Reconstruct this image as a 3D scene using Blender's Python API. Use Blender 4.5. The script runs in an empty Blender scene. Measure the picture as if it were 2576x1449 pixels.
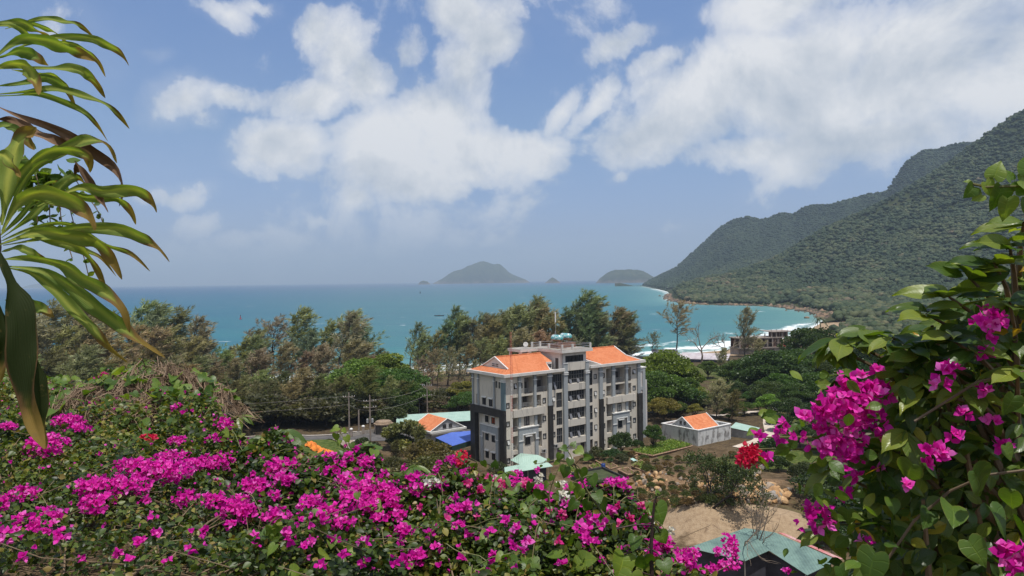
import bpy, bmesh, math, random
import numpy as np
from mathutils import Vector, Matrix
R = math.radians
rng = np.random.default_rng(7)
random.seed(7)
scene = bpy.context.scene
COL = scene.collection

# ------------------------------------------------------------------ camera
F, CX, CY = 1850.0, 1288.0, 724.5          # focal length and centre in units of a 2576 px wide picture
PITCH = -math.atan(19.7 / F)
ROLL = -math.atan(0.0129)
CAM = Vector((0, 0, 41.0))
cam = bpy.data.cameras.new('camera'); camo = bpy.data.objects.new('camera', cam); COL.objects.link(camo)
cam.sensor_width = 36.0; cam.lens = 36.0 * F / 2576.0
cam.clip_start = 0.05; cam.clip_end = 120000
CROT = Matrix.Rotation(math.pi / 2 + PITCH, 3, 'X') @ Matrix.Rotation(ROLL, 3, 'Z')
camo.matrix_world = Matrix.Translation(CAM) @ CROT.to_4x4()
scene.camera = camo
scene.view_settings.view_transform = 'Standard'; scene.view_settings.look = 'None'
scene.view_settings.exposure = 0.0; scene.view_settings.gamma = 1.0
scene.view_settings.use_curve_mapping = False
scene.cycles.max_bounces = 6; scene.cycles.diffuse_bounces = 3; scene.cycles.glossy_bounces = 2
scene.cycles.transmission_bounces = 4; scene.cycles.transparent_max_bounces = 8; scene.cycles.volume_bounces = 0
scene.cycles.caustics_reflective = False; scene.cycles.caustics_refractive = False

def ray(px, py):
    d = CROT @ Vector(((px - CX) / F, (CY - py) / F, -1.0))
    return d / d.y
def at(px, py, Y):                          # point of the place at distance Y seen in direction px, py
    d = ray(px, py); return CAM + d * Y
def onz(px, py, z=6.0):
    d = ray(px, py); return CAM + d * ((z - CAM.z) / d.z)

# ------------------------------------------------------------------ sun and sky
SUN_EL, SUN_AZ = R(74), R(180 - 28)         # azimuth from +Y towards +X: the sun is high behind the viewer
sd = Vector((math.sin(SUN_AZ) * math.cos(SUN_EL), math.cos(SUN_AZ) * math.cos(SUN_EL), math.sin(SUN_EL)))
sun = bpy.data.lights.new('sun', 'SUN'); suno = bpy.data.objects.new('sun', sun); COL.objects.link(suno)
sun.energy = 4.4; sun.angle = R(0.53); sun.color = (1.0, 0.955, 0.88)
suno.rotation_euler = sd.to_track_quat('Z', 'Y').to_euler(); suno.location = (0, -40, 120)

world = bpy.data.worlds.new('World'); scene.world = world; world.use_nodes = True
wt = world.node_tree; wt.nodes.clear()
class NT:                                   # small node-tree helper
    def __init__(s, tree): s.t = tree
    def n(s, typ, **kw):
        nd = s.t.nodes.new(typ)
        for k, v in kw.items(): setattr(nd, k, v)
        return nd
    def put(s, sock, v):
        if v is None: return
        if hasattr(v, 'is_linked'): s.t.links.new(v, sock)
        elif hasattr(v, 'outputs'): s.t.links.new(v.outputs[0], sock)
        else: sock.default_value = v
    def m(s, op, a, b=None, c=None, clamp=False):
        nd = s.n('ShaderNodeMath', operation=op, use_clamp=clamp)
        s.put(nd.inputs[0], a); s.put(nd.inputs[1], b); s.put(nd.inputs[2], c)
        return nd.outputs[0]
    def vm(s, op, a, b=None, sc=None):
        nd = s.n('ShaderNodeVectorMath', operation=op)
        s.put(nd.inputs[0], a); s.put(nd.inputs[1], b)
        if sc is not None: s.put(nd.inputs[3], sc)
        return nd.outputs[1] if op in ('LENGTH', 'DOT_PRODUCT', 'DISTANCE') else nd.outputs[0]
    def mix(s, f, a, b, typ='RGBA', blend='MIX'):
        nd = s.n('ShaderNodeMix', data_type=typ)
        i = {'RGBA': (6, 7, 2), 'FLOAT': (2, 3, 0)}[typ]
        if typ == 'RGBA': nd.blend_type = blend
        s.put(nd.inputs[0], f); s.put(nd.inputs[i[0]], a); s.put(nd.inputs[i[1]], b)
        return nd.outputs[i[2]]
    def noise(s, vec, scale, detail=4, rough=.55, dist=0.0, color=False):
        nd = s.n('ShaderNodeTexNoise'); s.put(nd.inputs['Vector'], vec)
        nd.inputs['Scale'].default_value = scale; nd.inputs['Detail'].default_value = detail
        nd.inputs['Roughness'].default_value = rough; nd.inputs['Distortion'].default_value = dist
        return nd.outputs[1 if color else 0]
    def ss(s, x, lo, hi, a=0.0, b=1.0, lin=False):
        nd = s.n('ShaderNodeMapRange', interpolation_type='LINEAR' if lin else 'SMOOTHSTEP')
        s.put(nd.inputs[0], x)
        for k, v in zip((1, 2, 3, 4), (lo, hi, a, b)): s.put(nd.inputs[k], v)
        return nd.outputs[0]
    def ramp(s, f, stops):
        nd = s.n('ShaderNodeValToRGB'); s.put(nd.inputs[0], f)
        e = nd.color_ramp.elements
        while len(e) < len(stops): e.new(.5)
        for el, (p, c) in zip(e, stops): el.position = p; el.color = (*c, 1)
        return nd.outputs[0]
W = NT(wt)
tc = W.n('ShaderNodeTexCoord').outputs['Generated']
dirn = W.vm('NORMALIZE', tc)
sx = W.n('ShaderNodeSeparateXYZ'); W.put(sx.inputs[0], dirn)
az = W.m('ARCTAN2', sx.outputs[0], sx.outputs[1]); el = W.m('ARCSINE', sx.outputs[2])
n1 = W.noise(dirn, 9.0, 9, .6, .25, color=True)
n1v = W.vm('SUBTRACT', n1, (.5, .5, .5))
cv = W.n('ShaderNodeCombineXYZ'); W.put(cv.inputs[0], az); W.put(cv.inputs[1], el)
wob = W.vm('ADD', cv.outputs[0], W.vm('SCALE', n1v, None, .085))
# cumulus clouds: centre, radii (in units of the 2576 px picture, turned into bearings), tilt, weight
BL = [(1650,330,150,75,20,.95),(1790,230,210,120,25,1),(2000,190,280,150,15,1.0),(2300,160,400,190,10,1.0),(2560,160,320,190,0,1),
      (2180,340,340,85,4,.9),(1900,380,230,50,-6,.75),(2450,350,260,60,10,.65),(1575,100,120,32,18,.55),(1500,260,26,85,-35,.45),(1680,140,100,42,20,.6),
      (1425,275,30,75,-30,.5),(1575,430,42,24,20,.5),(1700,572,44,22,18,.42),(2040,430,90,42,0,.5),(1950,10,220,70,0,.9),
      (1000,340,160,100,12,1),(1090,290,130,80,-12,1.0),(1180,370,150,80,-18,1),(1330,395,120,60,-8,.95),(1080,440,260,50,0,.85),(960,430,110,60,0,.85),(1400,380,70,35,0,.6),
      (690,385,115,75,10,.85),(640,420,80,40,0,.6),
      (790,80,62,62,30,1),(855,140,100,90,-35,1),(900,200,110,75,-30,1),(780,235,120,55,20,.85),(1015,155,48,75,0,.65),(940,220,120,60,0,.75),
      (1150,40,90,75,0,.95),(1225,95,105,95,0,1.05),(1165,190,80,95,10,.9),(1130,250,60,70,0,.6),
      (470,255,110,65,10,.85),(590,255,80,38,0,.7),(520,300,60,35,0,.5),(560,25,85,38,-20,.6),(640,15,70,35,0,.5),
      (430,490,105,38,4,.62),(490,570,60,32,0,.45),(390,140,40,22,20,.3),(900,500,50,30,0,.55),(1140,480,70,28,0,.5),(600,615,50,22,0,.35),(735,605,60,22,0,.33),(785,555,28,16,0,.38),(1225,605,30,14,0,.3),(350,650,80,30,0,.3)]
d = None
for (bx, by, rx, ry, tilt, w) in BL:
    v = ray(bx, by).normalized(); a0 = math.atan2(v.x, v.y); e0 = math.asin(v.z); c2 = math.cos(a0)
    mp = W.n('ShaderNodeMapping', vector_type='TEXTURE'); W.put(mp.inputs[0], wob)
    mp.inputs[1].default_value = (a0, e0, 0); mp.inputs[2].default_value = (0, 0, R(tilt))
    mp.inputs[3].default_value = (1.24 * rx / F * c2 * c2, 1.24 * ry / F * c2, 1)
    q = W.m('MULTIPLY_ADD', W.vm('LENGTH', mp.outputs[0]), -w, w)
    d = q if d is None else W.m('SMOOTH_MAX', d, q, .12)
up = W.vm('ADD', dirn, (-.016, 0.0, .05))
nA = W.noise(dirn, 6.5, 13, .61, .25); nB = W.noise(up, 6.5, 7, .61, .25); nC = W.noise(dirn, 3.2, 5, .55, .2)
far = W.ss(W.m('ABSOLUTE', az), .75, 1.2)               # away from these clouds a broken field of the same kind
fld = W.m('MULTIPLY', W.m('MULTIPLY', far, W.ss(el, .08, .5)), W.ss(W.noise(dirn, 2.3, 4), .38, .7))
d = W.m('MAXIMUM', d, fld)
dens = W.m('ADD', d, W.m('MULTIPLY_ADD', nA, 1.9, -1.0))
alpha = W.m('ADD', W.m('MULTIPLY', W.ss(dens, -.02, .22), .55), W.m('MULTIPLY', W.ss(dens, .08, .62), .43))
alpha = W.m('MAXIMUM', alpha, W.m('MULTIPLY', W.ss(W.m('ADD', d, W.m('MULTIPLY_ADD', nC, 1.2, -.75)), -.2, .5), .30))
alpha = W.m('MULTIPLY', alpha, W.ss(el, .015, .12, .25, .97))
lit = W.m('MULTIPLY_ADD', W.m('SUBTRACT', nA, nB), 3.4, .78)
lit = W.m('SUBTRACT', lit, W.m('MULTIPLY', W.ss(dens, .25, .95), W.ss(nC, .40, .66, .08, .52)))
cloud = W.mix(W.m('MULTIPLY', lit, 1.0, clamp=True), (.47, .53, .61, 1), (.86, .865, .875, 1))
sky = W.n('ShaderNodeTexSky', sky_type='NISHITA'); sky.sun_disc = False
sky.sun_elevation = SUN_EL; sky.sun_rotation = SUN_AZ; sky.altitude = 30; sky.air_density = 1.0; sky.dust_density = .6; sky.ozone_density = 1.0
SKYS = .085
base = W.mix(1.0, sky.outputs[0], (SKYS * 2,) * 3 + (1,), blend='MULTIPLY')
tint = W.ramp(W.m('DIVIDE', el, .4), [(.0, (.35, .43, .74)), (.155, (.40, .43, .64)), (.48, (.53, .575, .68)), (.89, (.57, .64, .79))])
base = W.mix(1.0, base, tint, blend='MULTIPLY')
fin = W.mix(alpha, base, cloud)
bg = W.n('ShaderNodeBackground'); W.put(bg.inputs[0], fin); bg.inputs[1].default_value = 1.0
world.cycles.sampling_method = 'MANUAL'; world.cycles.sample_map_resolution = 512
W.put(W.n('ShaderNodeOutputWorld').inputs[0], bg.outputs[0])

# ------------------------------------------------------------------ mesh helpers
class MB:                                   # collects shapes that become ONE mesh object
    def __init__(s): s.v = []; s.f = []; s.mi = []; s.cur = 0; s.x = None
    def add(s, vs, fs):
        o = len(s.v); s.v += [tuple(v) for v in vs]
        s.f += [tuple(i + o for i in f) for f in fs]; s.mi += [s.cur] * len(fs); return s
    def box(s, x0, x1, y0, y1, z0, z1):
        vs = [(x, y, z) for z in (z0, z1) for y in (y0, y1) for x in (x0, x1)]
        return s.add(vs, [(0, 2, 3, 1), (4, 5, 7, 6), (0, 1, 5, 4), (1, 3, 7, 5), (3, 2, 6, 7), (2, 0, 4, 6)])
    def obox(s, c, ax, hx, hy, z0, z1):     # box turned by angle ax about its centre
        ca, sa = math.cos(ax), math.sin(ax)
        vs = [(c[0] + i * hx * ca - j * hy * sa, c[1] + i * hx * sa + j * hy * ca, z) for z in (z0, z1) for j in (-1, 1) for i in (-1, 1)]
        return s.add(vs, [(0, 2, 3, 1), (4, 5, 7, 6), (0, 1, 5, 4), (1, 3, 7, 5), (3, 2, 6, 7), (2, 0, 4, 6)])
    def quad(s, a, b, c, d): return s.add([a, b, c, d], [(0, 1, 2, 3)])
    def poly(s, pts): return s.add(pts, [tuple(range(len(pts)))])
    def prism(s, pts, dz):                  # polygon (3D points) extruded by the vector dz
        n = len(pts); dz = Vector(dz)
        vs = [Vector(p) for p in pts]; vs += [p + dz for p in vs]
        return s.add(vs, [tuple(range(n - 1, -1, -1)), tuple(range(n, 2 * n))] + [(i, (i + 1) % n, n + (i + 1) % n, n + i) for i in range(n)])
    def tube(s, pts, rad, n=6, cap=True):
        pts = [Vector(p) for p in pts]; k = len(pts)
        if not hasattr(rad, '__len__'): rad = [rad] * k
        vs = []; up = Vector((.31, .17, .93))
        for i, p in enumerate(pts):
            t = (pts[min(i + 1, k - 1)] - pts[max(i - 1, 0)]).normalized()
            a = t.cross(up)
            if a.length < .05: a = t.cross(Vector((1, 0, 0)))
            a.normalize(); b = t.cross(a)
            vs += [p + (a * math.cos(2 * math.pi * j / n) + b * math.sin(2 * math.pi * j / n)) * rad[i] for j in range(n)]
        fs = [(i * n + j, i * n + (j + 1) % n, (i + 1) * n + (j + 1) % n, (i + 1) * n + j) for i in range(k - 1) for j in range(n)]
        if cap: fs += [tuple(range(n - 1, -1, -1)), tuple(range((k - 1) * n, k * n))]
        return s.add(vs, fs)
    def lathe(s, c, prof, n=16, ax='Z'):
        vs = []
        for (r, h) in prof:
            for j in range(n):
                a = 2 * math.pi * j / n; p = (r * math.cos(a), r * math.sin(a), h)
                if ax == 'X': p = (h, p[0], p[1])
                elif ax == 'Y': p = (p[0], h, p[1])
                vs.append((c[0] + p[0], c[1] + p[1], c[2] + p[2]))
        k = len(prof)
        fs = [(i * n + j, i * n + (j + 1) % n, (i + 1) * n + (j + 1) % n, (i + 1) * n + j) for i in range(k - 1) for j in range(n)]
        fs += [tuple(range(n - 1, -1, -1)), tuple(range((k - 1) * n, k * n))]
        return s.add(vs, fs)
    def build(s, name, mats, parent=None, smooth=False, tris=False):
        me = bpy.data.meshes.new(name); me.from_pydata(s.v, [], s.f)
        if not isinstance(mats, (list, tuple)): mats = [mats]
        for m in mats: me.materials.append(m)
        if len(mats) > 1: me.polygons.foreach_set('material_index', s.mi)
        if smooth: me.polygons.foreach_set('use_smooth', [True] * len(me.polygons))
        bm = bmesh.new(); bm.from_mesh(me); bmesh.ops.recalc_face_normals(bm, faces=bm.faces); bm.to_mesh(me); bm.free()
        me.update(); return link(name, me, parent)
def link(name, data, parent=None):
    o = bpy.data.objects.new(name, data); COL.objects.link(o)
    if parent: o.parent = parent
    return o
def tag(o, label=None, cat=None, group=None, kind=None):
    if label: o['label'] = label
    if cat: o['category'] = cat
    if group: o['group'] = group
    if kind: o['kind'] = kind
    return o
def empty(name, loc, rz=0.0, label=None, cat=None, group=None):
    o = link(name, None); o.location = loc; o.rotation_euler = (0, 0, rz); o.empty_display_size = .2
    return tag(o, label, cat, group)
def copy_tree(o, parent=None):
    c = o.copy(); COL.objects.link(c); c.parent = parent
    for ch in [q for q in KIDS.get(o.name, [])]: copy_tree(ch, c)
    return c
KIDS = {}
def kids(o):                                # remember the children of a thing that will be copied
    KIDS[o.name] = [c for c in bpy.data.objects if c.parent == o]
    for c in KIDS[o.name]: kids(c)
def np_mesh(name, V, Fq, mat, parent=None, attrs=None, smooth=False, mi=None):
    """one mesh object from numpy vertices V (n,3) and faces Fq (m,k)"""
    me = bpy.data.meshes.new(name); V = np.asarray(V, np.float32); Fq = np.asarray(Fq, np.int32)
    m, k = Fq.shape
    me.vertices.add(len(V)); me.vertices.foreach_set('co', V.ravel())
    me.loops.add(m * k); me.loops.foreach_set('vertex_index', Fq.ravel())
    me.polygons.add(m); me.polygons.foreach_set('loop_start', np.arange(0, m * k, k, dtype=np.int32))
    if smooth: me.polygons.foreach_set('use_smooth', np.ones(m, bool))
    for a, arr in (attrs or {}).items():
        at_ = me.attributes.new(a, 'FLOAT', 'POINT'); at_.data.foreach_set('value', np.asarray(arr, np.float32))
    for mm in (mat if isinstance(mat, (list, tuple)) else [mat]): me.materials.append(mm)
    if mi is not None: me.polygons.foreach_set('material_index', np.asarray(mi, np.int32))
    me.update(calc_edges=True)
    return link(name, me, parent)
def scatter(tv, tf, P, X, Y, Z, extra=None):
    """template (tv, tf) set at points P with axes X, Y, Z (each n,3, length = scale) -> V, F, rnd"""
    tv = np.asarray(tv, np.float32); tf = np.asarray(tf, np.int32); n = len(P); k = len(tv)
    V = P[:, None, :] + tv[None, :, 0:1] * X[:, None, :] + tv[None, :, 1:2] * Y[:, None, :] + tv[None, :, 2:3] * Z[:, None, :]
    Fq = (tf[None] + (np.arange(n) * k)[:, None, None]).reshape(-1, tf.shape[1])
    return V.reshape(-1, 3), Fq, np.repeat(rng.random(n), k)
def norm(a): return a / np.maximum(np.linalg.norm(a, axis=-1, keepdims=True), 1e-9)
def frames(Yd, up=None, roll=None):
    """unit frames whose Y axis is Yd and whose Z axis leans to up (random when None)"""
    Yd = norm(Yd); n = len(Yd)
    up = norm(rng.normal(size=(n, 3))) if up is None else up
    X = norm(np.cross(Yd, up)); Z = np.cross(X, Yd); return X, Yd, Z
def cat_meshes(parts):
    Vs, Fs, Rs, o = [], [], [], 0
    for V, Fq, r in parts: Vs.append(V); Fs.append(Fq + o); Rs.append(r); o += len(V)
    return np.concatenate(Vs), np.concatenate(Fs), np.concatenate(Rs)
def fbm2(x, y, sc, oct=4, seed=0, gain=.5):
    """cheap value-noise fbm in numpy"""
    out = np.zeros(np.broadcast(x, y).shape); amp = 1.0; tot = 0
    r = np.random.default_rng(seed + 101); T = r.random((256, 256))
    X = np.asarray(x, float) / sc; Y = np.asarray(y, float) / sc
    for o in range(oct):
        xi = np.floor(X).astype(int); yi = np.floor(Y).astype(int); fx = X - xi; fy = Y - yi
        fx = fx * fx * (3 - 2 * fx); fy = fy * fy * (3 - 2 * fy)
        g = lambda a, b: T[(xi + a) & 255, (yi + b) & 255]
        out += amp * ((g(0, 0) * (1 - fx) + g(1, 0) * fx) * (1 - fy) + (g(0, 1) * (1 - fx) + g(1, 1) * fx) * fy - .5)
        tot += amp; amp *= gain; X = X * 2.03 + 17.3; Y = Y * 2.03 + 5.1
    return out / tot * 2

# ------------------------------------------------------------------ material helpers
def new_mat(name):
    m = bpy.data.materials.new(name); m.use_nodes = True; m.node_tree.nodes.clear(); return m, NT(m.node_tree)
def finish(N, shader): N.put(N.n('ShaderNodeOutputMaterial').inputs[0], shader)
def princ(N, col, rough=.7, spec=.3, metal=0.0, bump=None, bdist=.05, bstr=.5):
    p = N.n('ShaderNodeBsdfPrincipled'); N.put(p.inputs['Base Color'], col if not isinstance(col, tuple) else (*col[:3], 1))
    N.put(p.inputs['Roughness'], rough); p.inputs['Specular IOR Level'].default_value = spec; N.put(p.inputs['Metallic'], metal)
    if bump is not None:
        b = N.n('ShaderNodeBump'); b.inputs['Strength'].default_value = bstr; b.inputs['Distance'].default_value = bdist
        N.put(b.inputs['Height'], bump); N.put(p.inputs['Normal'], b.outputs[0])
    return p.outputs[0]
_M = {}
def flat(name, c1, c2=None, sc=1.0, rough=.7, spec=.3, metal=0.0, bump=.0, bsc=8, detail=5, lo=.35, hi=.65):
    """plain surface whose own colour wanders between c1 and c2"""
    if name in _M: return _M[name]
    m, N = new_mat(name); tcn = N.n('ShaderNodeTexCoord').outputs['Object']
    c2 = c2 or tuple(min(1, c * .8) for c in c1)
    f = N.ss(N.noise(tcn, sc, detail, .6), lo, hi)
    col = N.mix(f, (*c1, 1), (*c2, 1))
    finish(N, princ(N, col, rough, spec, metal, N.noise(tcn, bsc, 4) if bump else None, .05, bump)); _M[name] = m; return m
def leafmat(name, stops, rough=.5, trans=.35, tcol=(1.25, 1.3, .55), objcol=False, spec=.35, attr='rnd'):
    """leaf: colour of each leaf from a ramp over its random value, light passes through"""
    if name in _M: return _M[name]
    m, N = new_mat(name); a = N.n('ShaderNodeAttribute', attribute_name=attr).outputs['Fac']
    col = N.ramp(a, stops)
    if objcol:
        oi = N.n('ShaderNodeObjectInfo'); col = N.mix(1.0, col, oi.outputs['Color'], blend='MULTIPLY')
    p = princ(N, col, rough, spec)
    t = N.n('ShaderNodeBsdfTranslucent'); N.put(t.inputs[0], N.mix(1.0, col, (*tcol, 1), blend='MULTIPLY'))
    mx = N.n('ShaderNodeMixShader'); mx.inputs[0].default_value = trans; N.put(mx.inputs[1], p); N.put(mx.inputs[2], t.outputs[0])
    finish(N, mx.outputs[0]); _M[name] = m; return m
# ------------------------------------------------------------------ shoreline, sea, ground, hills, islands
SHORE = np.array([(-4000,150),(-600,235),(-300,262),(-131,300),(-92,304),(-26,338),(20,360),(74,386),(126,418),(180,488),(225,560),(268,640),(305,710),(338,800),
    (352,880),(364,960),(370,1012),(340,1058),(300,1112),(282,1155),(290,1300),(316,1450),(345,1600),(400,1850),(456,2150),(560,2900),(680,3850),(740,4150),(1100,4700),(6000,5600)], float)
def shore_sd(x, y):
    """signed distance to the waterline, positive on land"""
    x = np.asarray(x, float); y = np.asarray(y, float); P = np.stack([x.ravel(), y.ravel()], 1)
    best = np.full(len(P), 1e12); 
    for a, b in zip(SHORE[:-1], SHORE[1:]):
        ab = b - a; t = np.clip(((P - a) @ ab) / (ab @ ab), 0, 1); q = P - (a + t[:, None] * ab)
        best = np.minimum(best, (q * q).sum(1))
    # inside test against the closed land polygon
    poly = np.concatenate([SHORE, [(6000, -3000), (-4000, -3000)]]); ins = np.zeros(len(P), bool); j = len(poly) - 1
    for i in range(len(poly)):
        xi, yi = poly[i]; xj, yj = poly[j]
        c = ((yi > P[:, 1]) != (yj > P[:, 1])) & (P[:, 0] < (xj - xi) * (P[:, 1] - yi) / (yj - yi + 1e-12) + xi); ins ^= c; j = i
    return (np.sqrt(best) * np.where(ins, 1, -1)).reshape(x.shape)

def sea():
    rr = np.geomspace(190, 27000, 300); aa = np.radians(np.linspace(-64, 64, 340))
    Rr, A = np.meshgrid(rr, aa, indexing='ij'); X = Rr * np.sin(A); Y = Rr * np.cos(A)
    sd_ = -shore_sd(X, Y); n, m = X.shape
    idx = np.arange(n * m).reshape(n, m)
    Fq = np.stack([idx[:-1, :-1], idx[1:, :-1], idx[1:, 1:], idx[:-1, 1:]], -1).reshape(-1, 4)
    keep = (sd_.ravel()[Fq].max(1) > -14); Fq = Fq[keep][:, ::-1]
    M, N = new_mat('sea_water')
    geo = N.n('ShaderNodeNewGeometry').outputs['Position']
    off = N.n('ShaderNodeAttribute', attribute_name='shore').outputs['Fac']
    big = N.noise(N.vm('MULTIPLY', geo, (1, 3.0, 1)), .0035, 4, .55)
    dd = N.m('MULTIPLY', off, N.m('MULTIPLY_ADD', big, .9, .55))
    lg = N.m('LOGARITHM', N.m('MAXIMUM', dd, 4.0), 10.0)
    deep = N.ss(lg, .6, 4.1, 0, 1, lin=True)
    col = N.ramp(deep, [(0, (.19, .28, .235)), (.22, (.075, .225, .205)), (.42, (.013, .145, .155)), (.6, (.008, .112, .142)), (.74, (.008, .09, .146)), (.86, (.012, .068, .145)), (1, (.02, .065, .15))])
    patch = N.ss(N.noise(N.vm('MULTIPLY', geo, (.35, 2.2, 1)), .006, 5, .6), .35, .75)
    col = N.mix(N.m('MULTIPLY', patch, .6), col, N.mix(1.0, col, (.5, .66, .88, 1), blend='MULTIPLY'))
    # foam: rolling lines parallel to the beach, then scattered whitecaps
    w1 = N.noise(geo, .035, 6, .62); w2 = N.noise(geo, .16, 6, .65); w3 = N.noise(N.vm('MULTIPLY', geo, (.45, 1.5, 1)), .05, 8, .68)
    sw = N.m('MULTIPLY_ADD', w1, 46.0, off)
    line = N.m('SINE', N.m('MULTIPLY', sw, .19))
    sf = N.n('ShaderNodeAttribute', attribute_name='surf').outputs['Fac']
    fall = N.ss(off, 2, N.m('MULTIPLY', N.m('MULTIPLY_ADD', big, 125.0, 5.0), N.m('MAXIMUM', sf, .3)), 1, 0)
    f1 = N.ss(N.m('ADD', N.m('MULTIPLY_ADD', line, .26, N.m('MULTIPLY', fall, .78)), N.m('MULTIPLY_ADD', w2, 1.7, -.90)), .50, .92)
    edge = N.ss(N.m('MULTIPLY_ADD', w2, 12, off), 5, 11, 1, 0)
    cap = N.ss(w3, .635, .675); cap = N.m('MULTIPLY', cap, N.ss(off, 30, 3800, .85, .1))
    sf = N.n('ShaderNodeAttribute', attribute_name='surf').outputs['Fac']; f1 = N.m('MULTIPLY', f1, N.ss(N.m('ADD', sf, N.m('MULTIPLY_ADD', w1, .8, -.4)), .25, .6)); edge = N.m('MULTIPLY', edge, N.ss(N.m('ADD', sf, N.m('MULTIPLY_ADD', w1, 1.2, -.5)), .2, .45))
    foam = N.m('MAXIMUM', N.m('MAXIMUM', f1, edge), cap)
    wav = N.m('ADD', N.m('MULTIPLY', N.noise(N.vm('MULTIPLY', geo, (.5, 1.4, 1)), .11, 6, .62), 1.3), N.m('MULTIPLY', w3, .8))
    bp = N.n('ShaderNodeBump'); bp.inputs['Strength'].default_value = .55; bp.inputs['Distance'].default_value = 1.0; N.put(bp.inputs['Height'], wav)
    p = N.n('ShaderNodeBsdfPrincipled'); N.put(p.inputs['Base Color'], N.mix(foam, col, (.80, .83, .83, 1)))
    N.put(p.inputs['Roughness'], N.mix(foam, .32, .9, 'FLOAT')); p.inputs['IOR'].default_value = 1.33
    N.put(p.inputs['Specular IOR Level'], N.mix(foam, .22, .1, 'FLOAT')); N.put(p.inputs['Normal'], bp.outputs[0]); finish(N, p.outputs[0])
    o = np_mesh('sea', np.stack([X, Y, np.zeros_like(X)], -1).reshape(-1, 3), Fq, M, attrs={'shore': sd_.ravel(), 'surf': np.clip(1.0 - .85 * sstep(Y, 520, 720) + .8 * np.exp(-(((X - 80) / 70) ** 2 + ((Y - 420) / 80) ** 2)) + .35 * (np.hypot(X - 430, Y - 2000) < 900) * sstep(Y, 1150, 1400), 0, 1.8).ravel()}, smooth=True)
    return tag(o, kind='structure')
def sstep(x, a, b):
    t = np.clip((x - a) / (b - a), 0, 1); return t * t * (3 - 2 * t)
HP = np.array([(-60, 41), (0, 39.3), (3, 38.9), (8, 36.6), (15, 32.5), (25, 26), (40, 17.5), (58, 10.2), (70, 7.2), (84, 6.0), (2000, 6)])
sea()
def ground_z(x, y):
    x = np.asarray(x, float); y = np.asarray(y, float)
    u = x / np.maximum(y, 6)
    left = sstep(-u, .08, .40)
    ye = y / (1 + .75 * left)
    z = np.interp(ye, HP[:, 0], HP[:, 1])
    plate = 6 + 4.2 * sstep(-u, .17, .25) * (1 - sstep(y, 139, 150)) + 1.0 * sstep(-u, .1, .2) * (1 - sstep(y, 200, 250))
    z = np.maximum(z, plate)
    sd_ = shore_sd(x, y)
    flatz = np.interp(sd_, [-60, -12, 0, 30, 60, 110], [-5, -1.2, 0, 1.9, 3.4, 6])
    z = np.minimum(z, np.where(sd_ < 110, flatz, 99))
    z += .35 * fbm2(x, y, 9, 4, 3) * sstep(y, 30, 60) * sstep(sd_, 20, 70)
    # sand heap and the cut bank of rubble in front of the building
    z += 4.6 * np.exp(-(((x - 27) / 6.5) ** 2 + ((y - 101) / 6.0) ** 2) ** 1.3)
    z += 2.6 * np.exp(-(((x - 37) / 5.0) ** 2 + ((y - 101) / 5.0) ** 2) ** 1.3)
    z += 1.6 * np.exp(-(((x - 23) / 5) ** 2 + ((y - 127) / 6) ** 2)) + 1.5 * np.exp(-(((x - 40) / 9) ** 2 + ((y - 120) / 6) ** 2))
    z += 9 * sstep(x, 70, 150) * (1 - sstep(y, 150, 330)) * sstep(y, 60, 120)
    return z
def gz(x, y): return float(ground_z(np.array([x]), np.array([y]))[0])

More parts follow.
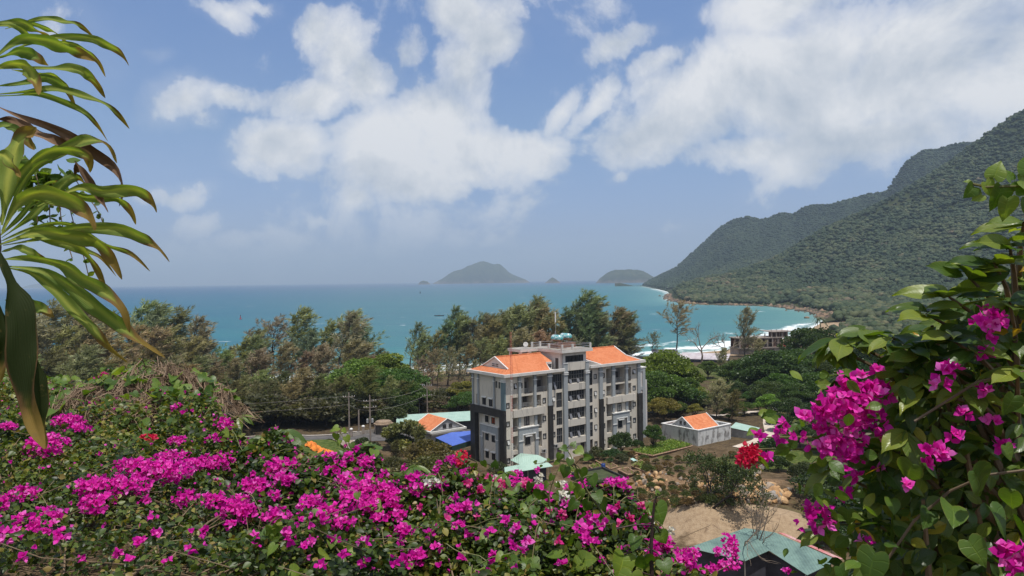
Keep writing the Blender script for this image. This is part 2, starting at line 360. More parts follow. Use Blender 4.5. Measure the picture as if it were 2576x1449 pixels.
def ground():
    xs = np.concatenate([np.linspace(-420, -66, 90, endpoint=False), np.linspace(-66, 90, 210, endpoint=False), np.linspace(90, 560, 120)])
    ys = np.concatenate([np.linspace(-40, 10, 40, endpoint=False), np.linspace(10, 190, 230, endpoint=False), np.linspace(190, 780, 150)])
    X, Y = np.meshgrid(xs, ys, indexing='xy'); Z = ground_z(X, Y); n, m = X.shape; idx = np.arange(n * m).reshape(n, m)
    Fq = np.stack([idx[:-1, :-1], idx[:-1, 1:], idx[1:, 1:], idx[1:, :-1]], -1).reshape(-1, 4)
    S = shore_sd(X, Y)
    sandy = np.exp(-(((X - 30) / 12) ** 2 + ((Y - 101) / 9) ** 2) ** 1.5) + 0 * X
    sandy += np.exp(-((S - 8) / 30) ** 4) * (S > -60) * (1 - .7 * sstep(Y, 560, 680))
    grass = sstep(-X / np.maximum(Y, 6), .17, .24) * (1 - sstep(Y, 141, 149)) * sstep(Y, 60, 90) + .55 * sstep(X, 48, 75) * sstep(Y, 135, 170) * (1 - sstep(Y, 300, 340))
    grass = np.maximum(grass, .62 * np.exp(-(((X - 45) / 16) ** 2 + ((Y - 138) / 9) ** 2)) + .4 * (fbm2(X, Y, 11, 3, 71) > .12) * (X > 12) * (Y < 150) * (Y > 108)) * (1 - np.clip(sandy, 0, 1))
    M, N = new_mat('bare_ground'); geo = N.n('ShaderNodeNewGeometry').outputs['Position']
    a = lambda q: N.n('ShaderNodeAttribute', attribute_name=q).outputs['Fac']
    n1 = N.noise(geo, .22, 8, .65); n2 = N.noise(geo, 1.4, 6, .65)
    dirt = N.ramp(n1, [(.3, (.06, .042, .027)), (.45, (.13, .09, .052)), (.6, (.21, .15, .095)), (.75, (.12, .11, .05))])
    dirt = N.mix(N.ss(n2, .35, .7), N.mix(1.0, dirt, (.6, .6, .55, 1), blend='MULTIPLY'), dirt)
    litter = N.ramp(n2, [(.3, (.035, .028, .018)), (.5, (.085, .06, .036)), (.7, (.13, .10, .05))])
    far = N.ss(N.m('ADD', N.n('ShaderNodeSeparateXYZ').outputs[1], 0), 0, 1)
    sep = N.n('ShaderNodeSeparateXYZ'); N.put(sep.inputs[0], geo)
    wood = N.ss(N.m('MULTIPLY_ADD', n1, 40, sep.outputs[1]), 163, 180)
    col = N.mix(wood, dirt, litter)
    gr = N.ramp(n2, [(.3, (.03, .05, .012)), (.5, (.075, .105, .022)), (.7, (.15, .15, .045))])
    col = N.mix(N.ss(N.m('ADD', a('grass'), N.m('MULTIPLY_ADD', n1, 1.0, -.55)), .25, .6), col, gr)
    sand = N.ramp(n2, [(.3, (.25, .175, .11)), (.5, (.34, .245, .155)), (.75, (.40, .30, .20))])
    sand = N.mix(N.ss(N.noise(geo, .35, 6, .7, .6), .56, .68), sand, (.17, .115, .075, 1))
    col = N.mix(N.ss(N.m('ADD', a('sandy'), N.m('MULTIPLY_ADD', n1, .8, -.45)), .3, .55), col, sand)
    rub = N.ramp(N.noise(geo, 2.2, 7, .7), [(.3, (.06, .04, .025)), (.45, (.17, .105, .058)), (.6, (.27, .175, .10)), (.75, (.33, .25, .17))])
    col = N.mix(N.ss(N.m('ADD', a('rubble'), N.m('MULTIPLY_ADD', n1, 1.0, -.5)), .3, .6), col, rub)
    finish(N, princ(N, col, .95, .1, bump=N.m('ADD', n2, N.noise(geo, 6, 4)), bdist=.25, bstr=.6))
    o = np_mesh('ground', np.stack([X, Y, Z], -1).reshape(-1, 3), Fq, M, attrs={'rubble': np.exp(-(((X - 30) / 15) ** 2 + ((Y - 121) / 10) ** 2) ** 1.5).ravel(), 'sandy': sandy.ravel(), 'grass': grass.ravel()}, smooth=True)
    return tag(o, kind='structure')
ground()

def hillmat(name, cs, sc=.05, bd=3.0, rock=0.0):
    m, N = new_mat(name); geo = N.n('ShaderNodeNewGeometry').outputs['Position']
    f = N.noise(geo, sc, 8, .7); v = N.n('ShaderNodeTexVoronoi'); N.put(v.inputs[0], geo); v.inputs['Scale'].default_value = .11
    g = N.noise(geo, .0045, 5, .6)
    col = N.ramp(N.m('MULTIPLY_ADD', g, .5, N.m('MULTIPLY', f, .5)), cs)
    if rock:
        sp = N.n('ShaderNodeSeparateXYZ'); N.put(sp.inputs[0], N.n('ShaderNodeNewGeometry').outputs['Normal'])
        col = N.mix(N.m('MULTIPLY', N.ss(sp.outputs[2], .62, .45), N.ss(f, .42, .6)), col, (.17, .14, .12, 1))
    finish(N, princ(N, col, .95, .05, bump=N.m('MULTIPLY_ADD', v.outputs[0], -.6, f), bdist=bd, bstr=.9)); return m
CREST = np.array([(250,0),(300,3),(330,14),(478,54),(558,79),(610,110),(668,144),(730,172),(794,202),(850,235),(925,278),(1044,366),(1200,440),(1500,540)], float)
YFR = np.array([(250,1160),(300,1110),(340,1056),(366,1000),(374,900),(400,740),(450,650),(600,600),(1500,560)], float)
def near_hill_z(x, y):
    zc = np.interp(x, CREST[:, 0], CREST[:, 1]); yf = np.interp(x, YFR[:, 0], YFR[:, 1]); yc = 1500 + 25 * fbm2(x, x * 0, 120, 3, 5)
    t = np.clip((y - yf) / (yc - yf), 0, 1); b = np.clip((y - yc) / 520, 0, 1)
    h = zc * (.35 * t + .65 * t ** 1.5) * (1 - .85 * b * b * (3 - 2 * b))
    h = h * (1 + .30 * fbm2(x + .35 * y, y * .22, 150, 4, 8) * (1 - t ** 3)) + 3 * fbm2(x, y, 60, 3, 9) * np.clip(h / 30, 0, 1)
    sd_ = shore_sd(x, y)
    return np.where(sd_ > 0, np.minimum(np.maximum(h, 1.2 + np.minimum(sd_ * .05, 5)), .8 + sd_ * .75), sd_ * .3)
def near_hill():
    xs = np.linspace(250, 1500, 200); ys = np.linspace(640, 2100, 200)
    X, Y = np.meshgrid(xs, ys); Z = near_hill_z(X, Y); n, m = X.shape; idx = np.arange(n * m).reshape(n, m)
    Fq = np.stack([idx[:-1, :-1], idx[:-1, 1:], idx[1:, 1:], idx[1:, :-1]], -1).reshape(-1, 4)
    Fq = Fq[Z.ravel()[Fq].max(1) > -6]
    o = np_mesh('hill', np.stack([X, Y, Z], -1).reshape(-1, 3), Fq, hillmat('hill_soil', [(.3, (.02, .03, .012)), (.5, (.04, .05, .02)), (.7, (.075, .06, .035))]), smooth=True)
    return tag(o, kind='structure')
near_hill()
def shore_rocks():
    r = np.random.default_rng(64); seg = [(300, 700), (340, 800), (354, 880), (366, 960), (371, 1012), (341, 1060), (300, 1114), (283, 1157), (291, 1300), (317, 1450), (345, 1600), (400, 1850)]; V, Fq, o = [], [], 0
    bm = bmesh.new(); bmesh.ops.create_icosphere(bm, subdivisions=1, radius=1); tv = np.array([v.co for v in bm.verts]); tf = np.array([[v.index for v in f.verts] for f in bm.faces]); bm.free()
    for a, b in zip(seg[:-1], seg[1:]):
        a, b = np.array(a), np.array(b); n = int(np.linalg.norm(b - a) * 1.3); t = r.random(n)[:, None]; q = a + (b - a) * t + r.normal(size=(n, 2)) * np.array((7, 7)); s = 1.0 + 2.2 * r.random(n) ** 2.5; s[r.random(n) < .1] *= 1.6
        for p, k in zip(q, s): V.append(tv * (1 + .28 * r.normal(size=(len(tv), 1))) * k * np.array((1, 1, .7)) + np.array((p[0], p[1], .2 + .05 * k))); Fq.append(tf + o); o += len(tv)
    o_ = np_mesh('shore_rocks', np.concatenate(V), np.concatenate(Fq), flat('shore_stone', (.24, .16, .10), (.10, .075, .055), .05, .9, lo=.4, hi=.6)); tag(o_, 'jumble of brown rocks along the foot of the forested headland', 'rocks', kind='stuff')
shore_rocks()
R2 = [(1560,712),(1608,722),(1640,704),(1706,671),(1760,622),(1816,570),(1850,553),(1883,546),(1912,556),(1945,545),(1970,537),(1998,542),(2020,526),(2041,518),(2089,518),(2130,507),(2180,492),(2233,482),(2250,458),(2267,431),(2280,412),(2295,398),(2324,381),(2372,374),(2395,367),(2420,363),(2463,363),(2491,340),(2530,314),(2576,285),(2700,200),(3000,120)]
YC2 = np.array([(.14,4060),(.177,4120),(.226,3700),(.285,3300),(.32,3100),(.45,2700),(.7,2350),(1,2300)])
Y02 = np.array([(.14,4050),(.172,3980),(.177,3880),(.193,2920),(.212,2160),(.25,1960),(.4,1850),(1,1800)])
_ru = np.array([ray(px, py).x for px, py in R2]); _rv = np.array([ray(px, py).z for px, py in R2])
def ridge_uv(u, t):
    yc = np.interp(u, YC2[:, 0], YC2[:, 1]); y0 = np.interp(u, Y02[:, 0], Y02[:, 1])
    zc = np.maximum(41 + np.interp(u, _ru, _rv) * yc, 0)
    y = y0 + t * (yc - y0)
    tt = np.minimum(t, 1); back = np.clip((t - 1) / .9, 0, 1)
    h = zc * (.55 * tt + .45 * tt ** 2) * (1 - back * back * (3 - 2 * back))
    rav = fbm2(u * 2600, t * 260, 170, 5, 21)
    h = h * (1 + .20 * rav * np.clip(4 * tt * (1 - tt), 0, 1)) + (4 * fbm2(u * 3000, t * 900, 35, 3, 23)) * np.clip(zc / 80, 0, 1)
    return u * y, y, np.where(t <= 0, -2, h)
def ridge():
    uu = np.linspace(.14, .95, 520); tt = np.concatenate([np.linspace(0, 1.05, 90), np.linspace(1.1, 1.9, 18)])
    U, T = np.meshgrid(uu, tt); X, Y, Z = ridge_uv(U, T); n, m = X.shape; idx = np.arange(n * m).reshape(n, m)
    Fq = np.stack([idx[:-1, :-1], idx[:-1, 1:], idx[1:, 1:], idx[1:, :-1]], -1).reshape(-1, 4)
    o = np_mesh('mountain_ridge', np.stack([X, Y, Z], -1).reshape(-1, 3), Fq, hillmat('ridge_soil', [(.3, (.018, .026, .012)), (.5, (.035, .045, .02)), (.66, (.06, .065, .03)), (.8, (.09, .08, .05))], .03, 7.0, 1.0), smooth=True)
    return tag(o, kind='structure')
ridge()

def island(name, pts, Y, depth, seed, rocky=.2):
    p = [at(x, y, Y) for x, y in pts]; xs = np.array([q.x for q in p]); zs = np.array([max(q.z, 0) for q in p]); zs[0] = zs[-1] = 0
    U = np.linspace(xs[0], xs[-1], 120); V = np.linspace(-1, 1, 40); X, B = np.meshgrid(U, V)
    c = .5 * (xs[0] + xs[-1]); hw = .5 * (xs[-1] - xs[0]); wid = np.sqrt(np.clip(1 - ((U - c) / hw) ** 2, .0, 1)) * .9 + .1
    z = np.interp(X, xs, zs) * (1 - np.abs(B) ** 1.7) ** .8
    yy = Y + (B + .25 * np.sin(3 * B)) * depth * wid[None] 
    z = z * (1 + .13 * fbm2(X, yy, hw * .22, 5, seed) * (np.abs(B) > .12)) - (np.abs(B) > .99) * 3 + .012 * hw * fbm2(X, yy, hw * .05, 3, seed + 1) * (z > 2)
    n, m = X.shape; idx = np.arange(n * m).reshape(n, m)
    Fq = np.stack([idx[:-1, :-1], idx[:-1, 1:], idx[1:, 1:], idx[1:, :-1]], -1).reshape(-1, 4)
    M, N = new_mat('island_' + name); geo = N.n('ShaderNodeNewGeometry').outputs['Position']; sp = N.n('ShaderNodeSeparateXYZ'); N.put(sp.inputs[0], geo)
    f = N.noise(geo, .02, 8, .7)
    g = N.ramp(f, [(.3, (.02, .03, .012)), (.5, (.045, .055, .022)), (.7, (.085, .085, .04))])
    rk = N.ss(N.m('MULTIPLY_ADD', f, -float(max(zs)) * .5, sp.outputs[2]), -float(max(zs)) * .25, float(max(zs)) * (rocky - .2), 1, 0)
    finish(N, princ(N, N.mix(rk, g, (.22, .17, .125, 1)), .95, .05, bump=f, bdist=14, bstr=.9))
    o = np_mesh(name, np.stack([X, yy, z], -1).reshape(-1, 3), Fq, M, smooth=True); return tag(o, kind='structure')
z8 = lambda L: [((1500 + x / 2.342) / 1.4907, (950 + y / 2.342) / 1.4907) for x, y in L]
island('island', z8([(288,264),(370,225),(450,170),(480,155),(540,142),(590,118),(640,98),(690,80),(740,72),(790,84),(820,97),(850,93),(880,97),(930,140),(955,165),(980,185),(1060,215),(1110,233),(1142,262)]), 11000, 330, 31, .08)
island('islet', z8([(158,264),(175,250),(205,240),(225,246),(240,247),(268,264)]), 9600, 30, 32, .6)
island('rock_islet', z8([(1270,264),(1300,240),(1320,222),(1340,211),(1360,222),(1385,240),(1412,263)]), 8700, 60, 33, .5)
island('island', z8([(1724,263),(1745,232),(1765,212),(1820,172),(1855,155),(1890,145),(1990,143),(2090,147),(2125,155),(2160,172),(2220,210),(2260,235),(2310,262)]), 7400, 230, 34, .25)
island('distant_island', [(52,721),(80,716),(105,713.5),(122,716),(134,720.5)], 17000, 150, 35, .1)

# ------------------------------------------------------------------ air: one closed box of thin haze round everything
hm = MB(); hm.box(-27500, 27500, -420, 27500, -9, 760)
m_, N_ = new_mat('thin_haze'); pv = N_.n('ShaderNodeVolumePrincipled'); pv.inputs['Color'].default_value = (.66, .83, 1.0, 1); pv.inputs["Density"].default_value = 9.2e-5
pv.inputs['Anisotropy'].default_value = 0.1
N_.t.links.new(pv.outputs[0], N_.n('ShaderNodeOutputMaterial').inputs['Volume'])
HZ = tag(hm.build('haze', m_), kind='stuff'); HZ.display_type = 'WIRE'
# ------------------------------------------------------------------ the apartment building
CREAM = flat('cream_wall', (.60, .575, .53), (.52, .50, .465), .35, .85, .15, bump=.15, bsc=3)
def stained(name, c, dirt, k=.5):
    m, N = new_mat(name); o = N.n('ShaderNodeTexCoord').outputs['Object']
    st = N.noise(N.vm('MULTIPLY', o, (1.6, 1.6, .22)), .9, 6, .62); b = N.noise(o, .25, 4)
    col = N.mix(N.m('MULTIPLY', N.ss(st, .5, .78), k), (*c, 1), (*dirt, 1)); col = N.mix(N.m('MULTIPLY', N.ss(b, .3, .7), .18), col, (*dirt, 1))
    finish(N, princ(N, col, .88, .15, bump=st, bdist=.02, bstr=.2)); return m
WALL = stained('painted_wall', (.65, .595, .505), (.34, .305, .26), .7); BAND = stained('parapet_wall', (.62, .575, .50), (.25, .235, .215), .9)
BLUEG = stained('blue_grey_paint', (.34, .365, .375), (.24, .25, .255)); TEAL = stained('dark_teal_paint', (.17, .235, .255), (.12, .16, .17))
BLACKT = flat('black_tile', (.026, .024, .024), (.042, .04, .039), 1.2, .45, .4); TRIM = flat('white_trim', (.74, .73, .70), (.66, .65, .62), 1.0, .7)
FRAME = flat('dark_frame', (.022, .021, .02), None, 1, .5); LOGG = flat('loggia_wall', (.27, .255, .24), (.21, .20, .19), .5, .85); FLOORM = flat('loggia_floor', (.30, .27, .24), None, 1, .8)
RAIL = flat('steel_rail', (.50, .50, .50), None, 1, .4, .5, .6); PINK = flat('cornice_paint', (.66, .625, .58), (.57, .54, .50), .6, .85)
CURT = flat('curtain', (.16, .14, .13), (.36, .33, .30), .9, .8); DARKIN = flat('dark_interior', (.03, .028, .03), (.055, .05, .05), .8, .8); ORANGEC = flat('orange_curtain', (.45, .09, .03), (.3, .06, .02), 2, .8)
def glassmat(name, c, rough=.12):
    m, N = new_mat(name); o = N.n('ShaderNodeTexCoord').outputs['Object']
    f = N.noise(N.vm('MULTIPLY', o, (1, 1, .4)), .9, 3)
    finish(N, princ(N, N.ramp(f, [(.35, tuple(q * .6 for q in c)), (.55, c), (.7, tuple(min(1, q * 1.9) for q in c))]), rough, .5)); return m
GLASS = glassmat('window_glass', (.045, .048, .055)); PANE = flat('frosted_pane', (.52, .51, .48), (.44, .43, .41), 2, .35, .4)
def tilemat(name, c1, c2, c3):
    m, N = new_mat(name); o = N.n('ShaderNodeTexCoord').outputs['Object']
    v = N.n('ShaderNodeTexVoronoi'); N.put(v.inputs[0], o); v.inputs['Scale'].default_value = 3.3
    sp = N.n('ShaderNodeSeparateColor'); N.put(sp.inputs[0], v.outputs['Color'])
    col = N.ramp(N.m('MULTIPLY_ADD', N.noise(o, .5, 5, .65), .7, N.m('MULTIPLY', sp.outputs[0], .3)), [(.3, c2), (.5, c1), (.7, c3)])
    finish(N, princ(N, col, .75, .2, bump=N.noise(o, 6, 3), bdist=.03, bstr=.3)); return m
TILE = tilemat('clay_roof_tile', (.60, .215, .095), (.53, .17, .07), (.64, .25, .12))

def tile_slope(mb, a, b, c, d, row=.36, lip=.045):
    """overlapping tile courses from the eave a-b up to the ridge d-c"""
    a, b, c, d = map(Vector, (a, b, c, d)); n = max(2, int(((d - a).length + (c - b).length) / 2 / row)); nr = (b - a).cross(d - a).normalized()
    if nr.z < 0: nr = -nr
    for i in range(n):
        t0, t1 = i / n, (i + 1) / n
        p, q, r_, s_ = a.lerp(d, t0) + nr * lip, b.lerp(c, t0) + nr * lip, b.lerp(c, t1), a.lerp(d, t1)
        mb.add([p, q, r_, s_], [(0, 1, 2, 3)])
        mb.add([p, q, q - nr * lip * 1.6, p - nr * lip * 1.6], [(0, 1, 2, 3)])
def roof_bar(mb, a, b, w=.11, up=.1): mb.tube([Vector(a) + Vector((0, 0, up)), Vector(b) + Vector((0, 0, up))], w, 6)

BLD = empty('apartment_building', (-1.4, 134.6, 6.0), math.atan2(.602, .798), 'five storey cream and grey apartment building with orange tiled roofs and black corner frame', 'apartment building')
def bpart(name, mb, m, parent=None, label=None, smooth=False):
    o = mb.build(name, m, parent or BLD, smooth); 
    if label: o['label'] = label
    return o
def wall_holes(mb, L, H, holes, depth, plane):
    """front sheet of a wall 0..L x 0..H with holes; plane(s, h, d) -> point; reveals depth deep"""
    ss_ = sorted({L[0], L[1]} | {q for h in holes for q in h[:2]}); hs = sorted({H[0], H[1]} | {q for h in holes for q in h[2:4]})
    ss_ = [q for q in ss_ if L[0] <= q <= L[1]]; hs = [q for q in hs if H[0] <= q <= H[1]]
    for j in range(len(hs) - 1):
        run = None
        for i in range(len(ss_) - 1):
            cs, ch = (ss_[i] + ss_[i + 1]) / 2, (hs[j] + hs[j + 1]) / 2
            solid = not any(h[0] < cs < h[1] and h[2] < ch < h[3] for h in holes)
            if solid: run = run if run is not None else ss_[i]
            if run is not None and (not solid or i == len(ss_) - 2):
                e = ss_[i] if not solid else ss_[i + 1]
                mb.quad(plane(run, hs[j], 0), plane(e, hs[j], 0), plane(e, hs[j + 1], 0), plane(run, hs[j + 1], 0)); run = None
    for h in holes:
        s0, s1, h0, h1 = h[:4]; dp = h[4] if len(h) > 4 else depth
        P = lambda s, z, d: plane(s, z, d)
        mb.quad(P(s0, h0, 0), P(s0, h1, 0), P(s0, h1, dp), P(s0, h0, dp)); mb.quad(P(s1, h0, 0), P(s1, h1, 0), P(s1, h1, dp), P(s1, h0, dp))
        mb.quad(P(s0, h1, 0), P(s1, h1, 0), P(s1, h1, dp), P(s0, h1, dp)); mb.quad(P(s0, h0, 0), P(s1, h0, 0), P(s1, h0, dp), P(s0, h0, dp))
fr = lambda s, h, d: (s, d, h)                 # front: along +x, facing -y
sd2 = lambda t, h, d: (d, t, h)                # side: along +y, facing -x
LEN, DEP = 35.6, 10.7
RO = [1.3, 4.65, 8.05, 11.45, 14.88]            # sills of the small windows, by floor
small = [(.1, .8, r, r + .95) for r in RO[:4]] + [(1.9, 2.55, RO[4], RO[4] + .95), (3.32, 3.85, RO[4], RO[4] + .9)]
small += [(8.72, 9.48, r, r + .97) for r in RO[1:4]] + [(11.0, 11.75, r, r + .95) for r in RO[1:4]]
small += [(22.1, 22.85, r, r + .93) for r in RO] + [(24.4, 25.1, r, r + .9) for r in RO] + [(33.25, 34.1, r, r + .95) for r in RO]
LOG = [(4.32, 6.4, 13.65, 16.75), (6.98, 9.88, 13.65, 16.75), (1.45, 2.75, 11.0, 13.25), (3.38, 6.38, 11.0, 13.3), (7.02, 8.36, 11.05, 13.2),
       (1.5, 2.68, 6.85, 9.55), (7.38, 8.42, 6.78, 9.58), (1.5, 2.68, 3.4, 6.1), (7.38, 8.45, 3.3, 6.25), (1.5, 2.68, .1, 2.7),
       (25.56, 26.94, 13.55, 16.6), (27.82, 30.86, 13.5, 16.6), (31.56, 32.8, 13.55, 16.4), (25.56, 26.94, 10.95, 13.1), (27.82, 30.86, 10.9, 13.2), (31.56, 32.8, 10.95, 13.1),
       (25.6, 27.05, 6.8, 9.4), (31.95, 32.85, 6.9, 9.4), (25.6, 27.05, 3.4, 6.1), (31.95, 32.85, 3.4, 6.1), (25.7, 27.0, .1, 2.6)]
GLZ = [(10.85, 13.62, 13.72, 16.75, 5, 2), (12.12, 13.6, 10.2, 13.1, 3, 2), (12.12, 13.6, 6.75, 9.6, 3, 2), (12.12, 13.6, 3.35, 6.2, 3, 2),
       (14.75, 19.45, 14.6, 17.1, 7, 3), (14.75, 19.45, 11.15, 13.15, 7, 2), (14.75, 19.45, 7.6, 9.7, 7, 2), (14.75, 19.45, 4.0, 6.1, 7, 2),
       (20.48, 21.68, 13.72, 16.7, 2, 2), (20.48, 21.68, 10.2, 13.1, 2, 2), (20.48, 21.68, 6.78, 9.65, 2, 2), (20.48, 21.68, 3.35, 6.3, 2, 2)]
DOORS = [(18.3, 19.45, .05, 2.6), (20.5, 21.65, .05, 2.8), (29.2, 30.8, .05, 2.5), (12.2, 13.5, .05, 2.4)]
BIG = [(4.25, 5.42, 7.8, 9.5), (28.68, 29.8, 7.52, 9.18)]
holes = [(*h, .12) for h in small] + [(*h, 1.4) for h in LOG] + [(*h[:4], .22) for h in GLZ] + [(*h, .3) for h in DOORS] + [(*h, .14) for h in BIG]
mb = MB()
wall_holes(mb, (0, LEN), (-.4, 17.2), holes, .2, fr)
swin = [(6.4, 7.5, 11.35, 12.66), (4.24, 5.32, 11.3, 12.6), (6.35, 7.4, 7.95, 9.2), (4.24, 5.3, 7.9, 9.15), (6.35, 7.4, 4.5, 5.8), (4.24, 5.3, 4.45, 5.75), (6.35, 7.4, 1.1, 2.4), (4.24, 5.3, 1.05, 2.35)]
ssm = [(2.65, 3.05, 15.05, 16.15), (1.75, 2.12, 15.0, 16.1)]
sl = [(9.0, 9.62, 11.3, 13.1)]
wall_holes(mb, (0, DEP), (9.6, 17.2), [(*h, .12) for h in swin + ssm if h[2] > 9.6] + [(*h, 1.0) for h in sl], .2, sd2)
wall_holes(mb, (1.6, 9.6), (-.4, 9.6), [(*h, .12) for h in swin if h[2] < 9.6], .2, lambda t, h, d: (d + .5, t, h))
mb.quad((0, 1.6, -.4), (.5, 1.6, -.4), (.5, 1.6, 9.6), (0, 1.6, 9.6)); mb.quad((0, 1.6, 9.6), (.5, 1.6, 9.6), (.5, 9.6, 9.6), (0, 9.6, 9.6))
mb.quad((LEN, 0, -.4), (LEN, DEP, -.4), (LEN, DEP, 17.2), (LEN, 0, 17.2)); mb.quad((0, DEP, -.4), (LEN, DEP, -.4), (LEN, DEP, 17.2), (0, DEP, 17.2))
mb.quad((0, 0, 17.2), (LEN, 0, 17.2), (LEN, DEP, 17.2), (0, DEP, 17.2)); mb.quad((0, 0, -.4), (LEN, 0, -.4), (LEN, DEP, -.4), (0, DEP, -.4))
bpart('wall', mb, WALL)
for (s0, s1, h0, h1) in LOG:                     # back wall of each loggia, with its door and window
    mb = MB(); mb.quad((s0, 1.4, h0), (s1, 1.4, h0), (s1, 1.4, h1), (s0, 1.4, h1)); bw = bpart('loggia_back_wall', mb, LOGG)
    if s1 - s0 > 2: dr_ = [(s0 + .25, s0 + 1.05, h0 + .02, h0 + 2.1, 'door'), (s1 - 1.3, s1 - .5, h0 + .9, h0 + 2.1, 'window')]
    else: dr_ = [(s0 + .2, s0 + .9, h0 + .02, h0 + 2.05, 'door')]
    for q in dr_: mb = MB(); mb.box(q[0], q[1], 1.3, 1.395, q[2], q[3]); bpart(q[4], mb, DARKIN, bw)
for k, (s0, s1, h0, h1) in enumerate(LOG):      # railings
    if h0 < 3: continue
    r = MB(); e = [(.5, .03), (.75, .022), (1.0, .03)]
    for (z, w) in e: r.box(s0 + .002, s1 - .002, .06, .06 + 2 * w, h0 + z - w, h0 + z + w)
    n = max(2, int((s1 - s0) / .7))
    for i in range(n + 1): x = s0 + .03 + (s1 - s0 - .06) * i / n; r.box(x - .018, x + .018, .07, .105, h0 + .003, h0 + 1.0)
    bpart('railing', r, RAIL)
def win(plane, s0, s1, h0, h1, depth, kind='pane', fw=.1, bars=(), tilt=0.0, gm=None):
    f = MB(); B = lambda a, b, c, d, y0, y1: f.add([plane(s, h, y) for y in (y0, y1) for h in (c, d) for s in (a, b)], [(0, 1, 3, 2), (4, 6, 7, 5), (0, 4, 5, 1), (1, 5, 7, 3), (3, 7, 6, 2), (2, 6, 4, 0)])
    y0, y1 = -.03, depth - .03
    B(s0 - .04, s0 + fw, h0 - .04, h1 + .04, y0, y1); B(s1 - fw, s1 + .04, h0 - .04, h1 + .04, y0, y1); B(s0 + fw, s1 - fw, h0 - .04, h0 + fw, y0, y1); B(s0 + fw, s1 - fw, h1 - fw, h1 + .04, y0, y1)
    for b in bars:
        if b[0] == 'v': x = s0 + (s1 - s0) * b[1]; B(x - .03, x + .03, h0 + fw, h1 - fw, y0 + .02, y1)
        else: z = h0 + (h1 - h0) * b[1]; B(s0 + fw, s1 - fw, z - .03, z + .03, y0 + .015, y1)
    o = bpart('window', f, FRAME)
    p = MB(); q = depth - .035
    if tilt:
        bk = MB(); bk.quad(plane(s0, h0, q), plane(s1, h0, q), plane(s1, h1, q), plane(s0, h1, q)); bpart('opening', bk, DARKIN, o)
        a, b_ = h1 - fw, h0 + fw; o_ = -math.sin(tilt) * (a - b_); zz = a - math.cos(tilt) * (a - b_)
        pts = [plane(s0 + fw, a, -.035), plane(s1 - fw, a, -.035), plane(s1 - fw, zz, o_ - .035), plane(s0 + fw, zz, o_ - .035)]
        nrm = (Vector(pts[1]) - Vector(pts[0])).cross(Vector(pts[3]) - Vector(pts[0])).normalized() * .04
        p.prism(pts, nrm)
    else: p.quad(plane(s0, h0, q), plane(s1, h0, q), plane(s1, h1, q), plane(s0, h1, q))
    bpart('pane', p, gm or (PANE if kind == 'pane' else GLASS), o); return o
TILTS = {(1.9, 14.88): .35, (11.0, 11.45): .4, (.1, 4.65): .3, (22.1, 8.05): .4, (22.1, 11.45): .22, (22.1, 4.65): .15, (24.4, 11.45): .2, (24.4, 1.3): .22, (33.25, 14.88): .4}
for h in small: win(fr, *h, .12, tilt=TILTS.get((h[0], h[2]), 0.0))
for h in BIG: win(fr, *h, .14, 'glass', .07, [('v', .5)] + ([('h', .68)] if h[0] > 20 else []), gm=CURT if h[0] < 20 else PANE)
for k, h in enumerate(swin):
    off = .5 if h[2] < 9.6 else 0
    pl_ = (lambda t, z, d, off=off: (d + off, t, z)); win(pl_, *h, .12, 'glass', .08, [('v', .5)], gm=ORANGEC if k == 3 else None)
    a = MB(); x = off; a.prism([(x + .003, h[0] - .2, h[3] + .12), (x + .003, h[1] + .2, h[3] + .12), (x + .003, h[1] + .2, h[3] + .3), (x + .003, h[0] - .2, h[3] + .3)], (-.3, 0, -.06))
    bpart('window_canopy', a, TRIM)
for h in ssm: win(sd2, *h, .12, fw=.07)
for (s0, s1, h0, h1, nx, nz) in GLZ:            # the glazed strips, each with its bars and open sashes
    f = MB(); y0, y1 = .05, .15
    for i in range(nx + 1): x = s0 + (s1 - s0) * i / nx; w = .045 if i in (0, nx) else .028; f.box(max(s0, x - w), min(s1, x + w), y0, y1, h0 + .003, h1 - .003)
    for j in range(nz + 1): z = h0 + (h1 - h0) * j / nz; w = .05 if j in (0, nz) else .03; f.box(s0 + .003, s1 - .003, y0 + .012, y1 - .012, max(h0, z - w), min(h1, z + w))
    o = bpart('stair_glazing', f, flat('grey_bar', (.20, .195, .19), None, 1, .5))
    p = MB(); p.quad((s0, .19, h0), (s1, .19, h0), (s1, .19, h1), (s0, .19, h1)); bpart('pane', p, GLASS, o)
    opn = [1, 4] if nx == 7 else ([1] if nx == 5 else [])
    for i in opn:
        a, b_ = s0 + (s1 - s0) * i / nx + .03, s0 + (s1 - s0) * (i + 1) / nx - .03; zt = h0 + (h1 - h0) / nz - .05; ln = (h1 - h0) / nz - .1; an = .35 + .1 * (i == 4)
        s_ = MB(); s_.prism([(a, .03, zt), (b_, .03, zt), (b_, .03 - math.sin(an) * ln, zt - math.cos(an) * ln), (a, .03 - math.sin(an) * ln, zt - math.cos(an) * ln)], (0, -.03, .012)); bpart('open_sash', s_, flat('sash_glass', (.17, .17, .18), (.11, .11, .12), 1.5, .2, .5), o)
for (s0, s1, h0, h1) in DOORS:
    d_ = MB(); d_.box(s0, s1, .2, .28, h0, h1); dd = bpart('door', d_, flat('brown_door', (.085, .065, .055), (.06, .05, .045), 2, .5)); k_ = MB(); k_.box(s0 + .1, s0 + .16, .15, .199, h0 + 1.0, h0 + 1.15); bpart('handle', k_, RAIL, dd)
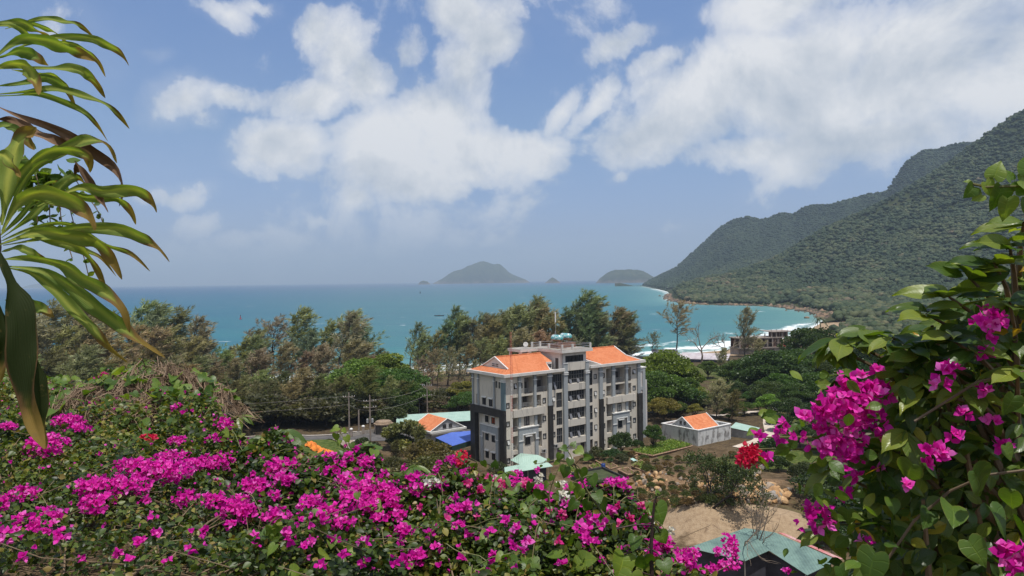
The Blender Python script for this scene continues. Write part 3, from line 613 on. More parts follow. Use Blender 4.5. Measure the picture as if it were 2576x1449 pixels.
# pilasters: blue grey above, black tile below, white capitals
def pil(s0, s1, zlo, zhi, out, m, name='pilaster'):
    p = MB(); p.box(s0, s1, -out, -.002, zlo, zhi); return bpart(name, p, m)
def cap(s0, s1, z, out, double=False):
    for k in range(2 if double else 1): p = MB(); p.box(s0 - .12, s1 + .12, -out - .12, -.003, z + .32 * k, z + .32 * k + .17); bpart('capital', p, TRIM)
for (s0, s1, z, hi) in [(2.78, 3.34, 11.0, 17.18), (6.41, 6.97, 11.0, 17.18), (9.9, 10.83, 10.9, 17.18), (23.35, 24.25, 10.72, 17.18), (26.95, 27.8, 10.85, 17.18), (30.88, 31.55, 10.85, 17.18), (34.5, 35.3, 10.75, 17.18)]:
    pil(s0, s1, z, hi, .38, BLUEG); cap(s0, s1, 16.15 if s0 not in (9.9,) else 16.45, .38)
pil(13.72, 14.72, -.4, 18.6, .5, BLUEG); pil(19.48, 20.42, -.4, 18.62, .5, BLUEG); cap(13.72, 14.72, 16.45, .5, True); cap(19.48, 20.42, 16.3, .5, True)
for (s0, s1, hi) in [(9.93, 10.9, 10.9), (23.37, 24.3, 10.72), (34.45, 35.66, 10.75)]: pil(s0, s1, -.4, hi, .55, BLACKT, 'black_pilaster')
for q in ((13.66, 14.76), (19.44, 20.48)): b = MB(); b.box(*q, -.58, -.502, 18.62, 18.74); bpart('capital', b, TRIM)
# stair tower spandrels and parapet
for (z0, z1) in [(13.2, 14.55), (9.76, 11.1), (6.2, 7.55), (2.7, 3.95)]:
    p = MB(); p.box(14.725, 19.475, -.3, -.004, z0, z1); bpart('spandrel', p, BAND)
p = MB(); p.box(14.725, 19.475, -.32, -.004, 17.16, 18.76); p.box(14.726, 19.474, -.002, .4, 17.22, 18.7); bpart('parapet', p, BAND)
# projecting balcony fronts
for (s0, s1, z0, z1) in [(1.4, 9.02, 9.62, 11.0), (25.42, 33.55, 9.48, 10.85)]:
    p = MB(); p.box(s0, s1, -.55, -.39, z0, z1); p.box(s0, s0 + .15, -.388, -.004, z0, z1); p.box(s1 - .15, s1, -.388, -.004, z0, z1); p.box(s0 + .152, s1 - .152, -.388, -.004, z0, z0 + .12); bpart('balcony', p, BAND)
# blue grey portals with white mouldings, left and right
for (s0, s1, a0, a1, top, low) in [(2.7, 7.36, 3.62, 6.62, 7.42, -.4), (27.1, 31.92, 28.15, 31.1, 7.26, -.4)]:
    p = MB(); p.box(s0, a0, -.35, -.004, low, 6.2); p.box(a1, s1, -.35, -.004, low, 6.2); p.box(s0, s1, -.352, -.004, 6.201, top); po = bpart('portal', p, BLUEG)
    p = MB(); p.box(s0 - .1, s1 + .1, -.47, -.004, top + .002, top + .18); p.box(s0 - .1, a0 + .02, -.46, -.354, 5.0, 5.17); p.box(a1 - .02, s1 + .1, -.46, -.354, 5.0, 5.17)
    p.box(a0 - .12, a0 + .02, -.455, -.356, 5.175, 6.1); p.box(a1 - .02, a1 + .12, -.455, -.356, 5.175, 6.1); p.box(a0 - .12, a1 + .12, -.457, -.356, 6.102, 6.27); bpart('moulding', p, TRIM, po)
    w0 = 4.4 if s0 < 10 else 28.82; wn = MB(); wn.box(w0, w0 + 1.12, -.09, -.004, 4.15, 5.72); wo = bpart('window', wn, FRAME); g = MB(); g.box(w0 + .08, w0 + .53, -.1, -.092, 4.24, 5.62); g.box(w0 + .59, w0 + 1.04, -.1, -.092, 4.24, 5.62); bpart('pane', g, GLASS, wo)
    a = MB(); a.prism([(w0 - .25, -.005, 5.85), (w0 + 1.37, -.005, 5.85), (w0 + 1.37, -.005, 6.02), (w0 - .25, -.005, 6.02)], (0, -.5, -.1)); bpart('window_canopy', a, TRIM)
for (s0, s1) in [(2.8, 3.3), (6.6, 7.2), (27.15, 27.75), (31.0, 31.6)]:
    p = MB(); p.box(s0, s1, -.25, -.004, 7.66, 9.45); bpart('pilaster', p, BLUEG)
# left end: black tiled frame, portal, pilasters
p = MB(); p.box(-.45, -.004, -.06, 11.15, 9.62, 11.0); p.box(-.45, -.004, -.06, 1.58, -.4, 9.618); p.box(-.45, .45, 9.62, 11.15, -.4, 9.618); bpart('black_frame', p, BLACKT)
p = MB(); p.box(-.55, -.452, -.12, 11.22, 10.9, 11.05); bpart('moulding', p, BLACKT)
p = MB(); p.box(.2, .498, 2.9, 3.7, -.4, 7.4); p.box(.2, .498, 7.95, 8.75, -.4, 7.4); p.box(.198, .498, 3.702, 7.948, 6.05, 7.4); po = bpart('portal', p, BLUEG)
p = MB(); p.box(.08, .498, 2.8, 8.85, 7.405, 7.56); p.box(.1, .197, 2.8, 3.75, 5.0, 5.15); p.box(.1, .197, 7.9, 8.85, 5.0, 5.15); p.box(.11, .196, 3.6, 3.74, 5.16, 6.0); p.box(.11, .196, 7.9, 8.04, 5.16, 6.0); p.box(.1, .196, 3.6, 8.04, 6.02, 6.17); bpart('moulding', p, TRIM, po)
for (t0, t1) in [(10.35, 10.75), (8.5, 8.9), (3.25, 3.65)]:
    p = MB(); p.box(-.25, -.003, t0, t1, 11.06, 17.1); bpart('pilaster', p, BLUEG); p = MB(); p.box(-.36, -.003, t0 - .1, t1 + .1, 16.1, 16.26); bpart('capital', p, TRIM)
p = MB(); p.box(-.3, -.003, -.05, 1.15, 11.06, 16.2); bpart('pilaster', p, TEAL, label='dark teal corner pilaster'); p = MB(); p.box(-.42, -.003, -.14, 1.25, 16.22, 16.4); p.box(-.32, -.003, -.05, 1.17, 16.42, 17.1); bpart('capital', p, TRIM)
# cornice
p = MB()
for (s0, s1) in [(-.95, 13.7), (20.45, 36.3)]:
    p.box(s0, s1, -.95, -.53 if s0 > 0 else -.53, 17.25, 17.78); 
    p.box(s0, s1, -.528, DEP + .9, 17.24, 17.42)
p.box(-.95, -.53, -.528, DEP + .9, 17.422, 17.78); p.box(35.9, 36.3, -.528, DEP + .9, 17.422, 17.78); p.box(-.528, 35.898, DEP + .5, DEP + .9, 17.422, 17.78); p.box(13.702, 20.448, 3.0, DEP + .88, 17.242, 17.42)
bpart('cornice', p, PINK)
# roofs, hip with a gable set back, orange clay tile
EH, RH, RT = 17.62, 20.38, 5.3
def roof(xl, xr, gl, gr, side):
    """tiled roof between eaves xl..xr; gable ends at gl / gr; side -1: open end to the left"""
    mb = MB(); e0, e1 = -.45, 2 * RT + .45
    if side < 0:                                   # outer end is the left one
        yb = 1.15; zb = EH + (RH - EH) * (yb - e0) / (RT - e0)
        hb = [(xl, e0, EH), (gl, yb, zb), (gl, 2 * RT - yb, zb), (xl, e1, EH)]
        tile_slope(mb, hb[3], hb[0], hb[1], hb[2])
        tile_slope(mb, hb[0], (gl, e0, EH), (gl, yb, zb), (gl, yb, zb)); tile_slope(mb, (gl, e1, EH), hb[3], (gl, 2 * RT - yb, zb), (gl, 2 * RT - yb, zb))
        tile_slope(mb, (gl, e0, EH), (xr - 1.7, e0, EH), (xr + .6, RT, RH), (gl, RT, RH)); tile_slope(mb, (xr - .3, e1, EH), (gl, e1, EH), (gl, RT, RH), (xr + .6, RT, RH))
        tile_slope(mb, (xr + .95, 2.2, 19.0), (xr + .95, e1, EH), (xr + .6, RT, RH), (xr + .6, RT, RH))
        tile_slope(mb, (xr - 1.7 + 1.0, e0 + 2.55, EH + .9), (xr + .95, 2.2, 19.0), (xr + .6, RT, RH), (xr + .6, RT, RH))
    else:
        yb = 1.9; zb = EH + (RH - EH) * (yb - e0) / (RT - e0)
        tile_slope(mb, (xl + 3.2, e0, EH), (gr, e0, EH), (gr, RT, RH), (xl, RT, RH)); tile_slope(mb, (gr, e1, EH), (xl, e1, EH), (xl, RT, RH), (gr, RT, RH))
        tile_slope(mb, (xl, 2.4, EH + 1.35), (xl + 3.2, e0, EH), (xl, RT, RH), (xl, RT, RH))
        tile_slope(mb, (gr, e0, EH), (xr, e0, EH), (gr, yb, zb), (gr, yb, zb)); tile_slope(mb, (xr, e0, EH), (xr, e1, EH), (gr, 2 * RT - yb, zb), (gr, yb, zb)); tile_slope(mb, (xr, e1, EH), (gr, e1, EH), (gr, 2 * RT - yb, zb), (gr, 2 * RT - yb, zb))
    ro = bpart('tiled_roof', mb, TILE)
    r = MB()
    if side < 0:
        roof_bar(r, (gl, RT, RH), (gl, yb - .1, zb), .13); roof_bar(r, (gl, RT, RH), (gl, 2 * RT - yb + .1, zb), .13); bpart('verge', r, TRIM, ro)
        q = MB(); roof_bar(q, (gl, RT, RH), (xr + .6, RT, RH)); roof_bar(q, (xl, e0, EH), (gl, yb, zb), .09, .04); roof_bar(q, (xl, e1, EH), (gl, 2 * RT - yb, zb), .09, .04); bpart('ridge', q, TILE, ro)
        g = MB(); g.prism([(gl + .12, yb, zb), (gl + .12, 2 * RT - yb, zb), (gl + .12, RT, RH)], (.1, 0, 0)); go = bpart('gable', g, PINK, ro)
        v = MB()
        for yy in (4.35, 5.45):
            for k in range(2): v.box(gl + .05, gl + .118, yy, yy + .85, zb + .28 + .34 * k, zb + .42 + .34 * k)
        bpart('gable_vent', v, DARKIN)
        v = MB(); v.prism([(xr - 1.75, e0 + .1, EH), (xr - .75, e0 + 2.65, EH + .95), (xr - .75, e0 + 2.65, EH + .02)], (.18, -.05, 0)); roof_bar(v, (xr - 1.6, e0, EH + .06), (xr - .6, e0 + 2.6, EH + 1.0), .1, .05); bpart('verge', v, TRIM, ro)
        v = MB(); v.box(xr - .55, xr + .9, 2.15, 2.3, EH - .18, EH + 1.3); vo = bpart('dormer_wall', v, PINK); v = MB(); v.box(xr - .15, xr + .75, 2.08, 2.148, EH + .2, EH + .9); bpart('window', v, GLASS)
    else:
        roof_bar(r, (gr, RT, RH), (gr, yb, zb), .13); roof_bar(r, (gr, yb, zb), (xr, e0, EH), .12, .06); roof_bar(r, (xl + 3.2, e0, EH + .03), (xl + .9, 1.6, EH + 1.0), .11, .06); bpart('verge', r, TRIM, ro)
        q = MB(); roof_bar(q, (xl, RT, RH), (gr, RT, RH)); bpart('ridge', q, TILE, ro)
        v = MB(); v.prism([(xl + 3.15, e0 + .05, EH), (xl + .9, 1.75, EH + 1.0), (xl + .9, 1.75, EH - .15), (xl + 3.1, e0 + .2, EH - .15)], (.12, .12, 0)); bpart('dormer_wall', v, PINK)
        g = MB(); g.prism([(gr - .05, yb, zb), (gr - .05, 2 * RT - yb, zb), (gr - .05, RT, RH)], (-.1, 0, 0)); bpart('gable', g, PINK, ro)
roof(-.55, 12.0, 1.42, 12.6, -1)
roof(20.6, 35.75, 20.6, 33.2, 1)
# stair head house on the roof and its terrace
p = MB()
wall_holes(p, (13.72, 20.1), (17.3, 20.7), [(14.6, 19.35, 18.8, 20.05, .2)], .2, lambda s, h, d: (s, d + .05, h))
p.quad((13.72, .05, 17.3), (13.72, 8.0, 17.3), (13.72, 8.0, 20.7), (13.72, .05, 20.7)); p.quad((20.1, .05, 17.3), (20.1, 8.0, 17.3), (20.1, 8.0, 20.7), (20.1, .05, 20.7)); p.quad((13.72, 8, 17.3), (20.1, 8, 17.3), (20.1, 8, 20.7), (13.72, 8, 20.7))
p.box(11.0, 13.715, 9.6, 10.4, 17.42, 20.7); bpart('stair_head', p, PINK)
f = MB()
for i in range(6): x = 14.6 + 4.75 * i / 5; f.box(max(14.6, x - .04), min(19.35, x + .04), .08, .2, 18.8, 20.05)
f.box(14.6, 19.35, .1, .18, 19.96, 20.05); f.box(14.6, 19.35, .1, .18, 18.8, 18.88); fo = bpart('window', f, FRAME); g = MB(); g.quad((14.6, .23, 18.8), (19.35, .23, 18.8), (19.35, .23, 20.05), (14.6, .23, 20.05)); bpart('pane', g, GLASS, fo)
d_ = MB(); d_.box(13.62, 13.715, 1.1, 1.9, 17.43, 19.6); bpart('door', d_, flat('brown_door', (.1, .07, .06)))
p = MB(); p.box(13.0, 21.1, -.85, 9.2, 20.72, 21.25); p.box(8.6, 12.998, 6.6, 10.8, 20.72, 21.25); bpart('roof_terrace', p, PINK)
p = MB(); p.box(13.1, 21.0, -.75, 9.1, 21.252, 21.32); p.box(8.7, 12.99, 6.7, 10.7, 21.252, 21.3); bpart('terrace_floor', p, flat('roof_screed', (.36, .33, .29), (.22, .20, .18), .5, .9))
for (x, y) in [(8.9, 6.9), (10.9, 6.9), (8.9, 10.3)]:
    p = MB(); p.box(x - .18, x + .18, y - .18, y + .18, 17.42, 20.718); bpart('column', p, PINK)
for (x, y) in [(13.3, -.55), (16.0, -.55), (20.7, -.55), (13.3, 3.4), (13.3, 8.8), (20.7, 8.8), (15.4, 8.8)]:
    p = MB(); p.box(x - .17, x + .17, y - .17, y + .17, 21.322, 22.35); bpart('railing_post', p, PINK)
p = MB()
for z in (21.75, 22.25): p.tube([(13.3, -.55, z), (20.7, -.55, z)], .03, 5); p.tube([(13.3, -.55, z), (13.3, 8.8, z)], .03, 5); p.tube([(13.3, 8.8, z), (20.7, 8.8, z)], .03, 5); p.tube([(20.7, 8.8, z), (20.7, -.55, z)], .03, 5)
bpart('railing', p, RAIL)
p = MB()
for x in (13.45, 13.75): p.tube([(x, .0, 17.45), (x, .0, 22.3)], .035, 5)
bpart('drain_pipe', p, flat('rusty_pipe', (.16, .09, .06)))
p = MB(); p.box(14.6, 16.9, 2.2, 5.4, 21.325, 22.1); p.box(17.4, 20.2, 3.2, 6.0, 21.325, 22.2); bpart('tank_plinth', p, flat('bare_brick', (.25, .14, .10), (.2, .12, .09), 1.5))
# rear wing to the right
p = MB(); p.box(35.62, 41.6, 4.2, 10.6, -.4, 15.2); p.box(41.602, 42.6, 4.6, 10.4, -.4, 12.4); bpart('rear_wing', p, stained('rear_wall', (.56, .54, .52), (.38, .36, .35)))
p = MB(); p.box(35.62, 41.8, 4.0, 10.8, 15.202, 15.45); bpart('cornice', p, TRIM)
p = MB()
for z in (14.5, 10.4, 5.3): p.box(35.7, 41.59, 4.1, 4.198, z, z + .75)
p.box(40.7, 41.55, 4.06, 4.097, -.4, 15.1); bpart('wall_band', p, BLUEG)
p = MB(); p.box(36.6, 38.6, 4.12, 4.198, 3.6, 4.5); bpart('window', p, GLASS)
# things that sit on the building or hang on it
BM = BLD.matrix_basis.copy(); BM = Matrix.Translation(BLD.location) @ Matrix.Rotation(BLD.rotation_euler.z, 4, 'Z')
bl = lambda x, y, z: BM @ Vector((x, y, z))
BRZ = BLD.rotation_euler.z
TANKS = []
def water_tank(x, y, z, label):
    t = empty('water_tank', bl(x, y, z), BRZ, label, 'water tank', 'horizontal water tanks on the roof terrace')
    m = MB(); m.lathe((0, 0, 1.15), [(.0, -1.35), (.45, -1.32), (.68, -1.15), (.72, -1.0), (.72, 1.0), (.68, 1.15), (.45, 1.32), (.0, 1.35)], 20, 'Y')
    mm, N = new_mat('tank_shell'); o = N.n('ShaderNodeTexCoord').outputs['Object']; sp = N.n('ShaderNodeSeparateXYZ'); N.put(sp.inputs[0], o)
    band = N.m('MULTIPLY', N.ss(sp.outputs[2], .95, 1.0), N.ss(N.m('ABSOLUTE', sp.outputs[1]), 1.18, 1.14))
    lower = N.ss(sp.outputs[2], .98, .94)
    col = N.mix(lower, N.mix(N.ss(N.noise(N.vm('MULTIPLY', o, (3, 1, 3)), 1.6, 3), .42, .6), (.06, .36, .36, 1), (.62, .68, .68, 1)), (.30, .17, .10, 1))
    finish(N, princ(N, col, .3, .5, .15)); m.build('tank_shell', mm, t, True)
    m = MB(); m.lathe((0, 0, 1.15), [(.0, -1.42), (.3, -1.41), (.3, -1.36), (0, -1.352)], 16, 'Y'); m.build('end_cap', flat('teal_cap', (.05, .30, .30), None, 1, .4), t, True)
    m = MB()
    for yy in (-.9, .9):
        for sx_ in (-.65, .65): m.tube([(sx_, yy, .012), (sx_ * .8, yy, .75)], .035, 5)
        m.tube([(-.62, yy, .3), (.62, yy, .3)], .03, 5)
    m.build('stand', RAIL, t)
water_tank(15.6, 3.6, 22.1, 'left teal and white water tank lying on a brick plinth on the terrace'); water_tank(18.9, 4.7, 22.2, 'right teal and white water tank beside the antenna tripod on the terrace')
t = empty('antenna_mast', bl(18.0, 6.9, 21.32), BRZ, 'grey tripod antenna mast behind the right water tank on the terrace', 'antenna')
m = MB(); m.tube([(0, 0, 0), (0, 0, 6.2)], .04, 5); m.build('pole', RAIL, t); m = MB()
for a in range(3): m.tube([(1.0 * math.cos(a * 2.1), 1.0 * math.sin(a * 2.1), 0), (0, 0, 3.2)], .03, 5)
m.build('tripod', RAIL, t); m = MB(); m.box(-.11, .11, -.06, .06, 4.9, 7.0); m.build('antenna_panel', TRIM, t)
t = empty('satellite_dish', bl(11.5, 8.6, 21.3), BRZ, 'small pale satellite dish on the low roof slab left of the railing', 'satellite dish')
m = MB(); m.lathe((0, 0, 0), [(.0, 0), (.25, .03), (.5, .14), (.52, .15), (.5, .17), (.25, .06), (0, .03)], 18); o = m.build('dish', flat('dish_paint', (.55, .53, .5)), t, True); o.rotation_euler = (R(70), 0, R(-35)); o.location = (0, 0, .65); m = MB(); m.tube([(0, 0, 0), (0, .12, .62)], .03, 5); m.build('stand', RAIL, t)
def ac(x, z, label):
    t = empty('air_conditioner', bl(x, 0, z), BRZ, label, 'air conditioner', 'air conditioner units on the front wall')
    m = MB(); m.box(-.42, .42, -.55, -.2, 0, .6); m.build('casing', flat('ac_grey', (.33, .33, .32), (.25, .25, .24), 3, .6), t)
    m = MB(); m.lathe((-.1, -.56, .3), [(.0, 0), (.24, .0), (.25, -.02), (.2, -.03), (0, -.03)], 14, 'Y'); m.build('fan_grille', FRAME, t)
    m = MB(); m.box(-.6, .6, -.62, -.003, -.08, -.003); m.build('shelf', RAIL, t)
ac(8.6, 2.2, 'air conditioner left of the middle black pilaster'); ac(11.6, 2.7, 'air conditioner right of the middle black pilaster'); ac(33.6, .75, 'air conditioner near the far right black pilaster')
# ------------------------------------------------------------------ trees
def hit(px, py):
    """point of the ground seen in direction px, py"""
    d = ray(px, py); lo = 20.0
    Ys = np.linspace(25, 480, 911); P = np.array(CAM)[None] + np.array(d)[None] * Ys[:, None]
    below = P[:, 2] < ground_z(P[:, 0], P[:, 1])
    i = int(np.argmax(below)); return Vector(P[i])
BARK = flat('grey_bark', (.10, .08, .065), (.055, .045, .04), 1.5, .9, .1, bump=.4)
NEEDLE = leafmat('needle_foliage', [(.0, (.55, .55, .5)), (.35, (.9, .9, .9)), (.7, (1.15, 1.12, 1.05)), (1, (1.6, 1.5, 1.35))], .6, .28, (1.15, 1.15, .7), True, .25)
LEAVES = leafmat('tree_leaves', [(.0, (.5, .55, .5)), (.35, (.9, .92, .85)), (.7, (1.15, 1.15, .95)), (.93, (1.5, 1.45, 1.0)), (1, (2.2, 1.7, .8))], .45, .35, (1.2, 1.3, .5), True, .35)
def limb_path(p, dirv, L, n, wob, pull, r):
    pts = [np.array(p, float)]; d = np.array(dirv, float)
    for i in range(n):
        d = d + r.normal(size=3) * wob + np.array(pull); d /= np.linalg.norm(d); pts.append(pts[-1] + d * L / n)
    return pts
BLADE_V = np.array([(0, 0, 0), (.5, .35, .05), (0, 1, 0), (-.5, .35, .05)]); BLADE_F = np.array([(0, 1, 2, 3)])
def casuarina_mesh(seed, bare=.3, wide=.2, dens=1.0, lean=.04, limbs=58):
    """a 24 m wind-combed beach oak: leaning trunk, rising limbs, drooping tufts of fine needles"""
    r = np.random.default_rng(seed); H = 24.0; mb = MB()
    n = 10; ph = r.random(2) * 6.3
    tr = [np.array((lean * H * (i / n) ** 1.5 + .25 * math.sin(ph[0] + i * .8), .25 * math.sin(ph[1] + i * .7), H * .97 * i / n - .4)) for i in range(n + 1)]
    mb.tube(tr, [.30 * (1 - .93 * i / n) + .01 for i in range(n + 1)], 6)
    P, D, S = [], [], []
    for k in range(limbs):
        h = bare + (1 - bare) * (k + r.random()) / limbs; f = h * n; i = min(int(f), n - 1); p = tr[i] + (tr[i + 1] - tr[i]) * (f - i)
        a = k * 2.4 + r.random() * .9; rel = (h - bare) / (1 - bare)
        L = H * wide * (1.02 - .72 * rel ** 2.6) * (.35 + 1.0 * r.random()) * (1 + .35 * math.sin(a * 1.0 + seed) * math.cos(5 * rel + seed)) * (.6 + .4 * min(1, rel * 5))
        el_ = .35 + .55 * rel + r.random() * .3
        d = (math.cos(a) * math.cos(el_) + .22, math.sin(a) * math.cos(el_), math.sin(el_))
        pts = limb_path(p, d, L, 5, .12, (.06, 0, .05), r); mb.tube(pts, [.07 * (1 - .17 * j) * (1.3 - rel) for j in range(6)], 4, False)
        nb = int(2 + L * .95 * dens)
        for q in range(nb):
            t = 5 * (.18 + .82 * (q + r.random()) / nb); j = min(int(t), 4); b = pts[j] + (pts[j + 1] - pts[j]) * (t - j); dd = pts[j + 1] - pts[j]; dd /= np.linalg.norm(dd)
            sdv = dd + r.normal(size=3) * .55 + np.array((.28, 0, .18)); sdv /= np.linalg.norm(sdv); sl = (.8 + 1.3 * r.random()) * (1.15 - .4 * rel)
            m = int(13 + 6 * r.random())
            for w in range(m):
                f = (w + r.random()) / m; P.append(b + sdv * sl * f + r.normal(size=3) * .09 * (1.2 - f)); D.append(sdv * 1.0 + r.normal(size=3) * .42 * (1.1 - .5 * f) + np.array((.18, 0, .06 - .25 * (1 - f)))); S.append(.75 + .8 * r.random())
    for q in range(int(26 * dens)):
        c = tr[-1] + r.normal(size=3) * np.array((.35, .35, 1.0)) + np.array((0, 0, -.5))
        for w in range(6): P.append(c); D.append(np.array((.5, 0, .9)) + r.normal(size=3) * .4); S.append(.9)
    P = np.array(P); X, Y, Z = frames(np.array(D)); S = np.array(S)[:, None]
    V, Fq, rnd = scatter(BLADE_V, BLADE_F, P, X * S * .12, Y * S, Z * S)
    return mb, (V, Fq, rnd)
LEAF_V = np.array([(0, 0, 0), (.42, .4, .08), (0, 1, -.06), (-.42, .4, .08)]); LEAF_F = np.array([(0, 1, 2, 3)])
def broadleaf_mesh(seed, H=10.0, W=9.0, bare=.25, lumps=22, leaves=230, ls=.55, flatness=.55):
    r = np.random.default_rng(seed); mb = MB(); P, D, S, Q = [], [], [], []
    top = H * bare
    tr = limb_path((0, 0, -.4), (0, 0, 1), top + .6, 4, .07, (0, 0, .1), r); mb.tube(tr, [.03 * H * (1 - .1 * i) for i in range(5)], 7)
    for k in range(lumps):
        a = k * 2.4 + r.random(); rad = W * .5 * math.sqrt((k + .5) / lumps) * (.75 + .35 * r.random()); z = H * bare + (H * (1 - bare)) * (.25 + .62 * (1 - (rad / (W * .55)) ** 2) * (.6 + .5 * r.random()))
        c = np.array((rad * math.cos(a), rad * math.sin(a), min(z, H * .93))); lr = W * (.13 + .09 * r.random())
        st = tr[-1] if r.random() < .6 else tr[-2]; mid = st + (c - st) * .5 + np.array((0, 0, -.08 * H)); mb.tube([st, mid, c], [.012 * H, .007 * H, .003 * H], 5, False)
        m = int(leaves * (.7 + .6 * r.random()))
        dv = r.normal(size=(m, 3)); dv /= np.linalg.norm(dv, axis=1)[:, None]; rr = lr * (.55 + .5 * r.random(m) ** .6)
        p = c + dv * rr[:, None] * np.array((1, 1, flatness)); P.append(p); D.append(dv * .7 + r.normal(size=(m, 3)) * .7 + np.array((.1, 0, -.15))); S.append(ls * (.6 + .7 * r.random(m))); Q.append(np.repeat(r.random() * .5, m) + r.random(m) * .5)
    P = np.concatenate(P); X, Y, Z = frames(np.concatenate(D)); S = np.concatenate(S)[:, None]
    V, Fq, _ = scatter(LEAF_V, LEAF_F, P, X * S, Y * S, Z * S)
    return mb, (V, Fq, np.repeat(np.concatenate(Q), 4))
def proto(mesh, leafm):
    mb, (V, Fq, rnd) = mesh
    t = mb.build('trunk', BARK); c = np_mesh('crown', V, Fq, leafm, attrs={'rnd': rnd})
    tm, cm = t.data, c.data; bpy.data.objects.remove(t); bpy.data.objects.remove(c); return tm, cm
CAS = [proto(casuarina_mesh(10 + i, b, w, d, l, n), NEEDLE) for i, (b, w, d, l, n) in enumerate([(.16, .27, 1.2, .06, 60), (.2, .25, 1.1, .09, 56), (.36, .20, .85, .12, 42), (.1, .30, 1.3, .04, 66), (.40, .27, .75, .05, 38), (.2, .24, 1.0, .13, 52)])]
BRO = [proto(broadleaf_mesh(40 + i, *a), LEAVES) for i, a in enumerate([(10, 9, .14, 30, 420, .40), (10, 11, .12, 34, 400, .42), (10, 7.5, .16, 26, 420, .38), (10, 10, .2, 24, 380, .38)])]
BUSH = [proto(broadleaf_mesh(60 + i, *a), LEAVES) for i, a in enumerate([(3, 3.6, .08, 14, 190, .26), (3, 3.0, .05, 12, 200, .22), (3, 4.4, .06, 16, 170, .24)])]
def plant_tree(name, pr, loc, sc, rz, col, label, cat, group=None, sx=1.0, sz=1.0):
    e = empty(name, loc, rz, label, cat, group); e.scale = (sc * sx, sc * sx, sc * sz)
    t = link('trunk', pr[0], e); c = link('crown', pr[1], e); c.color = (*col, 1); return e
BROWN, OLIVE, GGREEN, RUST = (.315, .28, .165), (.285, .295, .145), (.225, .25, .145), (.32, .25, .16)
DULL, GREEN, BRIGHT, DARK, YELL = (.15, .15, .06), (.078, .125, .03), (.14, .22, .038), (.042, .072, .02), (.19, .19, .042)
r_ = random.Random(5)
def tree_at(px, top, Y, kind, idx, col, label, cat, group=None, base_h=None, sx=1.0, name=None):
    x = ray(px, 800).x * Y; zt = at(px, top, Y).z; zb = gz(x, Y)
    pr = (CAS, BRO, BUSH)[kind][idx % (6, 4, 3)[kind]]; hh = (24.0, 9.6, 2.9)[kind]; sc = (zt - zb) / hh
    nm = name or ('casuarina_tree', 'broadleaf_tree', 'bush')[kind]
    return plant_tree(nm, pr, (x, Y, zb), sc, r_.random() * (.9 if kind == 0 else 6.28) - (.45 if kind == 0 else 0), tuple(c * (.85 + .3 * r_.random()) for c in col), label, cat, group, sx * (.92 + .2 * r_.random()))
# the beach grove: back row at the surf, middle row, front row
GL = 'casuarinas of the beach grove left of the building'; GR = 'casuarinas behind the building'
LB = 'tall brown green casuarina in the left grove rising against the sea'
LM = 'shaggy brown casuarina in the middle of the grove left of the building'
LF = 'dark olive casuarina at the front of the grove behind the dry roadside scrub'
back = [(30,790),(95,770),(150,758),(205,785),(255,795),(318,768),(372,778),(420,785),(462,805),(497,840),(522,868),(548,885),(568,878),(590,855),(615,850),(640,835),(680,805),(722,783),(765,835),(800,815),(845,795),(872,790),(905,835),(935,880)]
for i, (x, y) in enumerate(back):
    lab = {17: 'tallest slim casuarina of the left grove with a plumed tip against the sea', 21: 'dark forked casuarina top near the right end of the left grove', 2: 'tall grey casuarina at the far left edge behind the strap leaves'}.get(i, LB)
    tree_at(x, y, 262 + 26 * r_.random(), 0, i, [BROWN, OLIVE, GGREEN][(0, 1, 2, 1)[i % 4]], lab, 'tree', GL, sx=1.55)
for i, (x, y) in enumerate([(0,820),(60,805),(120,832),(180,825),(240,835),(300,828),(350,835),(410,830),(455,855),(500,900),(535,912),(570,905),(605,892),(640,885),(690,868),(745,890),(800,872),(852,860),(890,868),(925,900)]):
    tree_at(x, y, 222 + 22 * r_.random(), 0, i * 2 + 1, [RUST, BROWN, OLIVE, BROWN, RUST][i % 5], LM, 'tree', GL, sx=1.6)
for i, (x, y) in enumerate([(30,880),(110,890),(200,880),(280,895),(360,885),(430,900),(482,905),(545,945),(600,950),(650,935),(700,940),(752,930),(800,945),(850,950)]):
    tree_at(x, y, 188 + 18 * r_.random(), 0, i * 3, [OLIVE, DULL, BROWN][i % 3], LF, 'tree', GL, sx=1.6)
RB = 'tall windswept casuarina on the beach behind the building'; RM = 'bare stemmed casuarina between the left grove and the building'
for i, (x, y, Y, c, ix) in enumerate([(1028,818,300,2,2),(1062,852,296,0,1),(1120,778,305,2,2),(1152,806,300,1,1),(1188,795,306,2,5),(1216,812,300,1,1),(1250,790,310,1,0),(1292,775,306,1,3),(1330,757,312,1,0),(1376,792,305,0,3),(1398,782,318,2,1),(1438,740,318,2,5),(1470,778,315,2,0),(1506,792,320,2,3),(1548,785,325,1,0),(1574,806,325,2,3),(1045,845,290,1,1),(1082,838,296,1,5),(1100,812,300,2,1),(1137,800,302,1,5),(1170,815,298,0,2),(1202,800,305,2,1),(1232,798,306,1,3),(1270,785,308,0,0),(1312,770,312,1,5),(1352,775,310,1,3),(1420,770,318,2,2),(1455,755,320,1,5),(1488,790,318,1,3),(1527,780,324,2,5),(1560,792,326,1,1)]):
    lab = {11: 'tallest dark casuarina behind the building, its plumes blown to the right', 2: 'slender casuarina with a bent plume standing alone against the turquoise water', 0: 'thin sparse casuarina at the left end of the row behind the building', 14: 'bushy casuarina at the right end of the row behind the orange roof'}.get(i, RB)
    tree_at(x, y, Y, 0, ix, [BROWN, OLIVE, GGREEN][c], lab, 'tree', GR, sx=1.35)
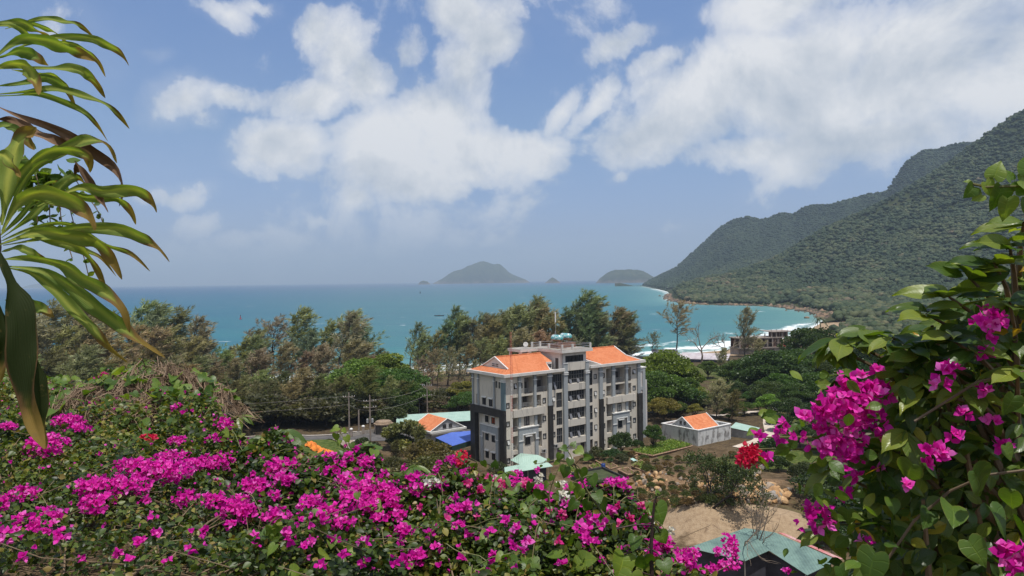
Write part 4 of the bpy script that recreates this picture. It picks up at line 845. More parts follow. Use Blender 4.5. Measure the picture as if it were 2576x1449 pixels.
for i, (x, y, Y, c, ix) in enumerate([(1052,905,262,3,4),(1085,882,262,3,4),(1125,878,258,0,4),(1165,870,262,1,2),(1205,855,265,1,4),(1248,852,268,1,0),(1300,832,270,0,3),(1345,838,275,3,3),(1390,850,275,1,1),(1430,850,280,2,3)]):
    tree_at(x, y, Y, 0, ix, [BROWN, OLIVE, GGREEN, RUST][c], RM if x < 1180 else 'dense olive brown casuarina just behind the roof terrace', 'tree', GR, sx=1.45)
tree_at(1700, 764, 372, 0, 4, RUST, 'lone round topped brown casuarina on the beach right of the building', 'tree', sx=1.35)
tree_at(1872, 778, 352, 0, 3, BROWN, 'brown casuarina leaning in front of the unfinished concrete building', 'tree', sx=1.05)
tree_at(1640, 838, 345, 0, 4, GGREEN, 'small sparse casuarina in front of the surf beside the grey shed', 'tree', sx=1.1)
tree_at(1905, 855, 300, 0, 3, BROWN, 'small brown casuarina below the unfinished building', 'tree', sx=1.3)
tree_at(1800, 960, 182, 0, 3, BROWN, 'dry brown conifer behind the white house with the orange gable roof', 'tree', sx=1.5)
tree_at(1838, 985, 178, 0, 0, DULL, 'olive conifer rising behind the small green roofed shed', 'tree', sx=1.5)
tree_at(1810, 880, 265, 0, 0, BROWN, 'brown conifer between the pale beach roofs and the green trees', 'tree', sx=1.6)
# green broadleaved trees
GB = 'broadleaved trees between the building and the beach on the right'
for i, (x, y, Y, c, lab) in enumerate([(1680,884,212,3,'bright round green tree right behind the rear wing'),(1645,935,190,1,''),(1722,945,205,1,''),(1668,1000,178,5,''),(1762,975,200,5,''),(1700,1010,185,1,''),(1745,1015,183,5,''),(1855,905,240,2,''),(1902,895,228,2,''),(1950,882,222,2,''),(1998,875,232,2,''),
      (2048,822,262,4,'tall dark tree below the palm at the edge of the surf'),(2105,850,250,4,''),(1935,960,200,2,''),(1995,962,192,2,''),(2058,935,198,2,''),(2100,970,180,4,''),(1885,985,205,2,''),(1880,935,225,1,''),(1985,1000,172,4,''),(2045,1015,168,4,''),(2095,1040,160,4,''),(1930,990,186,3,'pale green low tree beside the white sand path'),(1870,1010,186,1,''),(2150,900,215,4,''),(2200,860,240,4,''),(2250,870,220,4,''),(2160,1000,175,4,''),(2220,980,175,4,''),(2280,920,190,4,''),(2010,1060,150,4,''),(2070,1080,145,4,''),(1962,1040,166,4,'')]):
    tree_at(x, y, Y, 1, i, [None, GREEN, (.06, .105, .026), BRIGHT, DARK, YELL][c if c else 1], lab or ['dark green broadleaf tree in the thick wood right of the white house', 'mid green broadleaf tree in the strip beside the rear wing', ''][0 if x > 1780 else 1], 'tree', None if lab else GB, sx=1.25)
GC = 'green broadleaved trees at the left foot of the grove'
for i, (x, y, Y, c, lab) in enumerate([(905,905,205,3,'fresh green tree poking out of the grove left of the rusty casuarinas'),(958,885,208,3,'tall light green tree left of the rusty casuarinas'),(1000,925,200,1,''),(1030,960,196,1,''),(985,980,190,1,''),(930,960,196,1,''),(868,930,215,1,''),(815,985,190,3,''),(775,1000,186,1,''),(1160,955,200,5,'yellowish tree touching the left edge of the building'),(1170,985,188,1,''),(1010,1005,182,4,'')]):
    tree_at(x, y, Y, 1, i + 1, [None, GREEN, (.06, .105, .026), BRIGHT, DARK, YELL][c], lab or 'dark green leafy tree behind the utility poles', 'tree', None if lab else GC, sx=1.2)
for i, (x, y, Y, c, lab) in enumerate([(1045,1075,146,0,''),(1010,1050,150,0,''),(1075,1110,138,1,''),(1030,1120,136,0,''),(1110,1140,131,1,''),(1060,1150,128,1,''),(985,1110,140,1,''),(1145,1150,130,0,''),(990,1150,128,1,'')]):
    tree_at(x, y, Y, 2 if i % 3 else 0, i, [DULL, (.12, .105, .04)][c], 'olive brown feathery bush below the small orange roofed house', 'bush', 'olive bushes below the small orange roofed house', sx=1.3 if i % 3 else 1.6, name='bush')
tree_at(1640, 1065, 150, 1, 2, GREEN, 'leafy green tree left of the white walled house', 'tree', sx=.85)
for i, (x, y, Y, lab) in enumerate([(1560,1085,146,'tall leafy shrub against the front wall beside the far right black pilaster'),(1500,1122,141,'rounded dark shrub before the front wall'),(1535,1128,140,''),(1560,1140,138,''),(1475,1135,139,''),(1250,1160,131,''),(1600,1105,150,'')]):
    tree_at(x, y, Y, 2, i, [(.05, .085, .03), (.085, .10, .045)][i % 2], lab or 'low green shrub at the foot of the building front', 'bush', None if lab else 'shrubs at the foot of the building front', sx=.9)
for i, (x, y, Y) in enumerate([(1955,1150,132),(2020,1165,122),(2070,1190,112),(2085,1250,104),(2110,1230,100),(2080,1310,95),(1940,1100,142)]):
    tree_at(x, y, Y, 1 if i % 2 else 2, i, DARK, 'dark bushy tree above the boulder heap', 'tree', 'dark trees above the boulder heap', sx=1.3, name='broadleaf_tree')
for i, (x, y, Y) in enumerate([(905,1100,148),(940,1110,146),(870,1085,176),(1000,1090,150),(720,1060,182),(690,1050,184),(760,1070,178),(640,1060,184)]):
    tree_at(x, y, Y, 2, i, (.06, .075, .03), 'small green bush beside the road and the capped fence posts', 'bush', 'bushes beside the road', sx=1.0)
for i, (x, y) in enumerate([(40,905),(90,930),(170,915),(250,925),(320,920),(400,930),(455,925),(505,935),(535,985),(575,965),(625,960),(668,962),(722,958),(775,952),(822,968),(905,930),(960,950),(1000,960)]):
    tree_at(x, y, 176 + 16 * r_.random(), 0, i * 2, [OLIVE, DULL, BROWN, DULL][i % 4], LF, 'tree', GL, sx=1.7)
for i in range(34):
    x = 430 + 560 * ((i * .618) % 1); y = 985 + 45 * r_.random(); tree_at(x, y, 174 + 12 * r_.random(), 2, i, [(.075, .07, .032), (.10, .085, .045), (.055, .07, .03)][i % 3], 'low olive brown undergrowth bush at the foot of the left grove', 'bush', 'undergrowth bushes at the foot of the left grove', sx=1.5)
for i, (x, y, Y) in enumerate([(1780,905,255),(1830,930,240),(1880,900,250),(1925,905,236),(1975,905,228),(2025,890,240),(1800,985,208),(1850,960,214),(1910,955,208),(1960,935,214),(2030,950,205),(1765,1000,196),(1830,1025,180),(1905,1010,192),(2080,900,225),(2130,930,200),(1700,915,222),(1740,965,206),(1640,905,222),(1700,960,196)]):
    tree_at(x, y, Y, 1, i + 2, [GREEN, (.06, .105, .026), (.075, .105, .03)][i % 3], 'dark green broadleaf tree in the thick wood right of the white house' if x > 1760 else 'mid green broadleaf tree in the strip beside the rear wing', 'tree', GB, sx=1.3)
for i, (x, y, Y, ix) in enumerate([(1036,925,236,4),(1066,915,232,2),(1096,922,238,4),(1122,908,240,2),(1150,918,236,4),(1180,910,244,2)]):
    tree_at(x, y, Y, 0, ix, [RUST, BROWN, OLIVE][i % 3], RM, 'tree', GR, sx=1.5)
for i in range(26):
    x = 1015 + 180 * ((i * .618) % 1); tree_at(x, 965 + 55 * r_.random(), 196 + 70 * r_.random(), 2, i, [(.075, .07, .032), (.05, .075, .025), (.10, .085, .045)][i % 3], 'low dark bush under the casuarinas left of the building', 'bush', 'bushes under the casuarinas left of the building', sx=1.6)
for i in range(110):
    x = 1590 + 330 * ((i * .618) % 1); y = 1150 + 130 * ((i * .414) % 1); p = hit(x, y)
    if p.x < 21 and p.y > 125: continue
    e_ = plant_tree('weed_clump', BUSH[i % 3], (p.x, p.y, gz(p.x, p.y) - .1), .22 + .3 * r_.random(), r_.random() * 6, [(.20, .13, .06), (.12, .11, .045), (.09, .11, .03)][i % 3], 'dry weed clump on the rubble between the garden and the sand heap', 'weeds', 'weed clumps on the rubble')
# leafless trees and dry scrub: one continuous branching mesh each
DRY = flat('dry_twigs', (.17, .125, .09), (.10, .075, .055), 2, .9, .1); DRYL = flat('pale_twigs', (.26, .21, .16), (.17, .13, .10), 2, .9, .1)
def branching(mb, p, d, L, rad, depth, r, spread=.5, up=.1, tips=None):
    pts = limb_path(p, d, L, 4, .13, (0, 0, up), r); mb.tube(pts, [rad * (1 - .12 * i) for i in range(5)], 5 if rad > .03 else 3, False)
    if tips is not None and depth <= 1: tips += [(pts[3], pts[4] - pts[3]), (pts[4], pts[4] - pts[3])]
    if depth <= 0: return
    for k in range(3 if depth > 1 else 4):
        t = (2 + r.random() * 2) if k else 4; i = min(int(t), 3); q = pts[i] + (pts[i + 1] - pts[i]) * (t - i); dd = pts[i + 1] - pts[i]; dd /= np.linalg.norm(dd)
        branching(mb, q, dd + r.normal(size=3) * spread, L * (.55 + .25 * r.random()), rad * .55, depth - 1, r, spread, up, tips)
def bare_tree(name, loc, H, seed, mat, label, cat, group=None, spread=.5, nstem=1, depth=4, up=.1, rad=.03, crown=None):
    r = np.random.default_rng(seed); mb = MB(); tips = [] if crown else None
    for k in range(nstem):
        d = np.array((0, 0, 1.0)) if nstem == 1 else np.array((r.normal() * .6, r.normal() * .6, 1.0)); branching(mb, (r.normal() * .1 * (nstem > 1), r.normal() * .1 * (nstem > 1), -.2), d / np.linalg.norm(d), H * .42, H * rad, depth, r, spread, up, tips)
    e = empty(name, loc, 0, label, cat, group); mb.build('branches' if not crown else 'trunk', mat, e)
    if crown:
        col, n, s, size = crown; T = np.array([t[0] for t in tips]); n_ = len(T); P = np.repeat(T, n, 0) + r.normal(size=(n_ * n, 3)) * s * np.array((1, 1, .5)); X, Y, Z = frames(r.normal(size=(n_ * n, 3)) + np.array((0, 0, .3)))
        S = size * (.6 + .8 * r.random((n_ * n, 1))); V, Fq, _ = scatter(LEAF_V, LEAF_F, P, X * S, Y * S, Z * S)
        c = np_mesh('crown', V, Fq, LEAVES, e, {'rnd': np.repeat(np.clip(np.repeat(r.random(n_), n) * .6 + r.random(n_ * n) * .4, 0, 1), 4)}); c.color = (*col, 1)
    return e
def gpt(px, py): p = hit(px, py); return (p.x, p.y, gz(p.x, p.y))
x_ = ray(1765, 900).x * 320; bare_tree('bare_tree', (x_, 320, gz(x_, 320)), 17, 3, DRYL, 'leafless pale tree in front of the pinkish beach roof', 'tree', spread=.55)
x_ = ray(1822, 900).x * 318; bare_tree('bare_tree', (x_, 318, gz(x_, 318)), 16, 4, DRYL, 'leafless tree just left of the unfinished building', 'tree', spread=.5)
for i, (px, Y, h) in enumerate([(580,181,8),(635,176,8),(680,179,8),(725,180,8),(770,181,8),(815,180,7),(860,184,7),(540,182,8),(560,180,9),(610,178,9),(655,172,8),(700,174,9),(745,176,8),(790,178,7),(520,176,9),(470,176,9),(830,182,6)]):
    x_ = ray(px, 1000).x * Y; bare_tree('dry_scrub', (x_, Y, gz(x_, Y)), h, 70 + i, DRY, 'dry leafless brown scrub on the verge behind the road', 'scrub', 'dry scrub behind the road', .6, 4, 3, .05, .012)
p_ = (26.4, 99.0); bare_tree('acacia_tree', (p_[0], p_[1], gz(*p_) - .3), 8.6, 12, flat('dark_bark', (.05, .04, .035), (.03, .025, .022), 3, .9), 'dark spreading thin leaved acacia on the sand heap', 'tree', None, .75, 3, 4, -.01, .022, ((.06, .085, .026), 9, .36, .24))
p_ = (27.8, 88.5); bare_tree('bare_tree', (p_[0], p_[1], gz(*p_)), 11.5, 22, DRYL, 'leafless thin branched grey tree in front of the big green metal roof', 'tree', None, .5, 3, 3, .06, .011)
# palm at the beach end
Yp = 335; xp = ray(2064, 800).x * Yp; zb = gz(xp, Yp); zt = at(2064, 800, Yp).z
e = empty('palm_tree', (xp, Yp, zb), 0, 'single palm rising above the dark trees at the end of the beach', 'palm tree'); m = MB(); h_ = zt - zb; m.tube([(0, 0, -.3), (.3, 0, h_ * .5), (-.4, 0, h_)], [.28, .2, .16], 7); m.build('trunk', BARK, e)
m = MB()
for k in range(15):
    a = k * 2.4; L = 3.6 + .6 * math.sin(k); u0 = .7 - .09 * k
    pts = [Vector((-.4 + math.cos(a) * L * t + .9 * t * t, math.sin(a) * L * t, h_ + L * (u0 * t - 1.0 * t * t))) for t in (0, .25, .5, .75, 1)]; sd_ = Vector((-math.sin(a), math.cos(a), 0))
    for i in range(4):
        w0, w1 = .42 * (1 - .2 * i), .42 * (1 - .2 * (i + 1)); m.quad(pts[i] - sd_ * w0 - Vector((0, 0, .2)), pts[i], pts[i + 1], pts[i + 1] - sd_ * w1 - Vector((0, 0, .2))); m.quad(pts[i] + sd_ * w0 - Vector((0, 0, .2)), pts[i], pts[i + 1], pts[i + 1] + sd_ * w1 - Vector((0, 0, .2)))
m.build('fronds', flat('palm_green', (.05, .075, .03), (.09, .1, .04), 1, .5), e)

# ------------------------------------------------------------------ the forest on the hills: one mass of crowns
def forest():
    r = np.random.default_rng(77)
    n = 34000; x = r.uniform(255, 1250, n); y = r.uniform(640, 1640, n); z = near_hill_z(x, y); s = shore_sd(x, y)
    clump = fbm2(x, y, 45, 3, 91)
    ok = (z > 1.8) & (s > 14) & (x / y < .78) & (r.random(n) < .9 + clump)
    P1 = np.stack([x, y, z], 1)[ok]; s1 = (2.7 + 3.6 * r.random(n)[ok] ** 1.6) * (1 + .3 * (s[ok] < 90)); t1 = np.clip(.38 + .55 * clump[ok] + .11 * r.normal(size=ok.sum()) + .28 * (s[ok] < 110) * (r.random(ok.sum()) < .6) + .45 * (r.random(ok.sum()) < .018), 0, 1)
    n = 40000; u = r.uniform(.17, .80, n); t = r.uniform(.03, 1.02, n); x, y, z = ridge_uv(u, t); ok = (z > 6) & (r.random(n) < .95)
    P2 = np.stack([x, y, z], 1)[ok]; s2 = 3.6 + 3.8 * r.random(ok.sum()) ** 1.5; t2 = np.clip(.14 + .5 * fbm2(P2[:, 0], P2[:, 1], 140, 3, 92) + .10 * r.normal(size=len(P2)), 0, 1)
    n = 9000; x = r.uniform(40, 640, n); y = r.uniform(70, 740, n); ok = (shore_sd(x, y) > 26) & (x / y > np.where(y > 470, .44, .48)) & (x / y < 1.6); P3 = np.stack([x, y, ground_z(x, y) - .5], 1)[ok]
    P = np.concatenate([P1, P2, P3]); S = np.concatenate([s1, s2, 2.6 + 2.6 * r.random(len(P3))]); T = np.concatenate([t1, t2, np.clip(.5 + .2 * r.normal(size=len(P3)), 0, 1)])
    m = bpy.data.materials.new('forest_canopy'); m.use_nodes = True; m.node_tree.nodes.clear(); N = NT(m.node_tree)
    tone = N.n('ShaderNodeAttribute', attribute_name='tone', attribute_type='INSTANCER').outputs['Fac']
    a = N.n('ShaderNodeAttribute', attribute_name='rnd').outputs['Fac']
    c = N.ramp(tone, [(.0, (.020, .034, .018)), (.4, (.034, .050, .025)), (.68, (.056, .068, .033)), (.88, (.075, .077, .041)), (1, (.105, .085, .058))])
    c = N.mix(1.0, c, N.ramp(a, [(0, (.7, .75, .7)), (.5, (1, 1.03, .95)), (1, (1.4, 1.38, 1.2))]), blend='MULTIPLY')
    finish(N, princ(N, c, .7, .2))
    col = bpy.data.collections.new('crown_shapes')
    for k in range(4):
        rr = np.random.default_rng(200 + k); bm = bmesh.new(); bmesh.ops.create_icosphere(bm, subdivisions=2, radius=1); iv = np.array([q.co for q in bm.verts]); jf = np.array([[q.index for q in f.verts] for f in bm.faces]); bm.free(); v, f, Q, o_ = [], [], [], 0
        for c_ in range(5):
            cc = rr.normal(size=3) * np.array((.46, .46, .2)) + np.array((0, 0, .45)); kr = .42 + .25 * rr.random(); nn_ = 1 + .22 * rr.normal(size=(len(iv), 1)) * .8; v.append(iv * nn_ * kr * np.array((1, 1, .85)) + cc); f.append(jf + o_); o_ += len(iv); Q.append(np.clip(.5 + .25 * rr.normal() + .12 * rr.normal(size=len(iv)), 0, 1))
        v, f, Q = np.concatenate(v), np.concatenate(f), np.concatenate(Q)
        o = np_mesh('crown_shape', v, f, m, attrs={'rnd': Q}); COL.objects.unlink(o); col.objects.link(o)
    me = bpy.data.meshes.new('forest'); me.vertices.add(len(P)); me.vertices.foreach_set('co', P.astype(np.float32).ravel())
    for nm, arr in (('size', S), ('tone', T), ('turn', r.random(len(P)) * 6.28)):
        q = me.attributes.new(nm, 'FLOAT', 'POINT'); q.data.foreach_set('value', arr.astype(np.float32))
    q = me.attributes.new('pick', 'INT', 'POINT'); q.data.foreach_set('value', r.integers(0, 4, len(P)).astype(np.int32))
    o = link('forest', me); tag(o, 'dense dark green forest covering the hills on the right', 'forest', kind='stuff'); me.materials.append(m)
    g = bpy.data.node_groups.new('forest_crowns', 'GeometryNodeTree'); g.interface.new_socket('Geometry', in_out='INPUT', socket_type='NodeSocketGeometry'); g.interface.new_socket('Geometry', in_out='OUTPUT', socket_type='NodeSocketGeometry')
    G = NT(g); gi = G.n('NodeGroupInput'); go = G.n('NodeGroupOutput')
    na = lambda nm, dt: (lambda d: (setattr(d.inputs[0], 'default_value', nm), d.outputs[0])[1])(G.n('GeometryNodeInputNamedAttribute', data_type=dt))
    ci = G.n('GeometryNodeCollectionInfo'); ci.inputs[0].default_value = col; ci.inputs[1].default_value = True; ci.inputs[2].default_value = True
    ip = G.n('GeometryNodeInstanceOnPoints'); g.links.new(gi.outputs[0], ip.inputs['Points']); g.links.new(ci.outputs[0], ip.inputs['Instance']); ip.inputs['Pick Instance'].default_value = True
    g.links.new(na('pick', 'INT'), ip.inputs['Instance Index'])
    cx = G.n('ShaderNodeCombineXYZ'); g.links.new(na('turn', 'FLOAT'), cx.inputs[2]); 
    er = G.n('FunctionNodeEulerToRotation'); g.links.new(cx.outputs[0], er.inputs[0]); g.links.new(er.outputs[0], ip.inputs['Rotation'])
    g.links.new(na('size', 'FLOAT'), ip.inputs['Scale']); g.links.new(ip.outputs[0], go.inputs[0])
    md = o.modifiers.new('crowns', 'NODES'); md.node_group = g
forest()
# ------------------------------------------------------------------ road, houses, sheds, poles, rocks, boats
def drape(name, pts, half, mat, lift=.07, kind='structure'):
    """strip laid on the ground along pts"""
    P = []; 
    for i in range(len(pts) - 1):
        n = max(2, int((Vector(pts[i + 1]) - Vector(pts[i])).length / 1.2))
        P += [Vector(pts[i]).lerp(Vector(pts[i + 1]), k / n) for k in range(n)]
    P.append(Vector(pts[-1])); V = []; Fq = []; m = 6
    for i, p in enumerate(P):
        t = (P[min(i + 1, len(P) - 1)] - P[max(i - 1, 0)]).normalized(); nn = Vector((-t.y, t.x))
        for j in range(m + 1): q = p + nn * half * (2 * j / m - 1); V.append((q.x, q.y, gz(q.x, q.y) + lift))
    for i in range(len(P) - 1):
        for j in range(m): a = i * (m + 1) + j; Fq.append((a, a + 1, a + m + 2, a + m + 1))
    mb = MB(); mb.add(V, Fq); o = mb.build(name, mat, None, True)
    if kind: o['kind'] = kind
    return o
ASPH = flat('asphalt', (.13, .12, .115), (.085, .08, .078), .5, .9, .2, bump=.2)
drape('road', [(-160, 166), (-90, 160), (-60, 157.5), (-40, 158.5), (-25, 163), (-8, 171), (20, 188), (45, 200)], 4.6, ASPH, .10)
drape('driveway', [(-38, 156), (-36, 150), (-33, 144), (-28, 138)], 4.2, flat('worn_concrete', (.34, .27, .20), (.25, .20, .15), .35, .9), .16)
WL = flat('road_paint', (.72, .70, .66), (.55, .53, .5), 2)
for i in range(7):
    x0 = -48 + i * 2.3; d0 = MB(); y0 = 155.6 + .06 * i
    d0.quad((x0, y0, gz(x0, y0) + .2), (x0 + 1.2, y0 + .03, gz(x0 + 1.2, y0) + .2), (x0 + 1.2, y0 + .38, gz(x0 + 1.2, y0 + .4) + .2), (x0, y0 + .35, gz(x0, y0 + .4) + .2)); d0.build('road_dash', WL)['kind'] = 'structure'
drape('kerb', [(-160, 171.2), (-90, 165), (-60, 162.6), (-41, 163.3), (-27, 168)], .35, flat('kerb_stone', (.45, .41, .37), (.33, .30, .27), 1), .25)
drape('sand_path', [(46, 150), (52, 156), (58, 165), (61, 175), (65.5, 188), (72, 200), (80, 206)], 1.5, flat('pale_sand', (.58, .50, .42), (.47, .39, .31), .7, .95), .12)
drape('sand_path', [(50, 186), (57, 188), (65, 190)], 1.0, flat('pale_sand', (.58, .50, .42)), .17)
def sheet(mb, pts, th=.06):                      # thin roof sheet
    n = (Vector(pts[1]) - Vector(pts[0])).cross(Vector(pts[2]) - Vector(pts[0])).normalized()
    if n.z < 0: n = -n
    mb.prism(pts, -n * th)
def corr(name, c1, c2, axis=(1, 0, 0), per=.33, rough=.45):
    m, N = new_mat(name); o = N.n('ShaderNodeTexCoord').outputs['Object']; d = N.vm('DOT_PRODUCT', o, axis)
    w = N.m('SINE', N.m('MULTIPLY', d, 6.283 / per)); st = N.noise(N.vm('MULTIPLY', o, (.6, .6, .6)), .8, 5, .65)
    col = N.mix(N.ss(st, .35, .7), (*c1, 1), (*c2, 1)); finish(N, princ(N, col, rough, .35, bump=w, bdist=.03, bstr=.8)); return m
PGREEN = corr('pale_green_sheet', (.37, .51, .43), (.30, .43, .36)); TGREEN = corr('teal_sheet', (.17, .26, .22), (.095, .15, .135))
def shed(name, roofs, mat, label, cat, posts=(), wall=None, zg=6.0, group=None):
    cx = sum(p[0] for r in roofs for p in r) / sum(len(r) for r in roofs); cy = sum(p[1] for r in roofs for p in r) / sum(len(r) for r in roofs)
    e = empty(name, (cx, cy, zg), 0, label, cat, group); L = lambda p: (p[0] - cx, p[1] - cy, p[2] - zg)
    for r in roofs:
        m = MB(); sheet(m, [L(p) for p in r]); m.build('roof', mat, e)
    for p in posts:
        m = MB(); q = L(p); m.tube([(q[0], q[1], -.3), (q[0], q[1], q[2])], .07, 6); m.build('post', RAIL, e)
    if wall:
        m = MB(); pts = [L(p) for p in wall[0]]; 
        for i in range(len(pts) - 1):
            a, b = Vector(pts[i]), Vector(pts[i + 1]); t = (b - a); t.z = 0; n = Vector((-t.y, t.x, 0)).normalized() * .1
            m.prism([(a.x, a.y, -.3), (b.x, b.y, -.3), b, a], n)
        m.build('wall', wall[1], e)
    return e
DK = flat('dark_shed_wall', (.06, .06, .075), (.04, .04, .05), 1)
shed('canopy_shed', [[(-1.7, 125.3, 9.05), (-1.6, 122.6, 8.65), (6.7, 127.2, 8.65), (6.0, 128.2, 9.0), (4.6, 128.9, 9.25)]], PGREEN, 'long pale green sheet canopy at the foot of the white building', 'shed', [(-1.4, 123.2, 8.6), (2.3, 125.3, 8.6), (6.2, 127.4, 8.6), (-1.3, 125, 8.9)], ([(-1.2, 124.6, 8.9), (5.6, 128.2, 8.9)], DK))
shed('canopy_shed', [[(-.7, 130.8, 8.95), (1.2, 127.9, 8.75), (1.7, 130.9, 9.6)], [(1.2, 127.9, 8.75), (6.3, 131.0, 8.75), (4.3, 132.2, 9.45), (1.7, 130.9, 9.6)], [(-.7, 130.8, 8.95), (1.7, 130.9, 9.6), (4.3, 132.2, 9.45), (1.2, 135.2, 9.1)]], PGREEN, 'pale green peaked sheet roof between the radio mast and the building front', 'shed', [(-.5, 130.7, 8.9), (1.2, 128.2, 8.7), (6.0, 131.0, 8.7)])
bl_ = corr('blue_sheet', (.085, .155, .52), (.075, .13, .46), (-.35, .94, 0), .4, .4)
shed('blue_pavilion', [[(-15.9, 148.7, 9.3), (-11.9, 141.5, 9.2), (-8.3, 146.0, 9.3), (-12.7, 148.6, 10.35)], [(-12.7, 148.6, 10.35), (-8.3, 146.0, 9.3), (-5.6, 148.3, 9.4), (-8.0, 150.4, 10.3)]], bl_, 'open pavilion with a bright blue sheet roof beside the building', 'pavilion',
     [(-15.4, 148.4, 9.2), (-11.9, 142.2, 9.1), (-8.4, 146.2, 9.2), (-6.2, 148.3, 9.3)])
e = bpy.data.objects['blue_pavilion']; m = MB(); o_ = e.location
for a, b in [((-15.9, 148.7, 9.2), (-11.9, 141.5, 9.1)), ((-11.9, 141.5, 9.1), (-8.3, 146.0, 9.2))]:
    a = Vector(a) - o_; b = Vector(b) - o_; t = b - a; n = Vector((-t.y, t.x, 0)).normalized() * .06; m.prism([a, b, b - Vector((0, 0, .95)), a - Vector((0, 0, .95))], n)
m.build('fascia', flat('dark_green_fascia', (.022, .05, .036), (.03, .06, .045), 1), e)
shed('lean_to_roof', [[(-15.4, 150.2, 8.2), (-11.5, 144.8, 8.1), (-12.6, 139.8, 7.7), (-16.2, 146.1, 7.8)]], PGREEN, 'small pale green slanted sheet roof below the blue pavilion', 'shed', [(-12.7, 140.3, 7.7), (-15.9, 146, 7.7)])
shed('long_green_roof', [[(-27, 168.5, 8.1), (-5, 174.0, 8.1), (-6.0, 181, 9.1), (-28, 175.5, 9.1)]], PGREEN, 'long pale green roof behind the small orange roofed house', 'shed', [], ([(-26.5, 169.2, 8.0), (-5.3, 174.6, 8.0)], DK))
shed('green_roof_shed', [[(47.4, 160.9, 8.1), (51.6, 157.6, 7.6), (54.0, 161.0, 7.9), (49.8, 164.6, 8.5)]], PGREEN, 'little shed with a pale green roof right of the white walled house', 'shed', [], ([(47.7, 161.0, 7.9), (51.5, 158.0, 7.5), (53.6, 161.0, 7.8)], flat('shed_wall', (.36, .34, .31), (.25, .24, .22), 1)))
# house with the orange roof and white gutter, left of the building
A36 = math.atan2(.6, .8)
e = empty('gabled_house', (-17.3, 153.1, 6.4), A36, 'small house with an orange tiled gable roof and white gutters', 'house'); w, dp, ez = 8.5, 8.2, 3.0
m = MB(); m.box(.4, w - .4, .4, dp - .4, -.6, ez - .25); m.build('wall', stained('grey_house_wall', (.40, .39, .38), (.25, .24, .23)), e)
m = MB(); m.box(-.25, w + .25, -.25, .15, ez - .25, ez + .15); m.box(-.25, .15, .152, dp + .25, ez - .25, ez + .15); m.box(w - .15, w + .25, .152, dp + .25, ez - .25, ez + .15); m.box(.152, w - .152, dp - .15, dp + .25, ez - .25, ez + .15); m.build('gutter', TRIM, e)
m = MB(); rz = ez + 2.35; tile_slope(m, (.2, .35, ez + .16), (.2, dp, ez + .16), (w / 2, dp, rz), (w / 2, .35, rz), .33); tile_slope(m, (w - .2, dp, ez + .16), (w - .2, .35, ez + .16), (w / 2, .35, rz), (w / 2, dp, rz), .33); ro = m.build('roof', TILE, e)
m = MB(); roof_bar(m, (.1, .3, ez + .16), (w / 2, .3, rz), .11, .05); roof_bar(m, (w - .1, .3, ez + .16), (w / 2, .3, rz), .11, .05); roof_bar(m, (.1, dp, ez + .16), (w / 2, dp, rz), .11, .05); m.build('verge', TRIM, ro)
m = MB(); m.prism([(.3, .45, ez + .152), (w - .3, .45, ez + .152), (w / 2, .45, rz - .08)], (0, .12, 0)); m.build('gable', flat('gable_grey', (.46, .46, .47), (.40, .40, .41), .6), e)
for x0 in (3.15, 4.65):
    m = MB()
    for k in range(5): m.box(x0, x0 + .85, .36, .448, ez + .42 + .17 * k, ez + .51 + .17 * k)
    m.build('gable_vent', DARKIN, e)
# white walled flat house with a small gable roof inside its parapet
e = empty('parapet_house', (38.1, 151.8, 6.0), A36, 'white walled flat house with an orange gable roof inside its parapet', 'house')
m = MB(); m.box(0, 10.9, 0, .22, -.4, 3.35); m.box(0, .22, .222, 9.9, -.4, 3.35); m.box(10.68, 10.9, .222, 9.9, -.4, 3.35); m.box(.222, 10.678, 9.68, 9.9, -.4, 3.35); m.box(.222, 10.678, .222, 9.678, 2.5, 2.7)
wm, N = new_mat('stained_white_wall'); o = N.n('ShaderNodeTexCoord').outputs['Object']; f = N.noise(N.vm('MULTIPLY', o, (1, 1, .35)), 1.3, 7, .7); g = N.noise(o, .35, 3)
finish(N, princ(N, N.mix(N.ss(N.m('MULTIPLY_ADD', g, .5, f), .72, .92), (.58, .58, .56, 1), (.20, .19, .18, 1)), .9, .1)); m.build('wall', wm, e)
m = MB(); m.box(-.1, 11.0, -.1, .32, 3.352, 3.5); m.box(-.1, .32, .322, 10.0, 3.352, 3.5); m.box(10.58, 11.0, .322, 10.0, 3.352, 3.5); m.box(.322, 10.578, 9.58, 10.0, 3.352, 3.5); m.build('parapet_coping', TRIM, e)
m = MB(); y0, y1, x0, x1, zr, zb = 1.6, 8.2, .9, 8.8, 5.35, 3.0; ym = (y0 + y1) / 2
tile_slope(m, (x0, y0, zb), (x1, y0, zb), (x1, ym, zr), (x0, ym, zr), .33); tile_slope(m, (x1, y1, zb), (x0, y1, zb), (x0, ym, zr), (x1, ym, zr), .33); ro = m.build('roof', TILE, e)
m = MB(); roof_bar(m, (x0, y0 - .1, zb), (x0, ym, zr), .12, .06); roof_bar(m, (x0, y1 + .1, zb), (x0, ym, zr), .12, .06); roof_bar(m, (x1, y0 - .1, zb), (x1, ym, zr), .12, .06); m.build('verge', TRIM, ro)
m = MB(); m.prism([(x0 + .12, y0, zb), (x0 + .12, y1, zb), (x0 + .12, ym, zr - .05)], (.1, 0, 0)); m.prism([(x1 - .12, y0, zb), (x1 - .12, y1, zb), (x1 - .12, ym, zr - .05)], (-.1, 0, 0)); m.build('gable', flat('gable_pale', (.50, .51, .52), (.44, .45, .46), .6), e)
for yv in (4.0, 5.1):
    m = MB()
    for k in range(4): m.box(x0 + .05, x0 + .118, yv, yv + .6, 3.75 + .2 * k, 3.86 + .2 * k)
    m.build('gable_vent', DARKIN, e)
